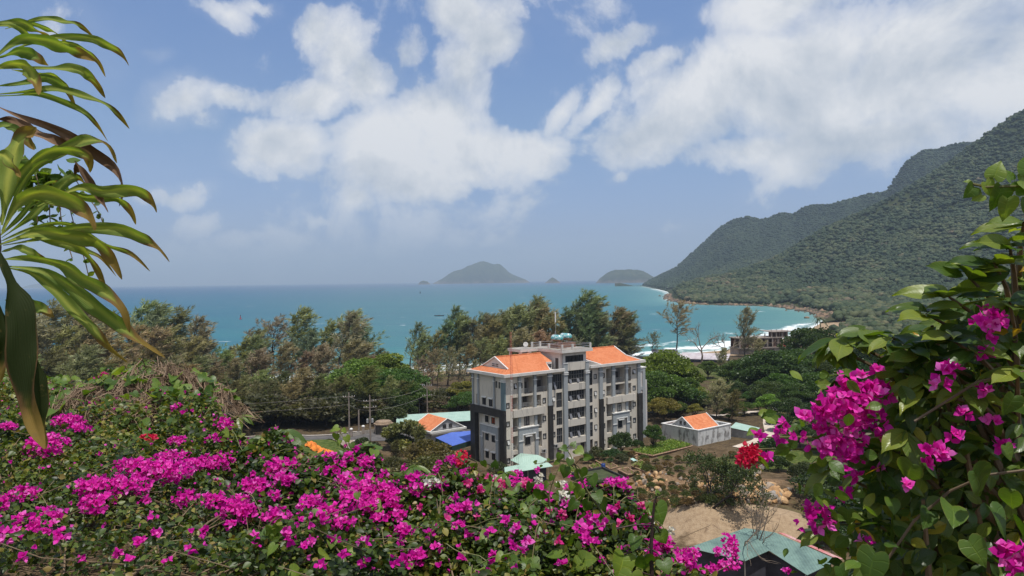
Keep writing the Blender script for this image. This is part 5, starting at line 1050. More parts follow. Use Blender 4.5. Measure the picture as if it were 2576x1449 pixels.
for (x, z, w_) in [(2.6, 1.2, .8), (4.6, 1.3, .7), (6.6, 1.2, .8)]:
    m = MB(); m.box(x, x + w_, -.02, -.002, z, z + .8); m.build('window', flat('bricked_window', (.33, .32, .31), (.22, .21, .2), 3), e)
# radio mast with guys
mx, my, mz = -.35, 131.0, 6.2
e = empty('radio_mast', (mx, my, mz), .4, 'slim red and white lattice radio mast with guy wires before the building', 'radio mast')
RED = flat('mast_red', (.42, .07, .06), (.33, .05, .05), 2, .5); WHT = flat('mast_white', (.62, .60, .58), None, 2, .5); HM = 25.6; NS = 9
for sct in range(NS):
    m = MB(); z0, z1 = HM * sct / NS, HM * (sct + 1) / NS; c = [(.2 * math.cos(a), .2 * math.sin(a)) for a in (0, 2.094, 4.189)]
    for i in range(3): m.tube([(*c[i], z0), (*c[i], z1)], .022, 4, False)
    n = 7
    for k in range(n):
        for i in range(3): a, b = c[i], c[(i + 1) % 3]; zz = z0 + (z1 - z0) * k / n; m.tube([(*a, zz), (*b, zz + (z1 - z0) / n * (.5 if k % 2 else .9))], .012, 3, False)
    m.build('mast_section', RED if sct % 2 == 0 or sct > 6 else WHT, e)
for a in (.3, 2.4, 4.5):
    for h in (9, 17, 24):
        m = MB(); m.tube([(0, 0, h), (7 * math.cos(a), 7 * math.sin(a), .3)], .008, 3); m.build('guy_wire', FRAME, e)
# utility poles and wires
POLE = flat('concrete_pole', (.30, .25, .21), (.21, .17, .145), 1.5, .9)
def upole(px, py, top, arms, label, trafo=False):
    b = hit(px, py); zb = gz(b.x, b.y); H = at(px, top, b.y).z - zb
    e = empty('utility_pole', (b.x, b.y, zb), .25, label, 'utility pole', 'utility poles along the road'); m = MB(); m.tube([(0, 0, -.4), (0, 0, H)], [.19, .12], 8); m.build('pole', POLE, e)
    for z in arms:
        m = MB(); m.box(-1.3, 1.3, -.16, -.125, H - z - .06, H - z + .06); c = m.build('crossarm', POLE, e)
        for x in (-1.2, -.7, .7, 1.2): m = MB(); m.lathe((x, -.14, H - z + .062), [(.05, 0), (.07, .06), (.05, .12), (.06, .17), (.02, .22)], 8); m.build('insulator', TRIM, c)
    if trafo:
        for x in (-.55, .45): m = MB(); m.lathe((x, -.35, H - 5.6), [(.2, 0), (.23, .05), (.23, .75), (.16, .85), (.05, .88)], 12); m.build('transformer', flat('trafo_grey', (.36, .36, .36)), e)
    return Vector((b.x, b.y, zb + H))
p1 = upole(879, 1096, 988, (.9,), 'utility pole with one crossarm near the road bend, left of the transformer pole'); p2 = upole(932, 1128, 994, (1.2, 2.5), 'double crossarm utility pole carrying two transformers', True); p3 = upole(1075, 1043, 962, (.9, 3.4), 'utility pole in the trees behind the small orange roofed house')
def wire(a, b, sag, label, r=.022):
    m = MB(); a, b = Vector(a), Vector(b); m.tube([a.lerp(b, t) - Vector((0, 0, sag * 4 * t * (1 - t))) for t in np.linspace(0, 1, 14)], r, 3); return tag(m.build('power_line', flat('cable', (.30, .27, .25))), label, 'cable', 'power lines along the road')
wl = Vector((-95, 164, 15)); WL_ = 'thin sagging power line crossing in front of the left grove'
for dz in (.7, 2.6): wire(wl + Vector((0, 0, -dz)), p1 + Vector((0, 0, -dz)), 1.0, WL_); wire(p1 + Vector((0, 0, -dz)), p2 + Vector((0, 0, -dz - .4)), .5, WL_)
for dz in (1.0, 3.2): wire(p2 + Vector((0, 0, -dz)), p3 + Vector((0, 0, -dz)), .7, 'power line running from the transformer pole to the pole in the trees'); wire(p3 + Vector((0, 0, -dz)), (14, 176, 15 - dz), .6, 'power line leaving the pole in the trees towards the building')
b = hit(903, 1090); e = empty('concrete_post', (b.x, b.y, gz(b.x, b.y)), 0, 'short bare brown post between the first two utility poles', 'post'); m = MB(); m.tube([(0, 0, -.3), (0, 0, 5.2)], [.2, .15], 8); m.build('post', POLE, e)
b = hit(1055, 1040); e = empty('street_lamp', (b.x, b.y, gz(b.x, b.y)), 0, 'slim grey street lamp in front of the trees near the small orange roofed house', 'street lamp'); m = MB(); m.tube([(0, 0, -.3), (0, 0, 7.2), (.3, -.2, 7.6), (1.1, -.5, 7.7)], .06, 6); m.build('pole', RAIL, e); m = MB(); m.box(.9, 1.6, -.65, -.4, 7.66, 7.78); m.build('lamp_head', RAIL, e)
# fence with capped posts, hut, tarpaulins
FP = []
for i, (px, py) in enumerate([(845, 1104), (884, 1100), (914, 1093), (945, 1088), (976, 1083)]):
    b = hit(px, py); z = gz(b.x, b.y); FP.append(Vector((b.x, b.y, z))); e = empty('gate_post', (b.x, b.y, z), .2, 'stone fence post with a rounded white cap along the road', 'post', 'capped fence posts'); m = MB(); m.box(-.28, .28, -.28, .28, -.3, 1.7); m.build('post', POLE, e); m = MB(); m.lathe((0, 0, 1.702), [(.36, 0), (.36, .12), (.28, .25), (.12, .33), (.01, .35)], 12); m.build('cap', TRIM, e)
m = MB()
for a, b in zip(FP[:-1], FP[1:]): t = (b - a).normalized(); n = Vector((-t.y, t.x, 0)) * .1; m.prism([a + t * .3 - Vector((0, 0, .3)), b - t * .3 - Vector((0, 0, .3)), b - t * .3 + Vector((0, 0, .8)), a + t * .3 + Vector((0, 0, .8))], n)
m2 = m.build('fence_wall', flat('fence_render', (.42, .38, .33), (.30, .27, .24), 1)); tag(m2, 'low rendered wall between the white capped fence posts', 'wall')
b = hit(965, 1093); e = empty('round_hut', (b.x, b.y, gz(b.x, b.y)), .2, 'small octagonal stone hut with a flat brown concrete roof behind the poles', 'hut')
m = MB(); m.lathe((0, 0, -.4), [(1.75, 0), (1.75, 2.6)], 8); m.build('wall', flat('hut_wall', (.11, .095, .08), (.07, .06, .05), 1.5), e); m = MB(); m.lathe((0, 0, 2.21), [(2.2, 0), (2.25, .28), (1.9, .34), (1.75, .75), (1.3, .82), (.05, .95)], 8); m.build('roof', flat('hut_roof', (.33, .24, .16), (.22, .16, .11), 1.2), e)
for a in range(4): m = MB(); m.tube([(1.95 * math.cos(a * 1.57 + .4), 1.95 * math.sin(a * 1.57 + .4), -.4), (1.95 * math.cos(a * 1.57 + .4), 1.95 * math.sin(a * 1.57 + .4), 2.2)], .1, 6); m.build('column', POLE, e)
def cloth(name, path, hw, mat, label, cat, h=.4, seed=1):
    P = [hit(*p) for p in path]; V = []; Fq = []; m_ = 10; n_ = 34; r = np.random.default_rng(seed); pr = np.array([(p.x, p.y) for p in P]); s = np.linspace(0, len(P) - 1, n_)
    C = np.stack([np.interp(s, range(len(P)), pr[:, k]) for k in (0, 1)], 1)
    for i in range(n_):
        t = C[min(i + 1, n_ - 1)] - C[max(i - 1, 0)]; t /= np.linalg.norm(t); nn = np.array((-t[1], t[0]))
        for j in range(m_ + 1):
            q = C[i] + nn * hw * (2 * j / m_ - 1) * (.8 + .35 * math.sin(i * .7)); z = gz(*q) + .15 + h * (1 - abs(2 * j / m_ - 1) ** 2) + .18 * (r.random() - .5) + .12 * math.sin(i * 1.7 + j); V.append((q[0], q[1], z))
    for i in range(n_ - 1):
        for j in range(m_): a = i * (m_ + 1) + j; Fq.append((a, a + 1, a + m_ + 2, a + m_ + 1))
    m = MB(); m.add(V, Fq); return tag(m.build(name, mat), label, cat)
cloth('tarpaulin', [(779, 1120), (790, 1130), (806, 1138), (822, 1143), (834, 1147)], .95, flat('orange_tarp', (.80, .25, .03), (.62, .17, .02), 1.2, .5), 'crumpled bright orange tarpaulin lying along the grassy bank', 'tarpaulin', .6)
cloth('netting_heap', [(928, 1140), (938, 1141)], 1.3, flat('green_net', (.02, .16, .10), (.012, .09, .06), 3, .8), 'heap of bright green netting below the transformer pole', 'netting', 1.6, 2)
# vegetable plots
VEG = leafmat('crop_leaves', [(0, (.09, .17, .02)), (.5, (.17, .27, .035)), (1, (.28, .36, .06))], .5, .35); SOIL = flat('turned_soil', (.15, .095, .055), (.09, .06, .035), 1.2, .95)
def plot(corners, label, dens=16, hgt=.3, border=True, leaf=.26, mat=VEG):
    c = [hit(*p) for p in corners]; zc = max(gz(p.x, p.y) for p in c) + .12; cen = sum((Vector((p.x, p.y, 0)) for p in c), Vector()) / 4
    e = empty('vegetable_bed', (cen.x, cen.y, zc), 0, label, 'vegetable bed', 'garden plots before the building'); L = [Vector((p.x - cen.x, p.y - cen.y, 0)) for p in c]
    m = MB(); m.prism([l - Vector((0, 0, .9)) for l in L], (0, 0, .9)); m.build('soil', SOIL, e)
    if border:
        m = MB()
        for i in range(4): a, b = L[i], L[(i + 1) % 4]; m.tube([a + Vector((0, 0, .06)), b + Vector((0, 0, .06))], .16, 5)
        m.build('border', flat('brick_edge', (.34, .22, .14), (.24, .15, .10), 2), e)
    if dens:
        A = .5 * abs((L[2] - L[0]).x * (L[3] - L[1]).y - (L[2] - L[0]).y * (L[3] - L[1]).x); n = int(A * dens); u = rng.random(n); v = rng.random(n); Ln = np.array(L)
        P = (Ln[0] * (1 - u)[:, None] + Ln[1] * u[:, None]) * (1 - v)[:, None] + (Ln[3] * (1 - u)[:, None] + Ln[2] * u[:, None]) * v[:, None]; P[:, 2] += rng.random(n) * hgt
        X, Y, Z = frames(rng.normal(size=(n, 3)) * np.array((1, 1, .5)) + np.array((0, 0, .35))); S = leaf * (.6 + .7 * rng.random((n, 1))); V, Fq, rd = scatter(LEAF_V, LEAF_F, P, X * S, Y * S, Z * S); np_mesh('crop', V, Fq, mat, e, {'rnd': rd})
fz = lambda x, y: ((1860 + x / 4.293) / 1.4907, (1640 + y / 4.293) / 1.4907)
plot([(1588, 1141), (1641, 1153), (1742, 1124), (1690, 1112)], 'large bright green leafy bed beside the white walled house', 42, .55, True, .3)
plot([fz(1080, 500), fz(1250, 620), fz(1400, 580), fz(1230, 470)], 'long green bed left of the blue barrel', 22)
plot([fz(1500, 500), fz(1600, 570), fz(1740, 530), fz(1640, 460)], 'small green bed just behind the blue barrel', 22)
plot([fz(1600, 410), fz(1840, 530), fz(1960, 490), fz(1760, 380)], 'brown soil bed below the dark rounded shrub', 5)
plot([fz(1960, 600), fz(2120, 670), fz(2270, 610), fz(2120, 540)], 'bare brown bed right of the dark walled pond', 3)
plot([fz(2180, 520), fz(2420, 600), fz(2560, 550), fz(2330, 480)], 'dark green bed near the boulders with a brick edge', 26)
plot([fz(1150, 640), fz(1270, 690), fz(1390, 640), fz(1280, 600)], 'narrow green bed next to the dark pond wall', 20)
# concrete pond, barrel, bench, tank, steps
P4 = [hit(*fz(*q)) for q in ((1230, 690), (1600, 790), (2050, 680), (1710, 580))]; zz = max(gz(p.x, p.y) for p in P4) + .55
m = MB(); cen = sum((Vector((p.x, p.y, 0)) for p in P4), Vector()) / 4; e = empty('garden_pond', (cen.x, cen.y, zz), 0, 'dark concrete walled pond with weeds in the garden', 'pond'); L = [Vector((p.x - cen.x, p.y - cen.y, 0)) for p in P4]
for i in range(4): a, b = L[i], L[(i + 1) % 4]; t = (b - a).normalized(); n = Vector((t.y, -t.x, 0)) * .22; m.prism([a - Vector((0, 0, 1.2)), b - Vector((0, 0, 1.2)), b, a], n)
m.build('wall', flat('black_wall', (.035, .034, .034), (.06, .058, .055), 1), e); m = MB(); m.poly([l * .97 - Vector((0, 0, .35)) for l in L]); m.build('water', flat('weedy_water', (.07, .085, .035), (.035, .045, .02), .7, .5), e)
b = hit(*fz(1728, 575)); e = empty('plastic_barrel', (b.x, b.y, gz(b.x, b.y) + .5), 0, 'upright dark blue barrel at the corner of the pond', 'barrel'); m = MB(); m.lathe((0, 0, 0), [(.0, 0), (.36, .01), (.4, .1), (.4, .45), (.42, .5), (.4, .55), (.4, .95), (.36, 1.1), (.2, 1.12), (0, 1.12)], 16); m.build('barrel_body', flat('blue_plastic', (.02, .05, .20), None, 1, .4), e, True); m = MB(); m.lathe((.15, 0, 1.121), [(.08, 0), (.08, .06), (.0, .061)], 10); m.build('lid', flat('blue_plastic', (.02, .05, .2)), e)
b = hit(*fz(1200, 410)); e = empty('garden_bench', (b.x, b.y, gz(b.x, b.y)), .5, 'white garden bench by the building front', 'bench')
for nm, bx_ in [('seat', (-.8, .8, -.25, .25, .42, .47)), ('backrest', (-.8, .8, .255, .3, .5, .95)), ('leg', (-.75, -.68, -.2, .2, 0, .418)), ('leg', (.68, .75, -.2, .2, 0, .418))]: m = MB(); m.box(*bx_); m.build(nm, TRIM, e)
b = hit(1254, 1196); e = empty('steel_tank', (b.x, b.y, gz(b.x, b.y)), -.35, 'shiny steel water tank lying on its side left of the green canopy', 'tank'); m = MB(); m.lathe((0, 0, .95), [(0, -1.2), (.4, -1.17), (.58, -1.05), (.6, -.6), (.62, -.55), (.6, -.5), (.6, 0), (.62, .05), (.6, .1), (.6, .6), (.62, .65), (.6, 1.05), (.4, 1.17), (0, 1.2)], 22, 'X'); m.build('tank_shell', flat('steel', (.62, .61, .59), (.5, .49, .47), 2, .22, .5, .95), e, True)
for x in (-.7, .7): m = MB(); m.box(x - .06, x + .06, -.5, .5, -.2, .4); m.build('stand', RAIL, e)
S0, S1 = hit(*fz(2240, 310)), hit(*fz(2420, 440)); e = empty('garden_steps', (S0.x, S0.y, gz(S0.x, S0.y)), 0, 'orange timber steps beside the large green bed', 'steps')
for k in range(6):
    q = Vector((S0.x, S0.y, 0)).lerp(Vector((S1.x, S1.y, 0)), k / 5); m = MB(); m.obox((q.x - S0.x, q.y - S0.y), .9, .95, .16, gz(q.x, q.y) - gz(S0.x, S0.y) - .1, gz(q.x, q.y) - gz(S0.x, S0.y) + .22); m.build('step', flat('step_wood', (.45, .28, .17), (.33, .2, .12), 2), e)
b = hit(*fz(2265, 440)); e = empty('sheet_cover', (b.x, b.y, gz(b.x, b.y)), 0, 'pale teal sheet leaning at the foot of the timber steps', 'metal sheet'); m = MB(); sheet(m, [(-1.1, .9, .8), (-.5, 1.3, .9), (1.0, -.5, .25), (.4, -.9, .15)], .04); m.build('sheet', flat('pale_teal', (.38, .55, .50)), e); m = MB(); m.tube([(-.8, 1.0, -.2), (-.8, 1.0, .78)], .05, 5); m.build('prop', POLE, e)
# boulders and rubble
STONE = []
for k, (c1, c2) in enumerate([((.50, .31, .15), (.34, .20, .10)), ((.33, .27, .21), (.22, .18, .145)), ((.55, .37, .20), (.40, .25, .13)), ((.30, .27, .24), (.2, .18, .16))]): STONE.append(flat('boulder_stone_%d' % k, c1, c2, 1.1, .9, .15, bump=.4, bsc=3))
def rock_mesh(seed):
    r = np.random.default_rng(seed); bm = bmesh.new(); bmesh.ops.create_icosphere(bm, subdivisions=2, radius=1.0)
    pl = [(norm(r.normal(size=3)), .62 + .25 * r.random()) for _ in range(9)]
    for v in bm.verts:
        p = np.array(v.co)
        for n, d in pl:
            q = p @ n
            if q > d: p = p - n * (q - d)
        v.co = p * np.array((1, .85, .7)) * (1 + .03 * r.normal())
    me = bpy.data.meshes.new('boulder'); bm.to_mesh(me); bm.free(); return me
RK = []
for k in range(8): me = rock_mesh(300 + k); me.materials.append(STONE[k % 4]); RK.append(me)
hz_ = lambda x, y: (1542.9 + x / 3.272, 1006.2 + y / 3.272)
def rocks(n, poly, smin, smax, label, group, only=None):
    k = 0
    while k < n:
        tri = rng.permutation(len(poly))[:3]; w = rng.dirichlet(np.ones(3)); px = sum(a * poly[i][0] for a, i in zip(w, tri)); py = sum(a * poly[i][1] for a, i in zip(w, tri)); p = hit(*hz_(px, py))
        s = smin + (smax - smin) * rng.random() ** 2.2; o = link('boulder', RK[only[k % len(only)] if only else int(rng.integers(0, 8))]); o.location = (p.x, p.y, gz(p.x, p.y) + s * .42); o.rotation_euler = tuple(rng.random(3) * 6.28); o.scale = (s, s * (.8 + .4 * rng.random()), s); tag(o, label, 'boulder', group); k += 1
rocks(62, [(1050, 830), (1200, 760), (1450, 770), (1400, 870), (1150, 870), (1300, 720), (980, 800)], .55, 1.4, 'orange and grey boulder in the big heap under the dark bushes', 'boulders of the big heap')
rocks(52, [(680, 740), (900, 680), (1180, 640), (1100, 780), (760, 780), (1230, 560), (1300, 470)], .35, .95, 'boulder strewn behind the dark acacia', 'boulders behind the acacia')
rocks(14, [(450, 850), (640, 830), (520, 880), (600, 860)], .45, .85, 'rounded tan boulder at the edge of the sand heap', 'boulders by the sand heap', (0, 2))
rocks(64, [(170, 680), (330, 600), (450, 760), (280, 780), (250, 640)], .25, .75, 'broken rock on the rubble bank below the garden', 'rocks on the rubble bank')
rocks(22, [(0, 640), (200, 640), (500, 560), (420, 760)], .2, .5, 'broken rock on the rubble bank below the garden', 'rocks on the rubble bank')
rocks(30, [(470, 640), (680, 700), (1000, 640), (1250, 540), (900, 760), (560, 760)], .2, .6, 'boulder strewn behind the dark acacia', 'boulders behind the acacia')
rocks(48, [(960, 700), (1450, 760), (1420, 860), (1060, 860), (1250, 780)], .5, 1.2, 'orange and grey boulder in the big heap under the dark bushes', 'boulders of the big heap')
# big green roof low on the right
shed('green_roof_hall', [[(20.6, 87.2, 8.9), (28.3, 90.0, 10.2), (29.3, 84.6, 9.4), (26.2, 83.6, 8.6)], [(28.3, 90.0, 10.2), (31.4, 88.6, 10.1), (36.2, 82.2, 9.1), (32.0, 80.4, 8.2), (29.3, 84.6, 9.4)]], TGREEN, 'hall with a broad weathered green sheet roof below the sand heap', 'hall', [(20.9, 87, 8.7), (26.3, 84, 8.5), (32.0, 80.8, 8.1)], ([(21.5, 87.2, 8.7), (26.5, 84.4, 8.5), (29.4, 85.2, 9.1), (32.0, 81.3, 8.0), (35.6, 82.6, 8.8)], DK), 5.5)
e = bpy.data.objects['green_roof_hall']; m = MB(); o_ = e.location; sheet(m, [Vector(q) - o_ for q in ((31.7, 88.5, 10.14), (32.4, 88.2, 10.12), (36.9, 82.6, 9.12), (36.3, 82.25, 9.16))], .05); m.build('roof_edge', corr('red_flashing', (.50, .16, .15), (.55, .36, .34)), e)
# unfinished concrete building at the beach
Yc = 372; cx = ray(1927, 850).x * Yc; e = empty('unfinished_building', (cx, Yc, 2.0), math.atan2(.2, .98), 'unfinished brick and concrete building with bare columns and scaffolding at the beach', 'building')
CON = flat('raw_concrete', (.33, .28, .24), (.23, .19, .165), .5, .9); BRK = flat('raw_brick', (.22, .125, .085), (.16, .095, .07), .9, .9)
m = MB(); m.box(-15, 3.5, 0, 9, -1, 3.0); m.box(3.6, 14.5, -1, 9, -1, 3.0); m.build('base_storey', CON, e)
for nm, bx_ in [('floor_slab', (-15.6, 15.2, -1.6, 9.4, 3.01, 3.5)), ('floor_slab', (-15.6, 15.0, -1.4, 9.4, 8.0, 8.45)), ('roof_slab', (2.0, 15.4, -1.4, 9.6, 11.0, 11.3))]: m = MB(); m.box(*bx_); m.build(nm, CON, e)
for (x0, x1) in [(-14.8, -9), (-8.7, -3), (3.2, 5.2), (11, 14.4)]: m = MB(); m.box(x0, x1, -.3, .2, 3.52, 7.98); m.build('brick_wall', BRK, e)
m = MB(); m.box(-14.8, 14.4, 8.6, 8.9, 3.52, 7.98); m.build('brick_wall', BRK, e)
m = MB(); m.box(3.4, 14.0, 3, 3.3, 8.46, 10.98); m.build('brick_wall', BRK, e)
for x in (-15, -9, -3, 0, 3, 6, 10.2, 14.5):
    m = MB(); m.box(x - .25, x + .25, -1.2, -.7, 3.52, 7.98); m.build('column', CON, e)
for x in (-13, -7, -1, 2.6, 5.5, 8.5, 11.5, 14.6):
    m = MB(); m.box(x - .22, x + .22, -.9, -.46, 8.46, 10.98 if x > 2 else 10.4); m.build('column', CON, e)
for x in (2.6, 5.5, 8.5, 11.5, 14.6):
    m = MB()
    for dx in (-.15, .15): m.tube([(x + dx, -.7, 11.31), (x + dx * 1.4, -.7, 12.6)], .05, 4)
    m.build('rebar', FRAME, e)
for k in range(9): m = MB(); x = -2 + k * 2.05; m.tube([(x, -2.2, 2.6), (x + .1, -2.2, 11.0)], .07, 4); m.tube([(x, -2.2, 5.0 + (k % 2) * .8), (x + 2.0, -2.2, 6.8 - (k % 2))], .06, 4); m.build('scaffold', flat('scaffold_wood', (.36, .28, .21), (.25, .2, .15), 1), e)
m = MB(); m.box(6.2, 9.6, -1.9, -1.75, 3.6, 5.0); m.build('red_sheet', flat('red_sheet', (.62, .05, .04)), e)
# long sheds and wall at the beach
def long_shed(pL, pR, Y0, Y1, zw, mat, label, wallm, dep=9, rise=1.6):
    a = Vector((ray(pL, 880).x * Y0, Y0, 0)); b = Vector((ray(pR, 880).x * Y1, Y1, 0)); t = (b - a); L = t.length; ang = math.atan2(t.y, t.x); zg = gz(a.x, a.y) - .3
    e = empty('beach_shed', (a.x, a.y, zg), ang, label, 'shed'); m = MB(); m.box(.3, L - .3, .3, dep - .3, 0, zw - zg); m.build('wall', wallm, e); m = MB(); sheet(m, [(0, 0, zw - zg - .1), (L, 0, zw - zg - .1), (L, dep, zw - zg + rise), (0, dep, zw - zg + rise)], .12); m.build('roof', mat, e); return e
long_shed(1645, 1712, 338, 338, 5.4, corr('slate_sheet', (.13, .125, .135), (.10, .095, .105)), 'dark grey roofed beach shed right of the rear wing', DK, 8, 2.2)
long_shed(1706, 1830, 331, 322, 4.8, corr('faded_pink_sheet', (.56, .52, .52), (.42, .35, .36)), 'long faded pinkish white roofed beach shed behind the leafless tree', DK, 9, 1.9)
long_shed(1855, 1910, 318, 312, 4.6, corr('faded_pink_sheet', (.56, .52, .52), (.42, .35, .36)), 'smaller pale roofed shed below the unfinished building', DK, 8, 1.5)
a = ray(1608, 900).x * 322; m = MB(); m.obox((a + 6, 322), .05, 8.5, .2, 2, 7.0); tag(m.build('boundary_wall', flat('grey_block_wall', (.16, .165, .17), (.12, .125, .13), .5)), 'plain grey wall between the rear wing and the dark beach shed', 'wall')
# boats and buoys
def boat(px, py, L, label, cabin=False):
    p = onz(px, py, 0); e = empty('raft_boat', (p.x, p.y, 0), .05, label, 'boat'); m = MB(); pr = [(-.5, .0), (-.42, .75), (0, 1.0), (.38, .8), (.5, .1)]; up = [(L * a, .9 * b, .75 + .9 * a * a) for a, b in pr] + [(L * a, -.9 * b, .75 + .9 * a * a) for a, b in reversed(pr)]; lo = [(L * a * .92, .6 * b, -.3) for a, b in pr] + [(L * a * .92, -.6 * b, -.3) for a, b in reversed(pr)]; n = len(up)
    m.add(up + lo, [tuple(range(n)), tuple(range(2 * n - 1, n - 1, -1))] + [(i, (i + 1) % n, n + (i + 1) % n, n + i) for i in range(n)]); m.build('hull', flat('dark_hull', (.05, .045, .05), (.09, .07, .06), .5), e)
    m = MB(); m.box(-L * .12, L * .1, -.5, .5, .8, 1.6 if cabin else 1.2); m.build('cabin' if cabin else 'crate', flat('boat_box', (.16, .13, .11)), e)
boat(1105, 795, 12, 'low dark boat lying on the water left of the windswept casuarinas'); boat(1222, 796.5, 15, 'longer low dark boat half hidden behind the casuarina tops', True)
def buoy(px, py, h, label, m1):
    p = onz(px, py, 0); e = empty('buoy', (p.x, p.y, 0), 0, label, 'buoy'); m = MB(); m.lathe((0, 0, -.4), [(h * .24, 0), (h * .26, h * .12), (h * .2, h * .22)], 14); m.build('float', m1, e); m = MB(); m.lathe((0, 0, h * .17), [(h * .12, 0), (h * .06, h * .5), (h * .05, h * .55)], 8); m.build('tower', m1, e); m = MB(); m.lathe((0, 0, h * .721), [(h * .09, 0), (h * .09, h * .1), (0, h * .2)], 8); m.build('topmark', FRAME, e)
buoy(605, 803, 5.6, 'red navigation buoy in front of the left grove', flat('buoy_red', (.35, .045, .06))); buoy(1057, 738, 10, 'small dark navigation buoy far out below the tiny islet', FRAME); buoy(398, 766, 5, 'small dark buoy behind the left casuarina tops', FRAME)
# ------------------------------------------------------------------ foreground: bougainvillea hedge, vines, right shrub, dragon plant
SUNL = [(0, (.016, .030, .008)), (.3, (.042, .072, .013)), (.6, (.088, .132, .021)), (.85, (.175, .205, .032)), (.95, (.30, .25, .06)), (1, (.22, .12, .05))]
HLEAF = leafmat('hedge_leaves', SUNL, .42, .35, (1.25, 1.25, .4), spec=.4)
VLEAF0 = leafmat('vine_leaves', [(0, (.055, .11, .018)), (.5, (.105, .18, .028)), (.9, (.18, .26, .045)), (1, (.30, .28, .05))], .4, .4, (1.3, 1.3, .4), spec=.4)
GLEAF0 = leafmat('glossy_leaves', [(0, (.025, .058, .012)), (.45, (.05, .10, .02)), (.8, (.11, .17, .03)), (.94, (.20, .25, .045)), (1, (.45, .30, .03))], .34, .42, (1.4, 1.45, .35), spec=.5)
MAG = leafmat('magenta_bracts', [(0, (.52, .006, .27)), (.4, (.72, .016, .40)), (.8, (.84, .06, .50)), (1, (.88, .18, .62))], .55, .42, (1.1, 1.0, 1.05), spec=.2)
REDB = leafmat('red_bracts', [(0, (.50, .006, .04)), (.5, (.68, .02, .08)), (1, (.78, .06, .14))], .55, .4, (1.1, 1, 1), spec=.2)
PNKB = leafmat('pink_bracts', [(0, (.62, .015, .20)), (.5, (.74, .04, .30)), (1, (.82, .20, .40))], .55, .42, (1.1, 1, 1), spec=.2)
WHTB = leafmat('white_bracts', [(0, (.62, .58, .46)), (1, (.82, .80, .72))], .55, .35, (1, 1, .95), spec=.2)
TWIG = flat('vine_twig', (.15, .105, .065), (.22, .16, .10), 8, .8, .2); GSTEM = flat('green_stem', (.12, .14, .045), (.17, .13, .06), 8, .6, .3)
L5V = np.array([(0, 0, 0), (.30, .26, .07), (.36, .5, .08), (.22, .78, .02), (0, 1.0, -.10), (-.22, .78, .02), (-.36, .5, .08), (-.30, .26, .07), (0, .5, 0)])
L5F = np.array([(0, 1, 2, 8), (8, 2, 3, 4), (8, 4, 5, 6), (0, 8, 6, 7)])
def leaf_shape(outline, length, cup, droop, wave=.03, seed=0):
    """leaf blade with midrib, two strips each side, cupped and drooping; returns verts, faces, across, along"""
    r = np.random.default_rng(seed); n = len(outline); V, A, T = [], [], []
    for i, (x, y) in enumerate(outline):
        t = i / (n - 1); c = t * length; z0 = -droop * t * t
        for s in (-1, -.5, 0, .5, 1):
            yy = c + (y - c) * abs(s); V.append((x * s, yy, z0 + cup * abs(s) * x + wave * math.sin(9 * t + 3 * s + seed) * abs(s))); A.append(s); T.append(t)
    Fq = [(i * 5 + j, i * 5 + j + 1, i * 5 + j + 6, i * 5 + j + 5) for i in range(n - 1) for j in range(4)]
    return np.array(V), np.array(Fq), np.array(A), np.array(T)
HOUT = [(0, 0), (.13, -.11), (.30, -.17), (.46, -.10), (.55, .08), (.555, .27), (.48, .47), (.36, .65), (.22, .82), (.09, .96), (0, 1.08)]
LOUT = [(0, 0), (.05, .08), (.105, .2), (.15, .34), (.17, .48), (.16, .62), (.125, .76), (.07, .88), (.025, .96), (0, 1.03)]
BOUT = [(0, 0), (.12, .06), (.25, .17), (.33, .32), (.34, .47), (.28, .63), (.18, .78), (.08, .90), (0, 1.0)]
HRTV = leaf_shape(HOUT, 1.08, .22, .26, .035, 1); LANV = leaf_shape(LOUT, 1.03, .25, .24, .015, 2); BRDV = leaf_shape([(x * 1.5, y) for x, y in LOUT], 1.03, .22, .2, .02, 3); OVLV = leaf_shape(BOUT, 1.0, .2, .18, .03, 4)
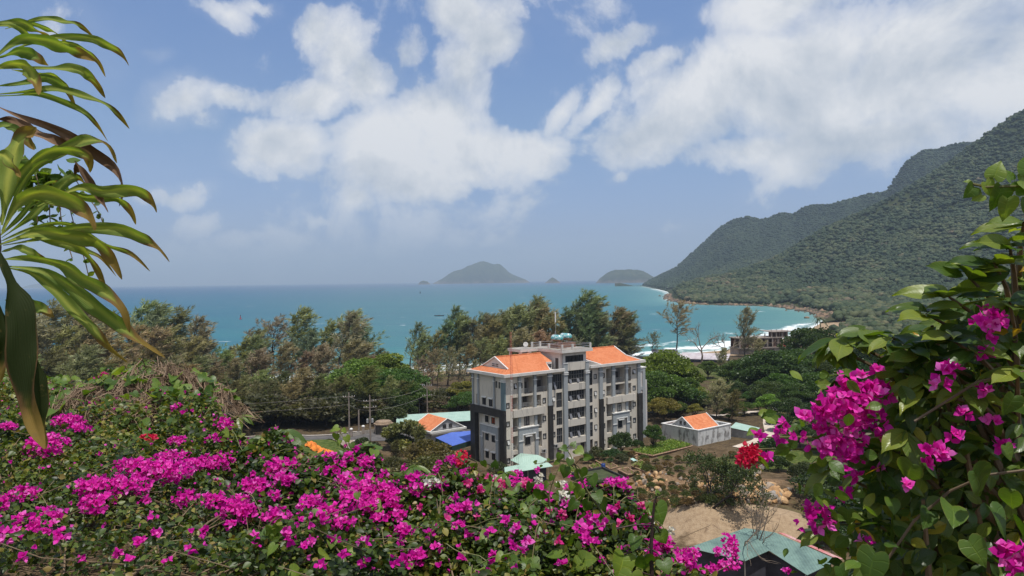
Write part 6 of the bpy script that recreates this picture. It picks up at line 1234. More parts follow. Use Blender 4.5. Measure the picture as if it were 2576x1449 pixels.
def veined(name, stops, rough, trans, tcol, spec=.4, veins=9.0, vcol=(1.6, 1.45, 1.3)):
    """large near leaf with midrib, side veins, blotches and an uneven edge colour"""
    m, N = new_mat(name); g = lambda q: N.n('ShaderNodeAttribute', attribute_name=q).outputs['Fac']; a, lx, ly = g('rnd'), g('lx'), g('ly'); o = N.n('ShaderNodeTexCoord').outputs['Object']
    ab = N.m('ABSOLUTE', lx); sv = N.m('SINE', N.m('MULTIPLY', N.m('SUBTRACT', ly, N.m('MULTIPLY', ab, .16)), veins * 6.283)); vein = N.m('MAXIMUM', N.ss(ab, .07, .03), N.m('MULTIPLY', N.ss(sv, .86, .99), .5))
    ns = N.noise(o, 16, 5, .6); col = N.ramp(a, stops); col = N.mix(N.m('MULTIPLY', N.ss(ns, .35, .7), .55), col, N.mix(1.0, col, (1.35, 1.15, .9, 1), blend='MULTIPLY')); col = N.mix(N.m('MULTIPLY', vein, .7), col, N.mix(1.0, col, (*vcol, 1), blend='MULTIPLY'))
    sp = N.m('MULTIPLY', N.ss(N.noise(o, 42, 4, .7), .66, .72), N.ss(a, .35, .5)); col = N.mix(N.m('MULTIPLY', sp, .7), col, (.16, .10, .04, 1)); col = N.mix(N.m('MULTIPLY', N.ss(N.m('ADD', N.m('MULTIPLY', ns, .4), ab), 1.12, 1.25), .5), col, (.25, .20, .05, 1))
    p = princ(N, col, rough, spec, bump=N.m('ADD', N.m('MULTIPLY', vein, -.6), N.m('MULTIPLY', ns, .4)), bdist=.004, bstr=.6); t = N.n('ShaderNodeBsdfTranslucent'); N.put(t.inputs[0], N.mix(1.0, col, (*tcol, 1), blend='MULTIPLY'))
    mx = N.n('ShaderNodeMixShader'); mx.inputs[0].default_value = trans; N.put(mx.inputs[1], p); N.put(mx.inputs[2], t.outputs[0]); finish(N, mx.outputs[0]); return m
VLEAF = veined('creeper_leaf', [(0, (.05, .105, .016)), (.5, (.10, .18, .026)), (.9, (.19, .27, .042)), (1, (.34, .31, .05))], .42, .42, (1.35, 1.35, .4), .4, 5)
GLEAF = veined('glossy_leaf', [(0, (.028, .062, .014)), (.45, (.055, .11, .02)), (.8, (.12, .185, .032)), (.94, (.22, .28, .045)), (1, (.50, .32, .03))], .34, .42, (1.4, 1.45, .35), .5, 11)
# a flower: three papery bracts round an axis
def _flower():
    V, Fq = [], []
    for k in range(3):
        a = k * 2.094; ca, sa = math.cos(a), math.sin(a); prof = [(0, 0, 0), (.36, .34, .10), (.36, .68, .06), (0, 1.12, .10), (-.36, .68, .06), (-.36, .34, .10), (0, .55, -.10)]
        o = len(V)
        for (x, y, z) in prof:                     # bract leans out from the axis (Z)
            r, h = y * .50 + .14 * y ** 3, y * .82 - .12 * y ** 3 - z * .6; V.append((r * ca - x * sa, r * sa + x * ca, h))
        Fq += [(o, o + 1, o + 2, o + 6), (o + 6, o + 2, o + 3, o + 4), (o, o + 6, o + 4, o + 5)]
    return np.array(V), np.array(Fq)
FLV, FLF = _flower()
def hedge_edge(u):                               # how far the top of the hedge reaches, by bearing
    return .35 + np.interp(u, [-.95, -.696, -.615, -.534, -.48, -.442, -.415, -.394, -.372, -.35, -.318, -.285, -.248, -.22, -.177, -.134, -.10, -.07, -.048, 0, .06, .115, .147, .18, .212, .244, .277, .33, .5],
                        [14.6, 14.4, 14, 14.4, 14.8, 13.2, 10.6, 9.7, 9.1, 8.6, 7.8, 7.3, 7.2, 7.5, 7.05, 6.9, 7.1, 7.3, 6.9, 6.7, 6.6, 6.5, 6.45, 6.0, 5.3, 4.95, 4.8, 4.6, 4.3])
def hedge_z(x, y):
    u = x / y; e = hedge_edge(u)
    z = 39.17 + .26 * fbm2(x, y, 1.5, 3, 61) + .34 * fbm2(x, y, .45, 2, 62)
    z = z + .15 * np.exp(-(((x + 5.3) / 1.25) ** 2 + ((y - 11.0) / 1.3) ** 2))        # the dry mound on the left
    z = z - .9 * np.clip((y - e + .7) / .9, 0, 1) ** 2 - .25 * np.clip((3.6 - y), 0, 2) ** 2
    z = z - .22 * np.clip((u - .15) / .15, 0, 1)
    return z
def hedge_hit(px, py, lift=0.0):
    d = ray(px, py); Ys = np.linspace(2.6, 18, 700); z = CAM.z + d.z * Ys; h = hedge_z(d.x * Ys, Ys) + lift
    b = z < h; i = int(np.argmax(b)) if b.any() else int(np.argmin(z - h)); return Vector((d.x * Ys[i], Ys[i], z[i]))
# shrub crowns: which stretch of the hedge belongs to which shrub
SH = [('bougainvillea shrub with scattered magenta flowers at the far left under the dry mound', (-6.4, 10.5)), ('bougainvillea shrub around the shaded magenta patch at the left edge', (-4.6, 6.6)), ('bougainvillea shrub with the long magenta band right of the dry mound', (-3.9, 8.6)),
      ('bougainvillea shrub with loose magenta flowers low in the left corner', (-2.7, 4.6)), ('bougainvillea shrub with the upright magenta sprays below the orange tarpaulin', (-2.1, 7.0)), ('bougainvillea shrub bearing the biggest magenta mass in the middle of the hedge', (-1.5, 5.4)),
      ('bougainvillea shrub with sparse flowers below the olive bushes', (-.5, 6.6)), ('bougainvillea shrub with a red spray below the left corner of the building', (-.25, 5.2)), ('bougainvillea shrub with mixed pink and white flowers below the green canopies', (.25, 6.2)),
      ('bougainvillea shrub with magenta bunches below the arching vine', (.75, 4.9)), ('bougainvillea shrub at the right end of the hedge before the green hall roof', (1.5, 4.5)), ('leafy flowerless hedge shrub at the bottom middle', (-.3, 3.9))]
SC = np.array([s[1] for s in SH]); SHRUB = []
for lab, (x, y) in SH:
    z = gz(x, y); SHRUB.append(empty('bougainvillea_shrub', (x, y, z), 0, lab, 'shrub', 'bougainvillea shrubs of the hedge'))
def owner(x, y): return int(np.argmin(((SC - np.array((x, y))) ** 2).sum(1)))
def place(o, e): o.location = -e.location; return o
def hedge_leaves():
    n = 190000; v = rng.random(n); u = rng.uniform(-.80, .44, n); e = hedge_edge(u) + .25; y0 = 2.7; y = y0 + (e - y0) * np.sqrt(v) * (.9 + .1 * v); x = u * y
    dry = 1.15 * np.exp(-(((x + 5.5) / 1.35) ** 2 + ((y - 11.2) / 1.7) ** 2) ** 1.5) + .8 * np.exp(-(((x + 9.4) / 1.8) ** 2 + ((y - 13.6) / 1.4) ** 2))
    dens = .55 + .55 * fbm2(x, y, .45, 3, 64); keep = rng.random(n) < np.clip(dens * 1.3 + .12, .06, 1) * (1 - .86 * np.clip(dry, 0, 1)); x, y = x[keep], y[keep]; n = len(x)
    d = -np.log(1 - .97 * rng.random(n)) * .17; z = hedge_z(x, y) - d + .05
    s = (.030 + .0034 * y) * (.6 + .8 * rng.random(n) ** 1.3)
    Yd = rng.normal(size=(n, 3)) * np.array((1, 1, .5)) + np.array((0, -.35, -.1)); up = norm(rng.normal(size=(n, 3)) * 1.1 + np.array((0, -.3, 1.0)))
    X, Y, Z = frames(Yd, up); S = s[:, None]; P = np.stack([x, y, z], 1)
    tone = np.clip(.42 + .5 * fbm2(x, y, .8, 3, 65) + .27 * rng.normal(size=n) + .06 * (y > 8), 0, .93); tone[rng.random(n) < .035] = .97
    own = np.argmin(((P[:, None, :2] - SC[None]) ** 2).sum(2), 1)
    for k, e_ in enumerate(SHRUB):
        q = own == k; V, Fq, _ = scatter(L5V, L5F, P[q] - np.array(e_.location), X[q] * S[q], Y[q] * S[q], Z[q] * S[q]); np_mesh('foliage', V, Fq, HLEAF, e_, {'rnd': np.repeat(tone[q], 9)})
    for k, e_ in enumerate(SHRUB):                 # woody stems from the ground and twigs in the crown
        m = MB(); c = SC[k]; r = np.random.default_rng(400 + k); o = np.array(e_.location)
        for i in range(34):
            a = r.random() * 6.28; q = c + np.array((math.cos(a), math.sin(a))) * (.3 + 1.1 * r.random()) * (1 + .06 * c[1]); q[1] = max(q[1], 2.9); q[1] = min(q[1], float(hedge_edge(q[0] / q[1]))); zt = float(hedge_z(*q)) + .02
            b = np.array((c[0] + .15 * r.normal(), c[1] + .15 * r.normal(), o[2] - .2)); t = np.array((q[0], q[1], zt - .03)); mid = b * .4 + t * .6 + np.array((0, 0, .1)) + r.normal(size=3) * .08
            tip = t + np.array((q[0] - c[0], q[1] - c[1], .15)) * .25 + r.normal(size=3) * .1
            m.tube([b - o, mid - o, t - o, tip - o], [.014, .007, .0035, .002], 5, False)
        m.build('stems', TWIG, e_)
hedge_leaves()
def bunch(e_, c, rad, n, mat, size, r, label=None, tilt=None):
    """one flower cluster: n three-bracted flowers set over a lumpy ellipsoid"""
    if n < 12: rad = tuple(q * .65 for q in rad)
    dv = norm(r.normal(size=(n, 3)) + np.array((0, -.45, .45))); P = np.array(c) + dv * np.array(rad) * (.35 + .75 * r.random((n, 1)) ** .5)
    Zd = norm(dv + np.array((0, -.35, .45)) + r.normal(size=(n, 3)) * .6); X, Zz, Y = frames(Zd); S = size * (.7 + .6 * r.random((n, 1)))
    V, Fq, _ = scatter(FLV, FLF, P - np.array(e_.location), X * S * (.75 + .5 * r.random((n, 1))), Y * S * (.75 + .5 * r.random((n, 1))), Zd * S); tone = np.clip(.5 + .36 * r.normal(size=n), 0, 1)
    o = np_mesh('flower_cluster', V, Fq, mat, e_, {'rnd': np.repeat(tone, len(FLV))}); 
    if label: o['label'] = label
    return o
CL = """262,947,9,4,p 169,1071,40,20 60,1050,9,5 22,1082,25,9 112,1134,54,30 202,1086,20,12 446,1033,15,8 461,1046,6,5 566,1078,18,17 371,1112,20,8,r 442,1119,23,11 540,1114,16,9 431,1161,46,15
337,1190,56,22 412,1202,75,28 232,1243,45,28 319,1236,60,24 244,1284,38,26 544,1176,41,22 487,1180,26,18 56,1258,38,18 11,1280,20,18 120,1311,34,15 56,1322,22,11 105,1344,30,14 22,1363,22,18 154,1367,22,13
469,1269,34,17 536,1273,22,20 585,1284,35,22 619,1310,26,18 581,1337,19,9 637,1236,30,17 367,1273,14,8 559,1310,14,11 352,1382,12,14 394,1355,15,11 385,1320,8,6 292,1412,16,8 517,1352,12,7 326,1427,8,8
708,1185,37,21 690,1204,22,12 645,1243,34,17 713,1222,31,19 692,1261,16,9 640,1206,9,8 875,1162,15,12 893,1144,8,13 828,1162,16,8 919,1177,20,17 854,1183,14,11 828,1198,16,8 900,1203,16,11 963,1209,13,12 932,1217,20,9 864,1219,20,15
903,1250,52,24 968,1250,38,24 877,1276,38,19 929,1284,38,19 981,1276,30,19 786,1279,28,17 760,1289,13,12 833,1308,44,21 859,1336,28,17 799,1323,26,12 695,1315,34,20 619,1302,26,16 955,1320,21,12 994,1315,24,18 1020,1349,22,16
1018,1188,9,9 1041,1219,18,14 1062,1211,12,7 1083,1211,10,9 1052,1245,20,12 1106,1240,16,9 1098,1188,9,8 1104,1172,7,6 1132,1162,13,9 1143,1177,11,9 1164,1167,18,18,r 1171,1203,8,7 723,1354,13,10 734,1373,16,11 765,1394,9,8 786,1380,12,11 838,1373,8,8
867,1412,13,8 911,1386,11,12 812,1440,20,7 916,1438,15,9 1033,1425,34,18 989,1440,15,8 1057,1414,15,12 1080,1362,10,10 1096,1396,14,10 1143,1300,20,14 1177,1292,20,14 1151,1341,18,10 1182,1357,9,9 1164,1421,8,8 1242,1420,11,15 1234,1354,10,9 1210,1245,9,8,p 1177,1230,14,9,p 1229,1216,12,6,p
1258,1227,20,15,p 1291,1222,16,15 1323,1229,16,12,p 1299,1201,16,8 1351,1190,7,7 1435,1209,7,6 1356,1245,16,12 1375,1266,16,12 1435,1240,18,10 1466,1240,16,11 1552,1232,36,15 1435,1287,16,12 1414,1310,15,10,p 1276,1326,13,8 1297,1347,12,14 1294,1391,15,9 1328,1386,15,11 1312,1409,12,9
1466,1349,20,17 1500,1334,24,17 1484,1381,20,14 1536,1297,15,12 1414,1443,15,7 1583,1323,9,9,p 1656,1386,34,19 1643,1409,24,11 1739,1407,26,16 1718,1435,28,12 1705,1404,13,9 1802,1396,8,8 1791,1443,20,8 1836,1376,18,20 1806,1400,12,8 1842,1400,18,16 1833,1434,36,11 1977,1446,14,5
1356,1214,9,14,w 1414,1230,14,9,w 1419,1266,13,15,w 1690,1345,8,10,w 1093,1227,18,8,w 1254,1212,12,7,w 1640,1330,9,6,w 1560,1282,8,6,p 1480,1300,8,6,p 1610,1290,10,7,p 870,1130,5,5 1200,1320,8,6,p 1120,1320,10,7,p 1060,1290,10,6,p 1010,1380,9,6 1140,1265,9,7 1380,1300,9,7,p 1340,1340,9,7 1400,1380,8,6,p 1560,1340,8,6,p 750,1330,8,7 640,1370,8,6 480,1400,10,6 420,1430,9,5 205,1420,9,6 60,1420,14,7""".split()
rc = np.random.default_rng(9)
for c in CL:
    q = c.split(','); px, py, rx, ry = map(float, q[:4]); k = q[4] if len(q) > 4 else 'm'
    p = hedge_hit(px, py, .04); sc = p.y / F; sz = .032; fp = sz / sc
    n = int(max(3, min(420, 2.6 * rx * ry / (fp * fp) * 3.1))); e_ = SHRUB[owner(p.x, p.y)]
    rw, rh = rx * sc, ry * sc
    bunch(e_, (p.x, p.y + rh * .3, p.z + .045), (rw, max(rw * .55, rh * 1.5), rh * .85), n, {'m': MAG, 'r': REDB, 'p': PNKB, 'w': WHTB}[k], sz, rc, {'r': 'red flower cluster', 'w': 'white flower cluster', 'p': 'pale pink flower cluster'}.get(k))
n = 1800; us = rng.uniform(-.72, .28, n)            # single flowers scattered through the hedge
for k, e_ in enumerate(SHRUB):
    pts = []
    for i in range(0, n):
        y = 3.4 + (float(hedge_edge(us[i])) - 3.6) * math.sqrt((i * .618) % 1); x = us[i] * y
        if owner(x, y) == k and rng.random() < .8: pts.append((x, y, float(hedge_z(x, y)) + .03))
    if pts:
        P = np.array(pts); Zd = norm(rng.normal(size=P.shape) + np.array((0, -.6, .8))); X, _, Y = frames(Zd); S = .031 * (.8 + .4 * rng.random((len(P), 1))); V, Fq, rd = scatter(FLV, FLF, P - np.array(e_.location), X * S, Y * S, Zd * S); o = np_mesh('loose_flowers', V, Fq, MAG, e_, {'rnd': rd})
# larger leaves of the creeper among the hedge
def hearts(parent, items, mat=VLEAF, tv=HRTV, seed=1, dark=0.0):
    """items: (point, length, direction of the tip, facing)"""
    r = np.random.default_rng(seed); P = np.array([i[0] for i in items]); L = np.array([i[1] for i in items])[:, None]; D = norm(np.array([i[2] for i in items], float)); U = norm(np.array([i[3] for i in items], float) + .001)
    X, Y, Z = frames(D, U); return leafset(parent, 'leaves', P, X * L, Y * L, Z * L, np.clip(r.random(len(P)) * .9 - dark, 0, .92), tv, mat)
def leafset(parent, name, P, X, Y, Z, tone, tv, mat):
    v, f, ax_, al_ = tv; sx_ = (.8 + .4 * rng.random((len(P), 1))); V, Fq, _ = scatter(v, f, P - np.array(parent.location), X * sx_, Y, Z * (.5 + 1.1 * rng.random((len(P), 1))))
    return np_mesh(name, V, Fq, mat, parent, {'rnd': np.repeat(tone, len(v)), 'lx': np.tile(ax_, len(P)), 'ly': np.tile(al_, len(P))}, smooth=True)
e = empty('heart_leaf_creeper', (-.6, 5.0, 38.0), 0, 'creeper with heart shaped leaves running through the bougainvillea hedge', 'creeper'); it = []; r = np.random.default_rng(31)
for i in range(620):
    u = r.uniform(-.62, .32); y = 3.3 + (float(hedge_edge(u)) - 3.5) * math.sqrt(r.random()); x = u * y
    if fbm2(np.array([x]), np.array([y]), .9, 2, 66)[0] < -.05: continue
    it.append(((x, y, float(hedge_z(x, y)) + .02 + .06 * r.random()), (.055 + .05 * r.random()) * (.8 + .05 * y), r.normal(size=3) * (1, 1, .4) + np.array((0, -.5, -.35)), np.array((0, -.5, .9)) + r.normal(size=3) * .4))
hearts(e, it); m = MB()
for i in range(60):
    u = r.uniform(-.6, .3); y = 3.4 + (float(hedge_edge(u)) - 3.8) * math.sqrt(r.random()); x = u * y; a = r.random() * 6.28; L = .25 + .35 * r.random(); pts = []
    for t in np.linspace(0, 1, 6): q = (x + math.cos(a) * L * t, max(3, y + math.sin(a) * L * t)); pts.append(Vector((q[0], q[1], float(hedge_z(*q)) + .02 + .08 * math.sin(3.1 * t))) - e.location)
    m.tube(pts, .0035, 4, False)
m.build('runners', GSTEM, e)
# dry twig mound at the far left of the hedge
def twig_mound(cx, cy, rx, ry, h, n, label, seed, lift=.05):
    r = np.random.default_rng(seed); z0 = float(hedge_z(cx, cy)) - h + lift; e = empty('dry_vine_heap', (cx, cy, z0), 0, label, 'dry vines'); m = MB()
    for i in range(n):
        a = r.random() * 6.28; s = math.sqrt(r.random()); x, y = s * rx * math.cos(a), s * ry * math.sin(a); b = r.random() * 6.28; L = .35 + .6 * r.random(); z = h * (1 - s * s) ** .6 + .1; pts = []
        for t in np.linspace(-.5, .5, 6):
            qx, qy = x + L * t * math.cos(b), y + L * t * math.sin(b); ss_ = min(1, math.hypot(qx / rx, qy / ry)); pts.append((qx, qy, h * (1 - ss_ ** 2) ** .6 * (1 + .25 * math.sin(3 * qx + seed) * math.cos(4 * qy)) + .05 + .07 * r.normal() - .25 * t * t))
        m.tube(pts, .004 + .006 * r.random() ** 2, 3, False)
    m.build('twigs', flat('dry_vine', (.30, .22, .15), (.16, .105, .07), 5, .9, .1), e); vl = []
    for k in range(int(150 * rx)):
        a = r.random() * 6.28; s = math.sqrt(r.random()); q = np.array((cx + s * rx * math.cos(a), cy + s * ry * math.sin(a), z0 + h * (1 - s * s) ** .6 + .1 + .08 * r.random())); vl.append((q, .09 + .08 * r.random(), r.normal(size=3) * (1, 1, .4) + np.array((0, -.4, -.3)), np.array((0, -.5, .9)) + r.normal(size=3) * .4))
    hearts(e, vl, VLEAF, HRTV, seed)
    d = MB(); d.lathe((0, 0, -.9), [(rx * .95, 0), (rx * .93, .7), (rx * .75, .8 + h * .5), (rx * .4, .82 + h * .8), (.02, .85 + h * .9)], 20); d.build('litter_core', flat('dead_leaf_litter', (.07, .05, .035), (.035, .026, .018), 6, .95), e, True); return e
twig_mound(-5.45, 10.9, 1.3, 1.3, .6, 1000, 'brown mound of dry tangled vines on the left of the hedge', 51, .36)
twig_mound(-9.3, 13.6, 1.3, 1.0, .22, 300, 'flat pale heap of dry vine stems behind the strap leaves', 52)
for i, (x, y, h, s, lab) in enumerate([(-8.6, 14.2, 1.1, 61, 'bare twiggy stems sticking up at the left end of the hedge'), (-7.9, 14.6, .9, 62, 'thin forked bare twigs next to the dry mound')]):
    bare_tree('dry_shrub', (x, y, float(hedge_z(x, y)) - .4), h, s, DRYL, lab, 'dry stems', None, .6, 4, 2, .05, .012)
# shoots with hanging lance leaves
def rosette(parent_e, c, n, L, r, droop=.5, upd=(0, -.2, .6)):
    out = []
    for k in range(n):
        a = k * 2.4 + r.random() * .5; d = np.array((math.cos(a), math.sin(a) * .8, .25 - droop * (.4 + r.random()))); out.append((np.array(c) + .01 * r.normal(size=3), L * (.75 + .45 * r.random()), d, np.array(upd) + np.array((math.cos(a), math.sin(a), 0)) * .45 + r.normal(size=3) * .15))
    return out
LANL = veined('lance_leaf', [(0, (.05, .10, .018)), (.5, (.095, .165, .03)), (.88, (.19, .24, .05)), (1, (.50, .29, .03))], .36, .38, (1.3, 1.35, .4), .5, 10)
def shoot(px, py, Y, n, L, label, seed, stem_to=(0, .0, -.7), droop=.7, tv=LANV, mat=LANL):
    r = np.random.default_rng(seed); p = at(px, py, Y); e = empty('leafy_shoot', p + Vector(stem_to), 0, label, 'shrub shoot', 'shoots with hanging leaves above the hedge'); q = np.array(p)
    hearts(e, rosette(e, q, n, L, r, droop), mat, tv, seed); m = MB(); m.tube([Vector((0, 0, 0)), Vector(stem_to) * -.5 + Vector((.03, 0, .03)), -Vector(stem_to)], [.012, .009, .005], 5, False); m.build('stem', GSTEM, e)
for i, (px, py, Y, n, L, lab) in enumerate([(532, 1022, 11.2, 12, .26, 'shoot with long hanging leaves right of the dry mound'), (604, 1046, 11.0, 8, .22, 'small hanging leaf shoot in front of the brown scrub'), (655, 1098, 9.2, 11, .24, 'dark drooping leaf tuft left of the road'), (712, 1082, 9.0, 11, .27, 'drooping leaf tuft with a yellow leaf by the road'), (738, 1142, 8.4, 12, .25, 'drooping leaf tuft below the orange tarpaulin'),
        (415, 1010, 10.6, 9, .25, 'hanging leaf shoot in the dry mound'), (352, 985, 11.5, 8, .22, 'leaf shoot on top of the dry mound'), (300, 1030, 10.5, 8, .24, 'leaf shoot at the left shoulder of the dry mound'), (470, 968, 12.2, 10, .25, 'bushy leaf shoot on the right shoulder of the dry mound'), (1270, 1190, 7.3, 8, .16, 'small leaf tuft beside the green canopy'), (985, 1190, 7.8, 11, .19, 'fan leaved shoot left of the red spray'), (1045, 1170, 7.9, 11, .19, 'fan leaved shoot below the olive bushes'), (1075, 1200, 7.6, 10, .17, 'fan leaved shoot in front of the olive bushes'),
        (1630, 1265, 5.6, 11, .15, 'dark fan leaved shoot below the rubble bank'), (230, 1010, 12.5, 9, .25, 'leaf shoot left of the dry mound'), (60, 1000, 13, 9, .25, 'leaf shoot behind the dark strap leaf')]): shoot(px, py, Y, n, L, lab, 600 + i)
# tall climbing shoots with heart shaped leaves: stem path and leaf spots in bearings
def climber(path, Y, leaves, label, seed, rad=.006, mat=VLEAF, stem=GSTEM, size=1.0):
    r = np.random.default_rng(seed); P = [at(x, y, Y + dy) for x, y, dy in path]; e = empty('climbing_shoot', P[0], 0, label, 'vine shoot', 'climbing shoots standing above the hedge'); m = MB()
    m.tube([p - P[0] for p in P], [rad * (1 - .6 * i / (len(P) - 1)) for i in range(len(P))], 6, False)
    it = []
    for (x, y, L, ang) in leaves:                   # ang: compass of the tip in the picture, 0 up, 180 down
        p = at(x, y, Y + .04 * r.normal()); a = R(ang); d = np.array((math.sin(a), .45 * r.normal() - .1, math.cos(a))); it.append((np.array(p), L * .78 * (.75 + .4 * r.random()) * Y / F * size, d, np.array((.3 * r.normal(), -1, .45 + .35 * r.normal()))))
        j = min(range(len(P)), key=lambda k: (P[k] - p).length); m.tube([P[j] - P[0], (P[j] + p) / 2 - P[0] + Vector((0, 0, .01)), p - P[0]], rad * .35, 4, False)
    m.build('stem', stem, e); hearts(e, it, mat, HRTV, seed); return e
climber([(905, 1200, 0), (885, 1150, 0), (872, 1118, .05), (858, 1090, .1), (851, 1072, .1)], 7.0, [(851, 1075, 22, 250), (862, 1080, 20, 130), (846, 1092, 24, 190), (870, 1098, 24, 150), (855, 1108, 26, 200), (884, 1116, 22, 160), (862, 1122, 26, 180), (876, 1135, 24, 190), (888, 1140, 22, 140), (862, 1140, 20, 200), (840, 1082, 14, 260)], 'climbing shoot with stacked heart leaves standing before the road', 701)
climber([(1535, 1320, 0), (1505, 1275, 0), (1480, 1240, 0), (1462, 1205, 0), (1446, 1170, .05), (1435, 1145, .1), (1424, 1128, .1)], 5.2, [(1425, 1128, 26, 280), (1440, 1122, 22, 40), (1410, 1142, 30, 200), (1450, 1130, 30, 110), (1470, 1150, 26, 90), (1434, 1155, 30, 190), (1425, 1175, 34, 200), (1460, 1182, 40, 170), (1440, 1215, 36, 195), (1490, 1195, 40, 175), (1462, 1228, 44, 210), (1480, 1262, 50, 200), (1500, 1238, 40, 160), (1448, 1260, 36, 220), (1512, 1262, 44, 150), (1520, 1300, 50, 190), (1475, 1300, 40, 210), (1405, 1160, 20, 240)], 'tall arching vine shoot with heart leaves before the middle of the building', 702, .009)
climber([(1446, 1178, 0), (1424, 1160, 0), (1395, 1157, 0), (1368, 1164, 0), (1345, 1168, 0)], 5.2, [(1350, 1163, 12, 280), (1362, 1170, 10, 200), (1380, 1158, 10, 330)], 'bare curved tendril reaching left from the arching vine', 703, .005)
climber([(1385, 1290, 0), (1380, 1250, 0), (1388, 1220, 0), (1400, 1190, 0), (1410, 1165, 0)], 5.6, [(1390, 1195, 22, 210), (1405, 1180, 18, 120), (1378, 1215, 26, 220), (1400, 1215, 22, 150), (1372, 1240, 28, 200), (1395, 1245, 24, 140), (1335, 1215, 34, 200), (1360, 1235, 40, 190)], 'slender green shoot left of the arching vine', 704)
climber([(1640, 1449, 0), (1638, 1380, 0), (1641, 1320, 0), (1646, 1265, 0), (1652, 1248, 0)], 3.9, [(1652, 1268, 62, 165), (1630, 1300, 40, 230), (1656, 1244, 22, 340), (1600, 1350, 60, 210), (1660, 1340, 38, 150), (1570, 1395, 80, 200), (1620, 1400, 70, 170), (1668, 1410, 44, 160), (1550, 1330, 46, 210), (1590, 1440, 70, 190)], 'dark upright stem with a folded heart leaf before the rubble', 705, .012, stem=flat('dark_stem', (.06, .035, .03), (.035, .022, .02), 8))
climber([(1245, 1260, 0), (1243, 1220, 0), (1244, 1190, 0)], 5.6, [(1244, 1175, 26, 10), (1215, 1160, 30, 160), (1160, 1140, 20, 230), (1236, 1200, 16, 220)], 'small shoot with a rounded leaf beside the steel tank', 706, .004)
climber([(905, 1330, 0), (898, 1280, 0), (905, 1240, 0)], 5.2, [(900, 1240, 24, 180), (790, 1190, 22, 190), (772, 1205, 20, 170), (895, 1185, 22, 180)], 'thin shoot with dark heart leaves over the magenta mass', 707, .004)
# dry seed heads and white litter are part of the shrubs above

# ------------------------------------------------------------------ right-hand shrub
e = empty('glossy_leaf_shrub', (1.95, 2.95, gz(1.95, 2.95)), 0, 'big dark glossy leaved shrub filling the right edge', 'shrub'); EG = e; r = np.random.default_rng(81)
def rmass(n, Llo, Lhi, ylo, yhi, bound, tv, mat, name, face, tone_lo=0., tone_hi=.92, seed=0, zlo=38.0, par=None):
    """leaves through the shrub's body: right of the outline bound(py), depth ylo..yhi"""
    r = np.random.default_rng(seed); it = []; tries = 0
    by, bx = zip(*bound)
    while len(it) < n and tries < n * 30:
        tries += 1; py = r.uniform(by[0] - 10, 1560); b = np.interp(py, by, bx); px = b + (2760 - b) * r.random() ** 1.15; d = (px - b); Y = ylo + (yhi - ylo) * r.random()
        p = at(px, py, Y)
        if p.z < zlo: continue
        a = r.random() * 6.28; it.append((np.array(p), Llo + (Lhi - Llo) * r.random(), np.array((-.25 + .9 * r.normal(), -.35 + .6 * r.normal(), -.45 + .55 * r.normal())), np.array(face) + r.normal(size=3) * .45))
    P = par or e; X = np.array([i[0] for i in it]); L = np.array([i[1] for i in it])[:, None]; D = norm(np.array([i[2] for i in it])); U = norm(np.array([i[3] for i in it])); Xx, Yy, Zz = frames(D, U)
    tn = tone_lo + (tone_hi - tone_lo) * r.random(len(it)); tn[r.random(len(it)) < .015] = 1.0
    return leafset(P, name, X, Xx * L, Yy * L, Zz * L, tn, tv, mat)
B1 = [(560, 2640), (650, 2600), (690, 2560), (740, 2480), (800, 2390), (840, 2270), (900, 2240), (1000, 2240), (1100, 2220), (1200, 2190), (1300, 2170), (1400, 2110), (1560, 2080)]
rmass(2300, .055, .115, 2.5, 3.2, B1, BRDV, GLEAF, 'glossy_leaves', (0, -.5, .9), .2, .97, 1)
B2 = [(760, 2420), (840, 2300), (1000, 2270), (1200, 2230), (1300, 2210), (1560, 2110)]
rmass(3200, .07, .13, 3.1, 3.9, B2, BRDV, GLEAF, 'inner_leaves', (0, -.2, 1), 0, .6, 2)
# leaf whorls on the outline, tips towards the light
def whorl(px, py, Y, n, L, seed, droop=.25):
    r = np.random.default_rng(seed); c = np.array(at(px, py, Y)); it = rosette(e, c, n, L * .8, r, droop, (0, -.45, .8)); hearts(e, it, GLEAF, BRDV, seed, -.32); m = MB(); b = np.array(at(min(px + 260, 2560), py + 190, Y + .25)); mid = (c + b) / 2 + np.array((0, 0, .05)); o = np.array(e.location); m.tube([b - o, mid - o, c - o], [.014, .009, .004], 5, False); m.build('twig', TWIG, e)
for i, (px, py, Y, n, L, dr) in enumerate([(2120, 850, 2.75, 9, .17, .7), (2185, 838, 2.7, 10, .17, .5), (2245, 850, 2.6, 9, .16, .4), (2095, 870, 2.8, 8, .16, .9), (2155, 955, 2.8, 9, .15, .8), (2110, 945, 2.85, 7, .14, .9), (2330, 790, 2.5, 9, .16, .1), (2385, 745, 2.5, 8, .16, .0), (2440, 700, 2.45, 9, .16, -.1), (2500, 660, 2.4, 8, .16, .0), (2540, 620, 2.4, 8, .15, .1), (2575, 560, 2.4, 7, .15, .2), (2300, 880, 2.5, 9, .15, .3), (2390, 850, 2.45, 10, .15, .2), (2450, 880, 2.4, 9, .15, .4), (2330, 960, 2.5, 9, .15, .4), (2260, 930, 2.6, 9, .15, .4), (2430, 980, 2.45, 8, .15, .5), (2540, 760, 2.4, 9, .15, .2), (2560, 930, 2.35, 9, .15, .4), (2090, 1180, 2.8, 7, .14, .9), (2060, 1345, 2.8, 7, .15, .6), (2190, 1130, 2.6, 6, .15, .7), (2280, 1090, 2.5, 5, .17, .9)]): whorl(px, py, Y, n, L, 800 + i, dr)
m = MB(); o = Vector(e.location); r = np.random.default_rng(83)
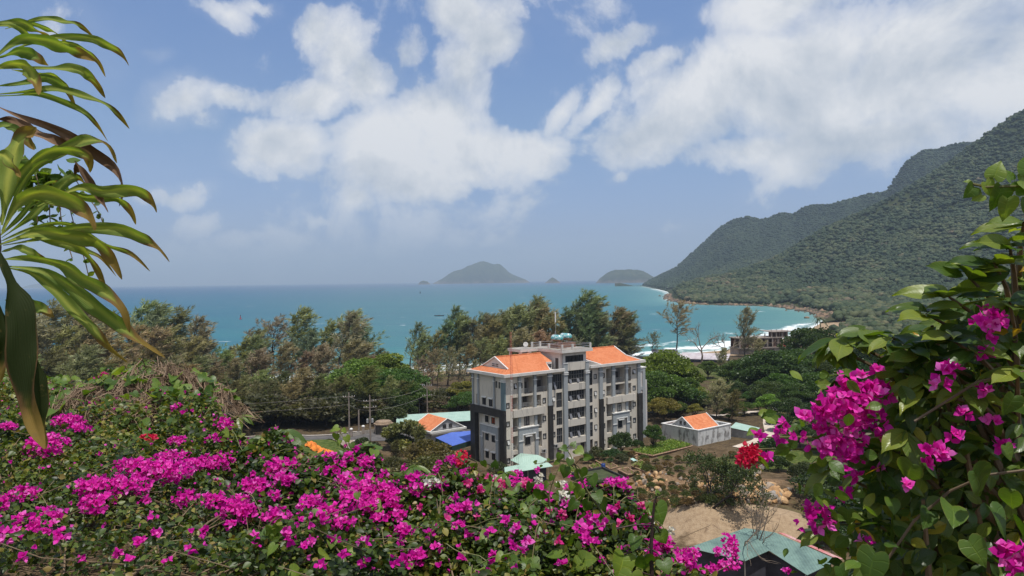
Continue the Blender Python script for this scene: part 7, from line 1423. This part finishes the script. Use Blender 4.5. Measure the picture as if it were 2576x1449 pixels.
for k in range(22):
    t = at(r.uniform(2240, 2640), r.uniform(820, 1350), r.uniform(2.5, 3.4)); b = Vector((1.95 + .25 * r.normal(), 3.0 + .25 * r.normal(), gz(1.95, 3.0) - .1)); mid = b * .4 + t * .6 + Vector((0, 0, .15)); m.tube([b - o, mid - o, t - o], [.03, .016, .006], 6, False)
m.build('branches', TWIG, e)
# heart-leaf vine in front of it
e2 = empty('heart_leaf_vine', (1.9, 2.4, 38.9), 0, 'vine with big heart shaped leaves over the lower part of the right shrub', 'vine'); it = []
for (px, py, L, ang, Y) in [(2470, 1185, 120, 160, 2.3), (2385, 1240, 95, 200, 2.35), (2205, 1400, 95, 190, 2.4), (2500, 1300, 90, 170, 2.3), (2440, 1380, 90, 185, 2.3), (2330, 1300, 80, 215, 2.4), (2545, 1230, 80, 150, 2.25), (2300, 1170, 70, 200, 2.4),  (2560, 1440, 80, 180, 2.3), (2360, 1420, 80, 195, 2.35), (2130, 1420, 60, 200, 2.5), (2520, 1120, 60, 190, 2.3), (2560, 1010, 90, 185, 2.25), (2230, 1250, 60, 200, 2.5), (2150, 1300, 55, 190, 2.55), (2350, 1180, 60, 170, 2.4)]:
    a = R(ang + 25 * r.normal()); it.append((np.array(at(px + 14 * r.normal(), py + 12 * r.normal(), Y)), L * .78 * (.75 + .4 * r.random()) * Y / F, np.array((math.sin(a), -.25 + .5 * r.normal(), math.cos(a))), np.array((.5 * r.normal(), -.6, .8 + .5 * r.normal()))))
hearts(e2, it, VLEAF, HRTV, 90, .25); m = MB(); o2 = Vector(e2.location); m.tube([at(2210, 1440, 2.45) - o2, at(2300, 1310, 2.42) - o2, at(2390, 1235, 2.38) - o2, at(2480, 1195, 2.34) - o2, at(2600, 1180, 2.3) - o2], .0045, 6, False); m.tube([at(2300, 1060, 2.4) - o2, at(2380, 1010, 2.4) - o2, at(2460, 960, 2.36) - o2, at(2600, 930, 2.3) - o2], .0045, 6, False); m.build('stem', flat('brown_vine', (.14, .10, .06), (.09, .065, .04), 9), e2)
e3 = empty('vine_tip', at(2600, 480, 2.2), 0, 'vine tip with round leaves hanging in at the upper right edge', 'vine'); it = []
for (px, py, L, ang) in [(2450, 470, 34, 220), (2480, 458, 40, 150), (2500, 448, 46, 20), (2520, 470, 60, 190), (2535, 500, 55, 180), (2565, 455, 55, 120), (2555, 480, 46, 60), (2470, 490, 26, 240), (2590, 440, 60, 20), (2545, 452, 30, 330), (2585, 500, 50, 170), (2440, 458, 14, 290)]:
    a = R(ang); it.append((np.array(at(px, py, 2.2)), L * 2.2 / F, np.array((math.sin(a), .1 * r.normal(), math.cos(a))), np.array((.4 * r.normal(), -1, .5 + .3 * r.normal()))))
hearts(e3, it, VLEAF, HRTV, 91); m = MB(); o3 = Vector(e3.location); m.tube([at(2680, 520, 2.2) - o3, at(2600, 468, 2.2) - o3, at(2540, 468, 2.2) - o3, at(2480, 470, 2.2) - o3, at(2446, 462, 2.2) - o3], .004, 5, False); m.build('stem', GSTEM, e3)
# bougainvillea growing through the right shrub
e4 = empty('bougainvillea_shrub', (1.35, 3.0, gz(1.35, 3.0)), 0, 'bougainvillea with large magenta heads hanging out of the right shrub', 'shrub', 'bougainvillea shrubs of the hedge')
RC = """2137,1020,70,48 2180,1000,50,40 2110,1050,60,40 2175,1060,50,36 2070,1047,34,22 2018,1051,22,14 1972,1067,17,13 1954,1095,15,17 2002,1097,20,13 1908,1097,8,6 2070,1100,36,20 2065,1128,34,17 2133,1115,40,32 2129,1167,34,34 2157,1205,15,15 2122,1238,9,13 2205,1167,16,14 1926,1151,8,8 1885,1147,26,30,r
2133,946,20,13 2165,952,12,9 2205,932,16,7 2217,972,18,12 2190,978,22,14 2396,932,34,18 2368,964,22,18 2480,984,20,18 2476,888,22,9 2396,1103,22,20 2348,1139,32,22 2328,1167,11,7 2280,1223,9,7 2527,1127,22,18 2054,1310,42,34 2177,1374,16,24 2547,1410,44,38 2481,820,40,40 2420,1040,16,10 2500,1060,18,12""".split()
for c in RC:
    q = c.split(','); px, py, rx, ry = map(float, q[:4]); Y = 2.55 if px < 2230 else 2.36; p = at(px, py, Y); sc = Y / F; sz = .016 if len(q) > 4 else .027; fp = sz / sc; n = int(max(4, min(200, 2.9 * rx * ry / fp ** 2 * (4.5 if len(q) > 4 else 2.7))))
    bunch(e4, p, (rx * sc, rx * sc * .7, ry * sc), n, REDB if len(q) > 4 else MAG, sz, rc, 'red flower cluster' if len(q) > 4 else None)
m = MB(); o4 = Vector(e4.location)
for (px, py) in [(2137, 1031), (2018, 1058), (1926, 1100), (1890, 1130), (2070, 1120), (2133, 1170), (2054, 1320), (2165, 950), (2396, 940), (2480, 830), (2348, 1139)]:
    t = at(px, py, 2.66); s = at(2330, max(py + 60, 1150), 2.95); m.tube([Vector((0, .0, 0)), s - o4, (s + t) / 2 - o4 + Vector((0, 0, .05)), t - o4], [.02, .011, .006, .003], 5, False)
m.build('stems', GSTEM, e4); it = []
for i in range(240):
    px, py = r.uniform(1900, 2300), r.uniform(930, 1440)
    if px < 2300 - (py - 900) * .1 - 330 * r.random(): 
        if not (1040 < py < 1160 and px > 1900 or px > 2040): continue
    Y = 2.7 + .15 * r.normal(); it.append((np.array(at(px, py, Y)), .035 + .03 * r.random(), r.normal(size=3) + np.array((0, -.3, -.3)), np.array((0, -.5, .8)) + r.normal(size=3) * .5))
hearts(e4, it, VLEAF, OVLV, 93)

# ------------------------------------------------------------------ dragon plant with strap leaves on the left
sm, N = new_mat('strap_leaf'); al = N.n('ShaderNodeAttribute', attribute_name='along').outputs['Fac']; ac = N.n('ShaderNodeAttribute', attribute_name='across').outputs['Fac']; rd = N.n('ShaderNodeAttribute', attribute_name='rnd').outputs['Fac']
o = N.n('ShaderNodeTexCoord').outputs['Object']; ns = N.noise(o, 9, 5, .6)
stripe = N.ss(N.m('MULTIPLY_ADD', ns, .25, N.m('ABSOLUTE', ac)), .15, .75)
g = N.mix(stripe, (.25, .32, .075, 1), (.12, .19, .045, 1)); g = N.mix(N.ss(rd, -.1, -.6), g, (.028, .04, .012, 1)); g = N.mix(rd, g, N.mix(1.0, g, (1.7, 1.35, 1.1, 1), blend='MULTIPLY'))  # negative tone darkens the hanging blades: the rosette's shade painted into their colour
dryn = N.ss(N.m('ADD', N.m('MULTIPLY_ADD', ns, .3, al), N.m('MULTIPLY', N.m('ABSOLUTE', ac), .12)), .90, 1.0); edge = N.m('MULTIPLY', N.ss(N.m('ABSOLUTE', ac), .86, .97), N.ss(al, .35, .7))
g = N.mix(N.m('MAXIMUM', dryn, edge), g, N.ramp(ns, [(.3, (.10, .045, .025)), (.6, (.20, .105, .06))])); g = N.mix(N.m('MULTIPLY', N.ss(N.m('MULTIPLY_ADD', ns, .2, al), .8, .95), .45), g, (.36, .27, .04, 1))
g = N.mix(N.m('MULTIPLY', N.ss(N.noise(N.vm('MULTIPLY', o, (1, 1, 1)), 30, 4, .7), .60, .72), .45), g, (.22, .15, .06, 1)); p = princ(N, g, .72, .15, bump=N.m('SINE', N.m('MULTIPLY', ac, 40)), bdist=.001, bstr=.3); t = N.n('ShaderNodeBsdfTranslucent'); N.put(t.inputs[0], N.mix(1.0, g, (1.25, 1.45, .5, 1), blend='MULTIPLY')); mx = N.n('ShaderNodeMixShader'); mx.inputs[0].default_value = .38; N.put(mx.inputs[1], p); N.put(mx.inputs[2], t.outputs[0]); finish(N, mx.outputs[0])
bmk, N = new_mat('strap_leaf_dry'); o = N.n('ShaderNodeTexCoord').outputs['Object']; finish(N, princ(N, N.ramp(N.noise(o, 8, 5), [(.3, (.07, .04, .022)), (.5, (.13, .075, .04)), (.7, (.24, .15, .09))]), .8, .2))
e = empty('dragon_plant', (-1.42, 1.85, gz(-1.42, 1.85)), 0, 'tall dragon plant with long drooping strap leaves and brown tips at the left edge', 'plant')
def strap(pts, w, Y0, dY, twist, tone, mat, seed):
    r = np.random.default_rng(seed); n = 26; m_ = 8; c = np.array([(x * .7864, y * .7864) for x, y in pts]); k = len(c); s = np.linspace(0, k - 1, n)
    # smooth path (Catmull-Rom)
    def cr(t):
        i = min(int(t), k - 2); f = t - i; p0, p1, p2, p3 = c[max(i - 1, 0)], c[i], c[i + 1], c[min(i + 2, k - 1)]
        return .5 * ((2 * p1) + (-p0 + p2) * f + (2 * p0 - 5 * p1 + 4 * p2 - p3) * f * f + (-p0 + 3 * p1 - 3 * p2 + p3) * f ** 3)
    Q = [cr(t) for t in s]; P = []
    for i, q in enumerate(Q): f = i / (n - 1); P.append(np.array(at(q[0], q[1], Y0 + dY * f)))
    P = np.array(P); V = []; A = []; C = []; ph = r.random() * 6.28
    for i in range(n):
        f = i / (n - 1); t = P[min(i + 1, n - 1)] - P[max(i - 1, 0)]; t /= np.linalg.norm(t); view = P[i] - np.array(CAM); view /= np.linalg.norm(view)
        sd_ = np.cross(t, view); sd_ /= np.linalg.norm(sd_); nn = np.cross(sd_, t); a = twist * (.3 + 1.0 * f) + .65 * math.sin(6.5 * f + ph); wv = sd_ * math.cos(a) + nn * math.sin(a); nv = np.cross(t, wv)
        hw = .5 * w * .98 * .7864 * Y0 / F * max(.10 if f < .5 else .04, math.sin(math.pi * f ** 1.12) ** .8)
        for j in range(m_ + 1):
            x = 2 * j / m_ - 1; V.append(P[i] + wv * hw * x + nv * (hw * .38 * (abs(x) - .3) + hw * .42 * math.sin(f * 17 + ph + 2 * x) * abs(x))); A.append(f); C.append(x)
    idx = np.arange(n * (m_ + 1)).reshape(n, m_ + 1); Fq = np.stack([idx[:-1, :-1], idx[1:, :-1], idx[1:, 1:], idx[:-1, 1:]], -1).reshape(-1, 4)
    return np_mesh('strap_leaf', np.array(V) - np.array(e.location), Fq, mat, e, {'along': A, 'across': C, 'rnd': np.full(len(A), tone)}, smooth=True)
ST = [([(-30,75),(60,72),(110,92),(167,122)],30,1.7,.05,.4,.5),([(40,85),(130,60),(200,68),(250,80),(298,116)],24,1.75,.15,.5,.4),([(-30,195),(60,130),(140,128),(210,150),(255,170),(312,197)],50,1.65,.1,.3,.3),([(60,150),(150,122),(280,122),(340,143),(385,170),(412,210)],28,1.7,.2,.4,.6),
 ([(-30,222),(50,205),(90,220),(112,260),(124,304)],46,1.6,-.05,.2,1.0),([(70,215),(180,220),(250,222),(300,258),(337,314)],34,1.7,.15,.3,.5),([(-10,275),(80,265),(150,250),(230,290),(262,302)],28,1.75,.1,.4,.1),([(-20,302),(90,292),(170,283),(260,305),(330,330),(380,370),(414,412)],28,1.72,.2,.4,.4),
 ([(-10,185),(60,165),(110,180),(155,210)],40,1.75,.05,.4,.1),([(5,720),(28,560),(62,450),(117,408)],66,1.55,.1,.2,.7),([(5,710),(60,570),(130,500),(200,478),(280,500),(288,552)],44,1.6,.1,.3,.6),([(5,740),(90,560),(200,480),(280,448),(340,463),(374,522)],38,1.65,.2,.4,.5),
 ([(-30,500),(10,495),(40,525),(66,568)],36,1.55,-.03,.2,1.0),([(5,750),(60,650),(130,618),(220,640),(280,690),(304,738)],60,1.55,.05,.15,1.0),([(5,760),(100,690),(200,590),(250,568),(282,602)],32,1.7,.1,.4,.3),([(120,660),(250,603),(330,613),(430,608),(480,640),(501,680)],42,1.68,.15,.3,.7),
 ([(10,778),(120,745),(220,755),(300,770),(350,820),(390,894)],52,1.55,.1,.2,.8),([(10,785),(130,765),(250,732),(380,733),(450,760),(500,790),(542,838)],42,1.62,.2,.35,.6),([(10,770),(140,720),(230,720),(340,782),(420,812),(480,868)],22,1.7,.15,.4,.5),([(5,805),(60,795),(110,812),(155,838)],28,1.6,.05,.3,.4),
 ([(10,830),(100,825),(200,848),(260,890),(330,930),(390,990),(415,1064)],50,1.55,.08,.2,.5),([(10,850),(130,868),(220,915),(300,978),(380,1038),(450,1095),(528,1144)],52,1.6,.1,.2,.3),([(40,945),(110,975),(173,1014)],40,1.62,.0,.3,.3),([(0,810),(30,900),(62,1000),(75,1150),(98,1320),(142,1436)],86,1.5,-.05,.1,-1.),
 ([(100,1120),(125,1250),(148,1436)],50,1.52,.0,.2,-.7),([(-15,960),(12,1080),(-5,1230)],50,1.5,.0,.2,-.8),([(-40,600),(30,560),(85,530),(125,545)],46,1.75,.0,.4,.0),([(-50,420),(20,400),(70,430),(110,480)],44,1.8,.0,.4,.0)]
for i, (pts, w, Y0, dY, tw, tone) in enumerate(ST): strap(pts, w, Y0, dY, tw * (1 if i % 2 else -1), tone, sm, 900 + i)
rr_ = np.random.default_rng(77)
for i in (0, 1, 3, 5, 7, 11, 12, 14, 15, 16, 18, 21, 22):
    pts, w, Y0, dY, tw, tone = ST[i]; k = .75 + .2 * rr_.random(); ox, oy = rr_.uniform(-30, 5), rr_.uniform(14, 44); strap([(x * k + ox, y + oy * (j + 1) / len(pts)) for j, (x, y) in enumerate(pts)], w * .75, Y0 + .08, dY, -tw, .3 + .6 * rr_.random(), sm, 970 + i)
for i, (pts, w, Y0, dY) in enumerate([([(-20,335),(60,372),(150,402),(230,440),(300,490),(370,545),(390,605),(381,660)],36,1.7,.2),([(-10,380),(40,385),(100,420),(180,450),(235,462)],40,1.72,.1),([(238,515),(290,585),(346,680)],26,1.72,.05),([(240,515),(246,540),(240,560)],18,1.72,.05)]): strap(pts, w, Y0, dY, .4, 0, bmk, 950 + i)['label'] = 'withered brown strap leaf'
m = MB(); o = Vector(e.location); m.tube([Vector((0, 0, -.2)), at(-120, 1450, 1.75) - o, at(-85, 1000, 1.72) - o, at(-40, 620, 1.72) - o, at(-70, 130, 1.76) - o], [.05, .04, .038, .034, .03], 10); m.build('trunk', flat('cane_bark', (.16, .13, .095), (.09, .07, .05), 12, .9, bump=.4), e)
e = empty('dangling_vine', at(120, 500, 2.1), 0, 'thin dry vine with tiny leaves dangling behind the strap leaves', 'vine'); m = MB(); o = Vector(e.location); it = []; r = np.random.default_rng(99)
for k in range(5):
    pts = [at(90 + 25 * k + t * (10 + 14 * k) + 6 * math.sin(5 * t + k), 440 + t * (120 + 45 * k * (k < 4)), 2.1 + .05 * k) for t in np.linspace(0, 1, 9)]; m.tube([p - o for p in pts], .0015, 4, False); it += [(np.array(p), .014 + .012 * r.random(), r.normal(size=3), r.normal(size=3)) for p in pts for _ in range(2)]
m.build('stem', TWIG, e)
for k in range(90): it.append((np.array(at(r.normal() * 30 + 95, r.normal() * 35 + 480, 2.15)), .025 + .02 * r.random(), r.normal(size=3), r.normal(size=3)))
hearts(e, it, VLEAF, OVLV, 98)
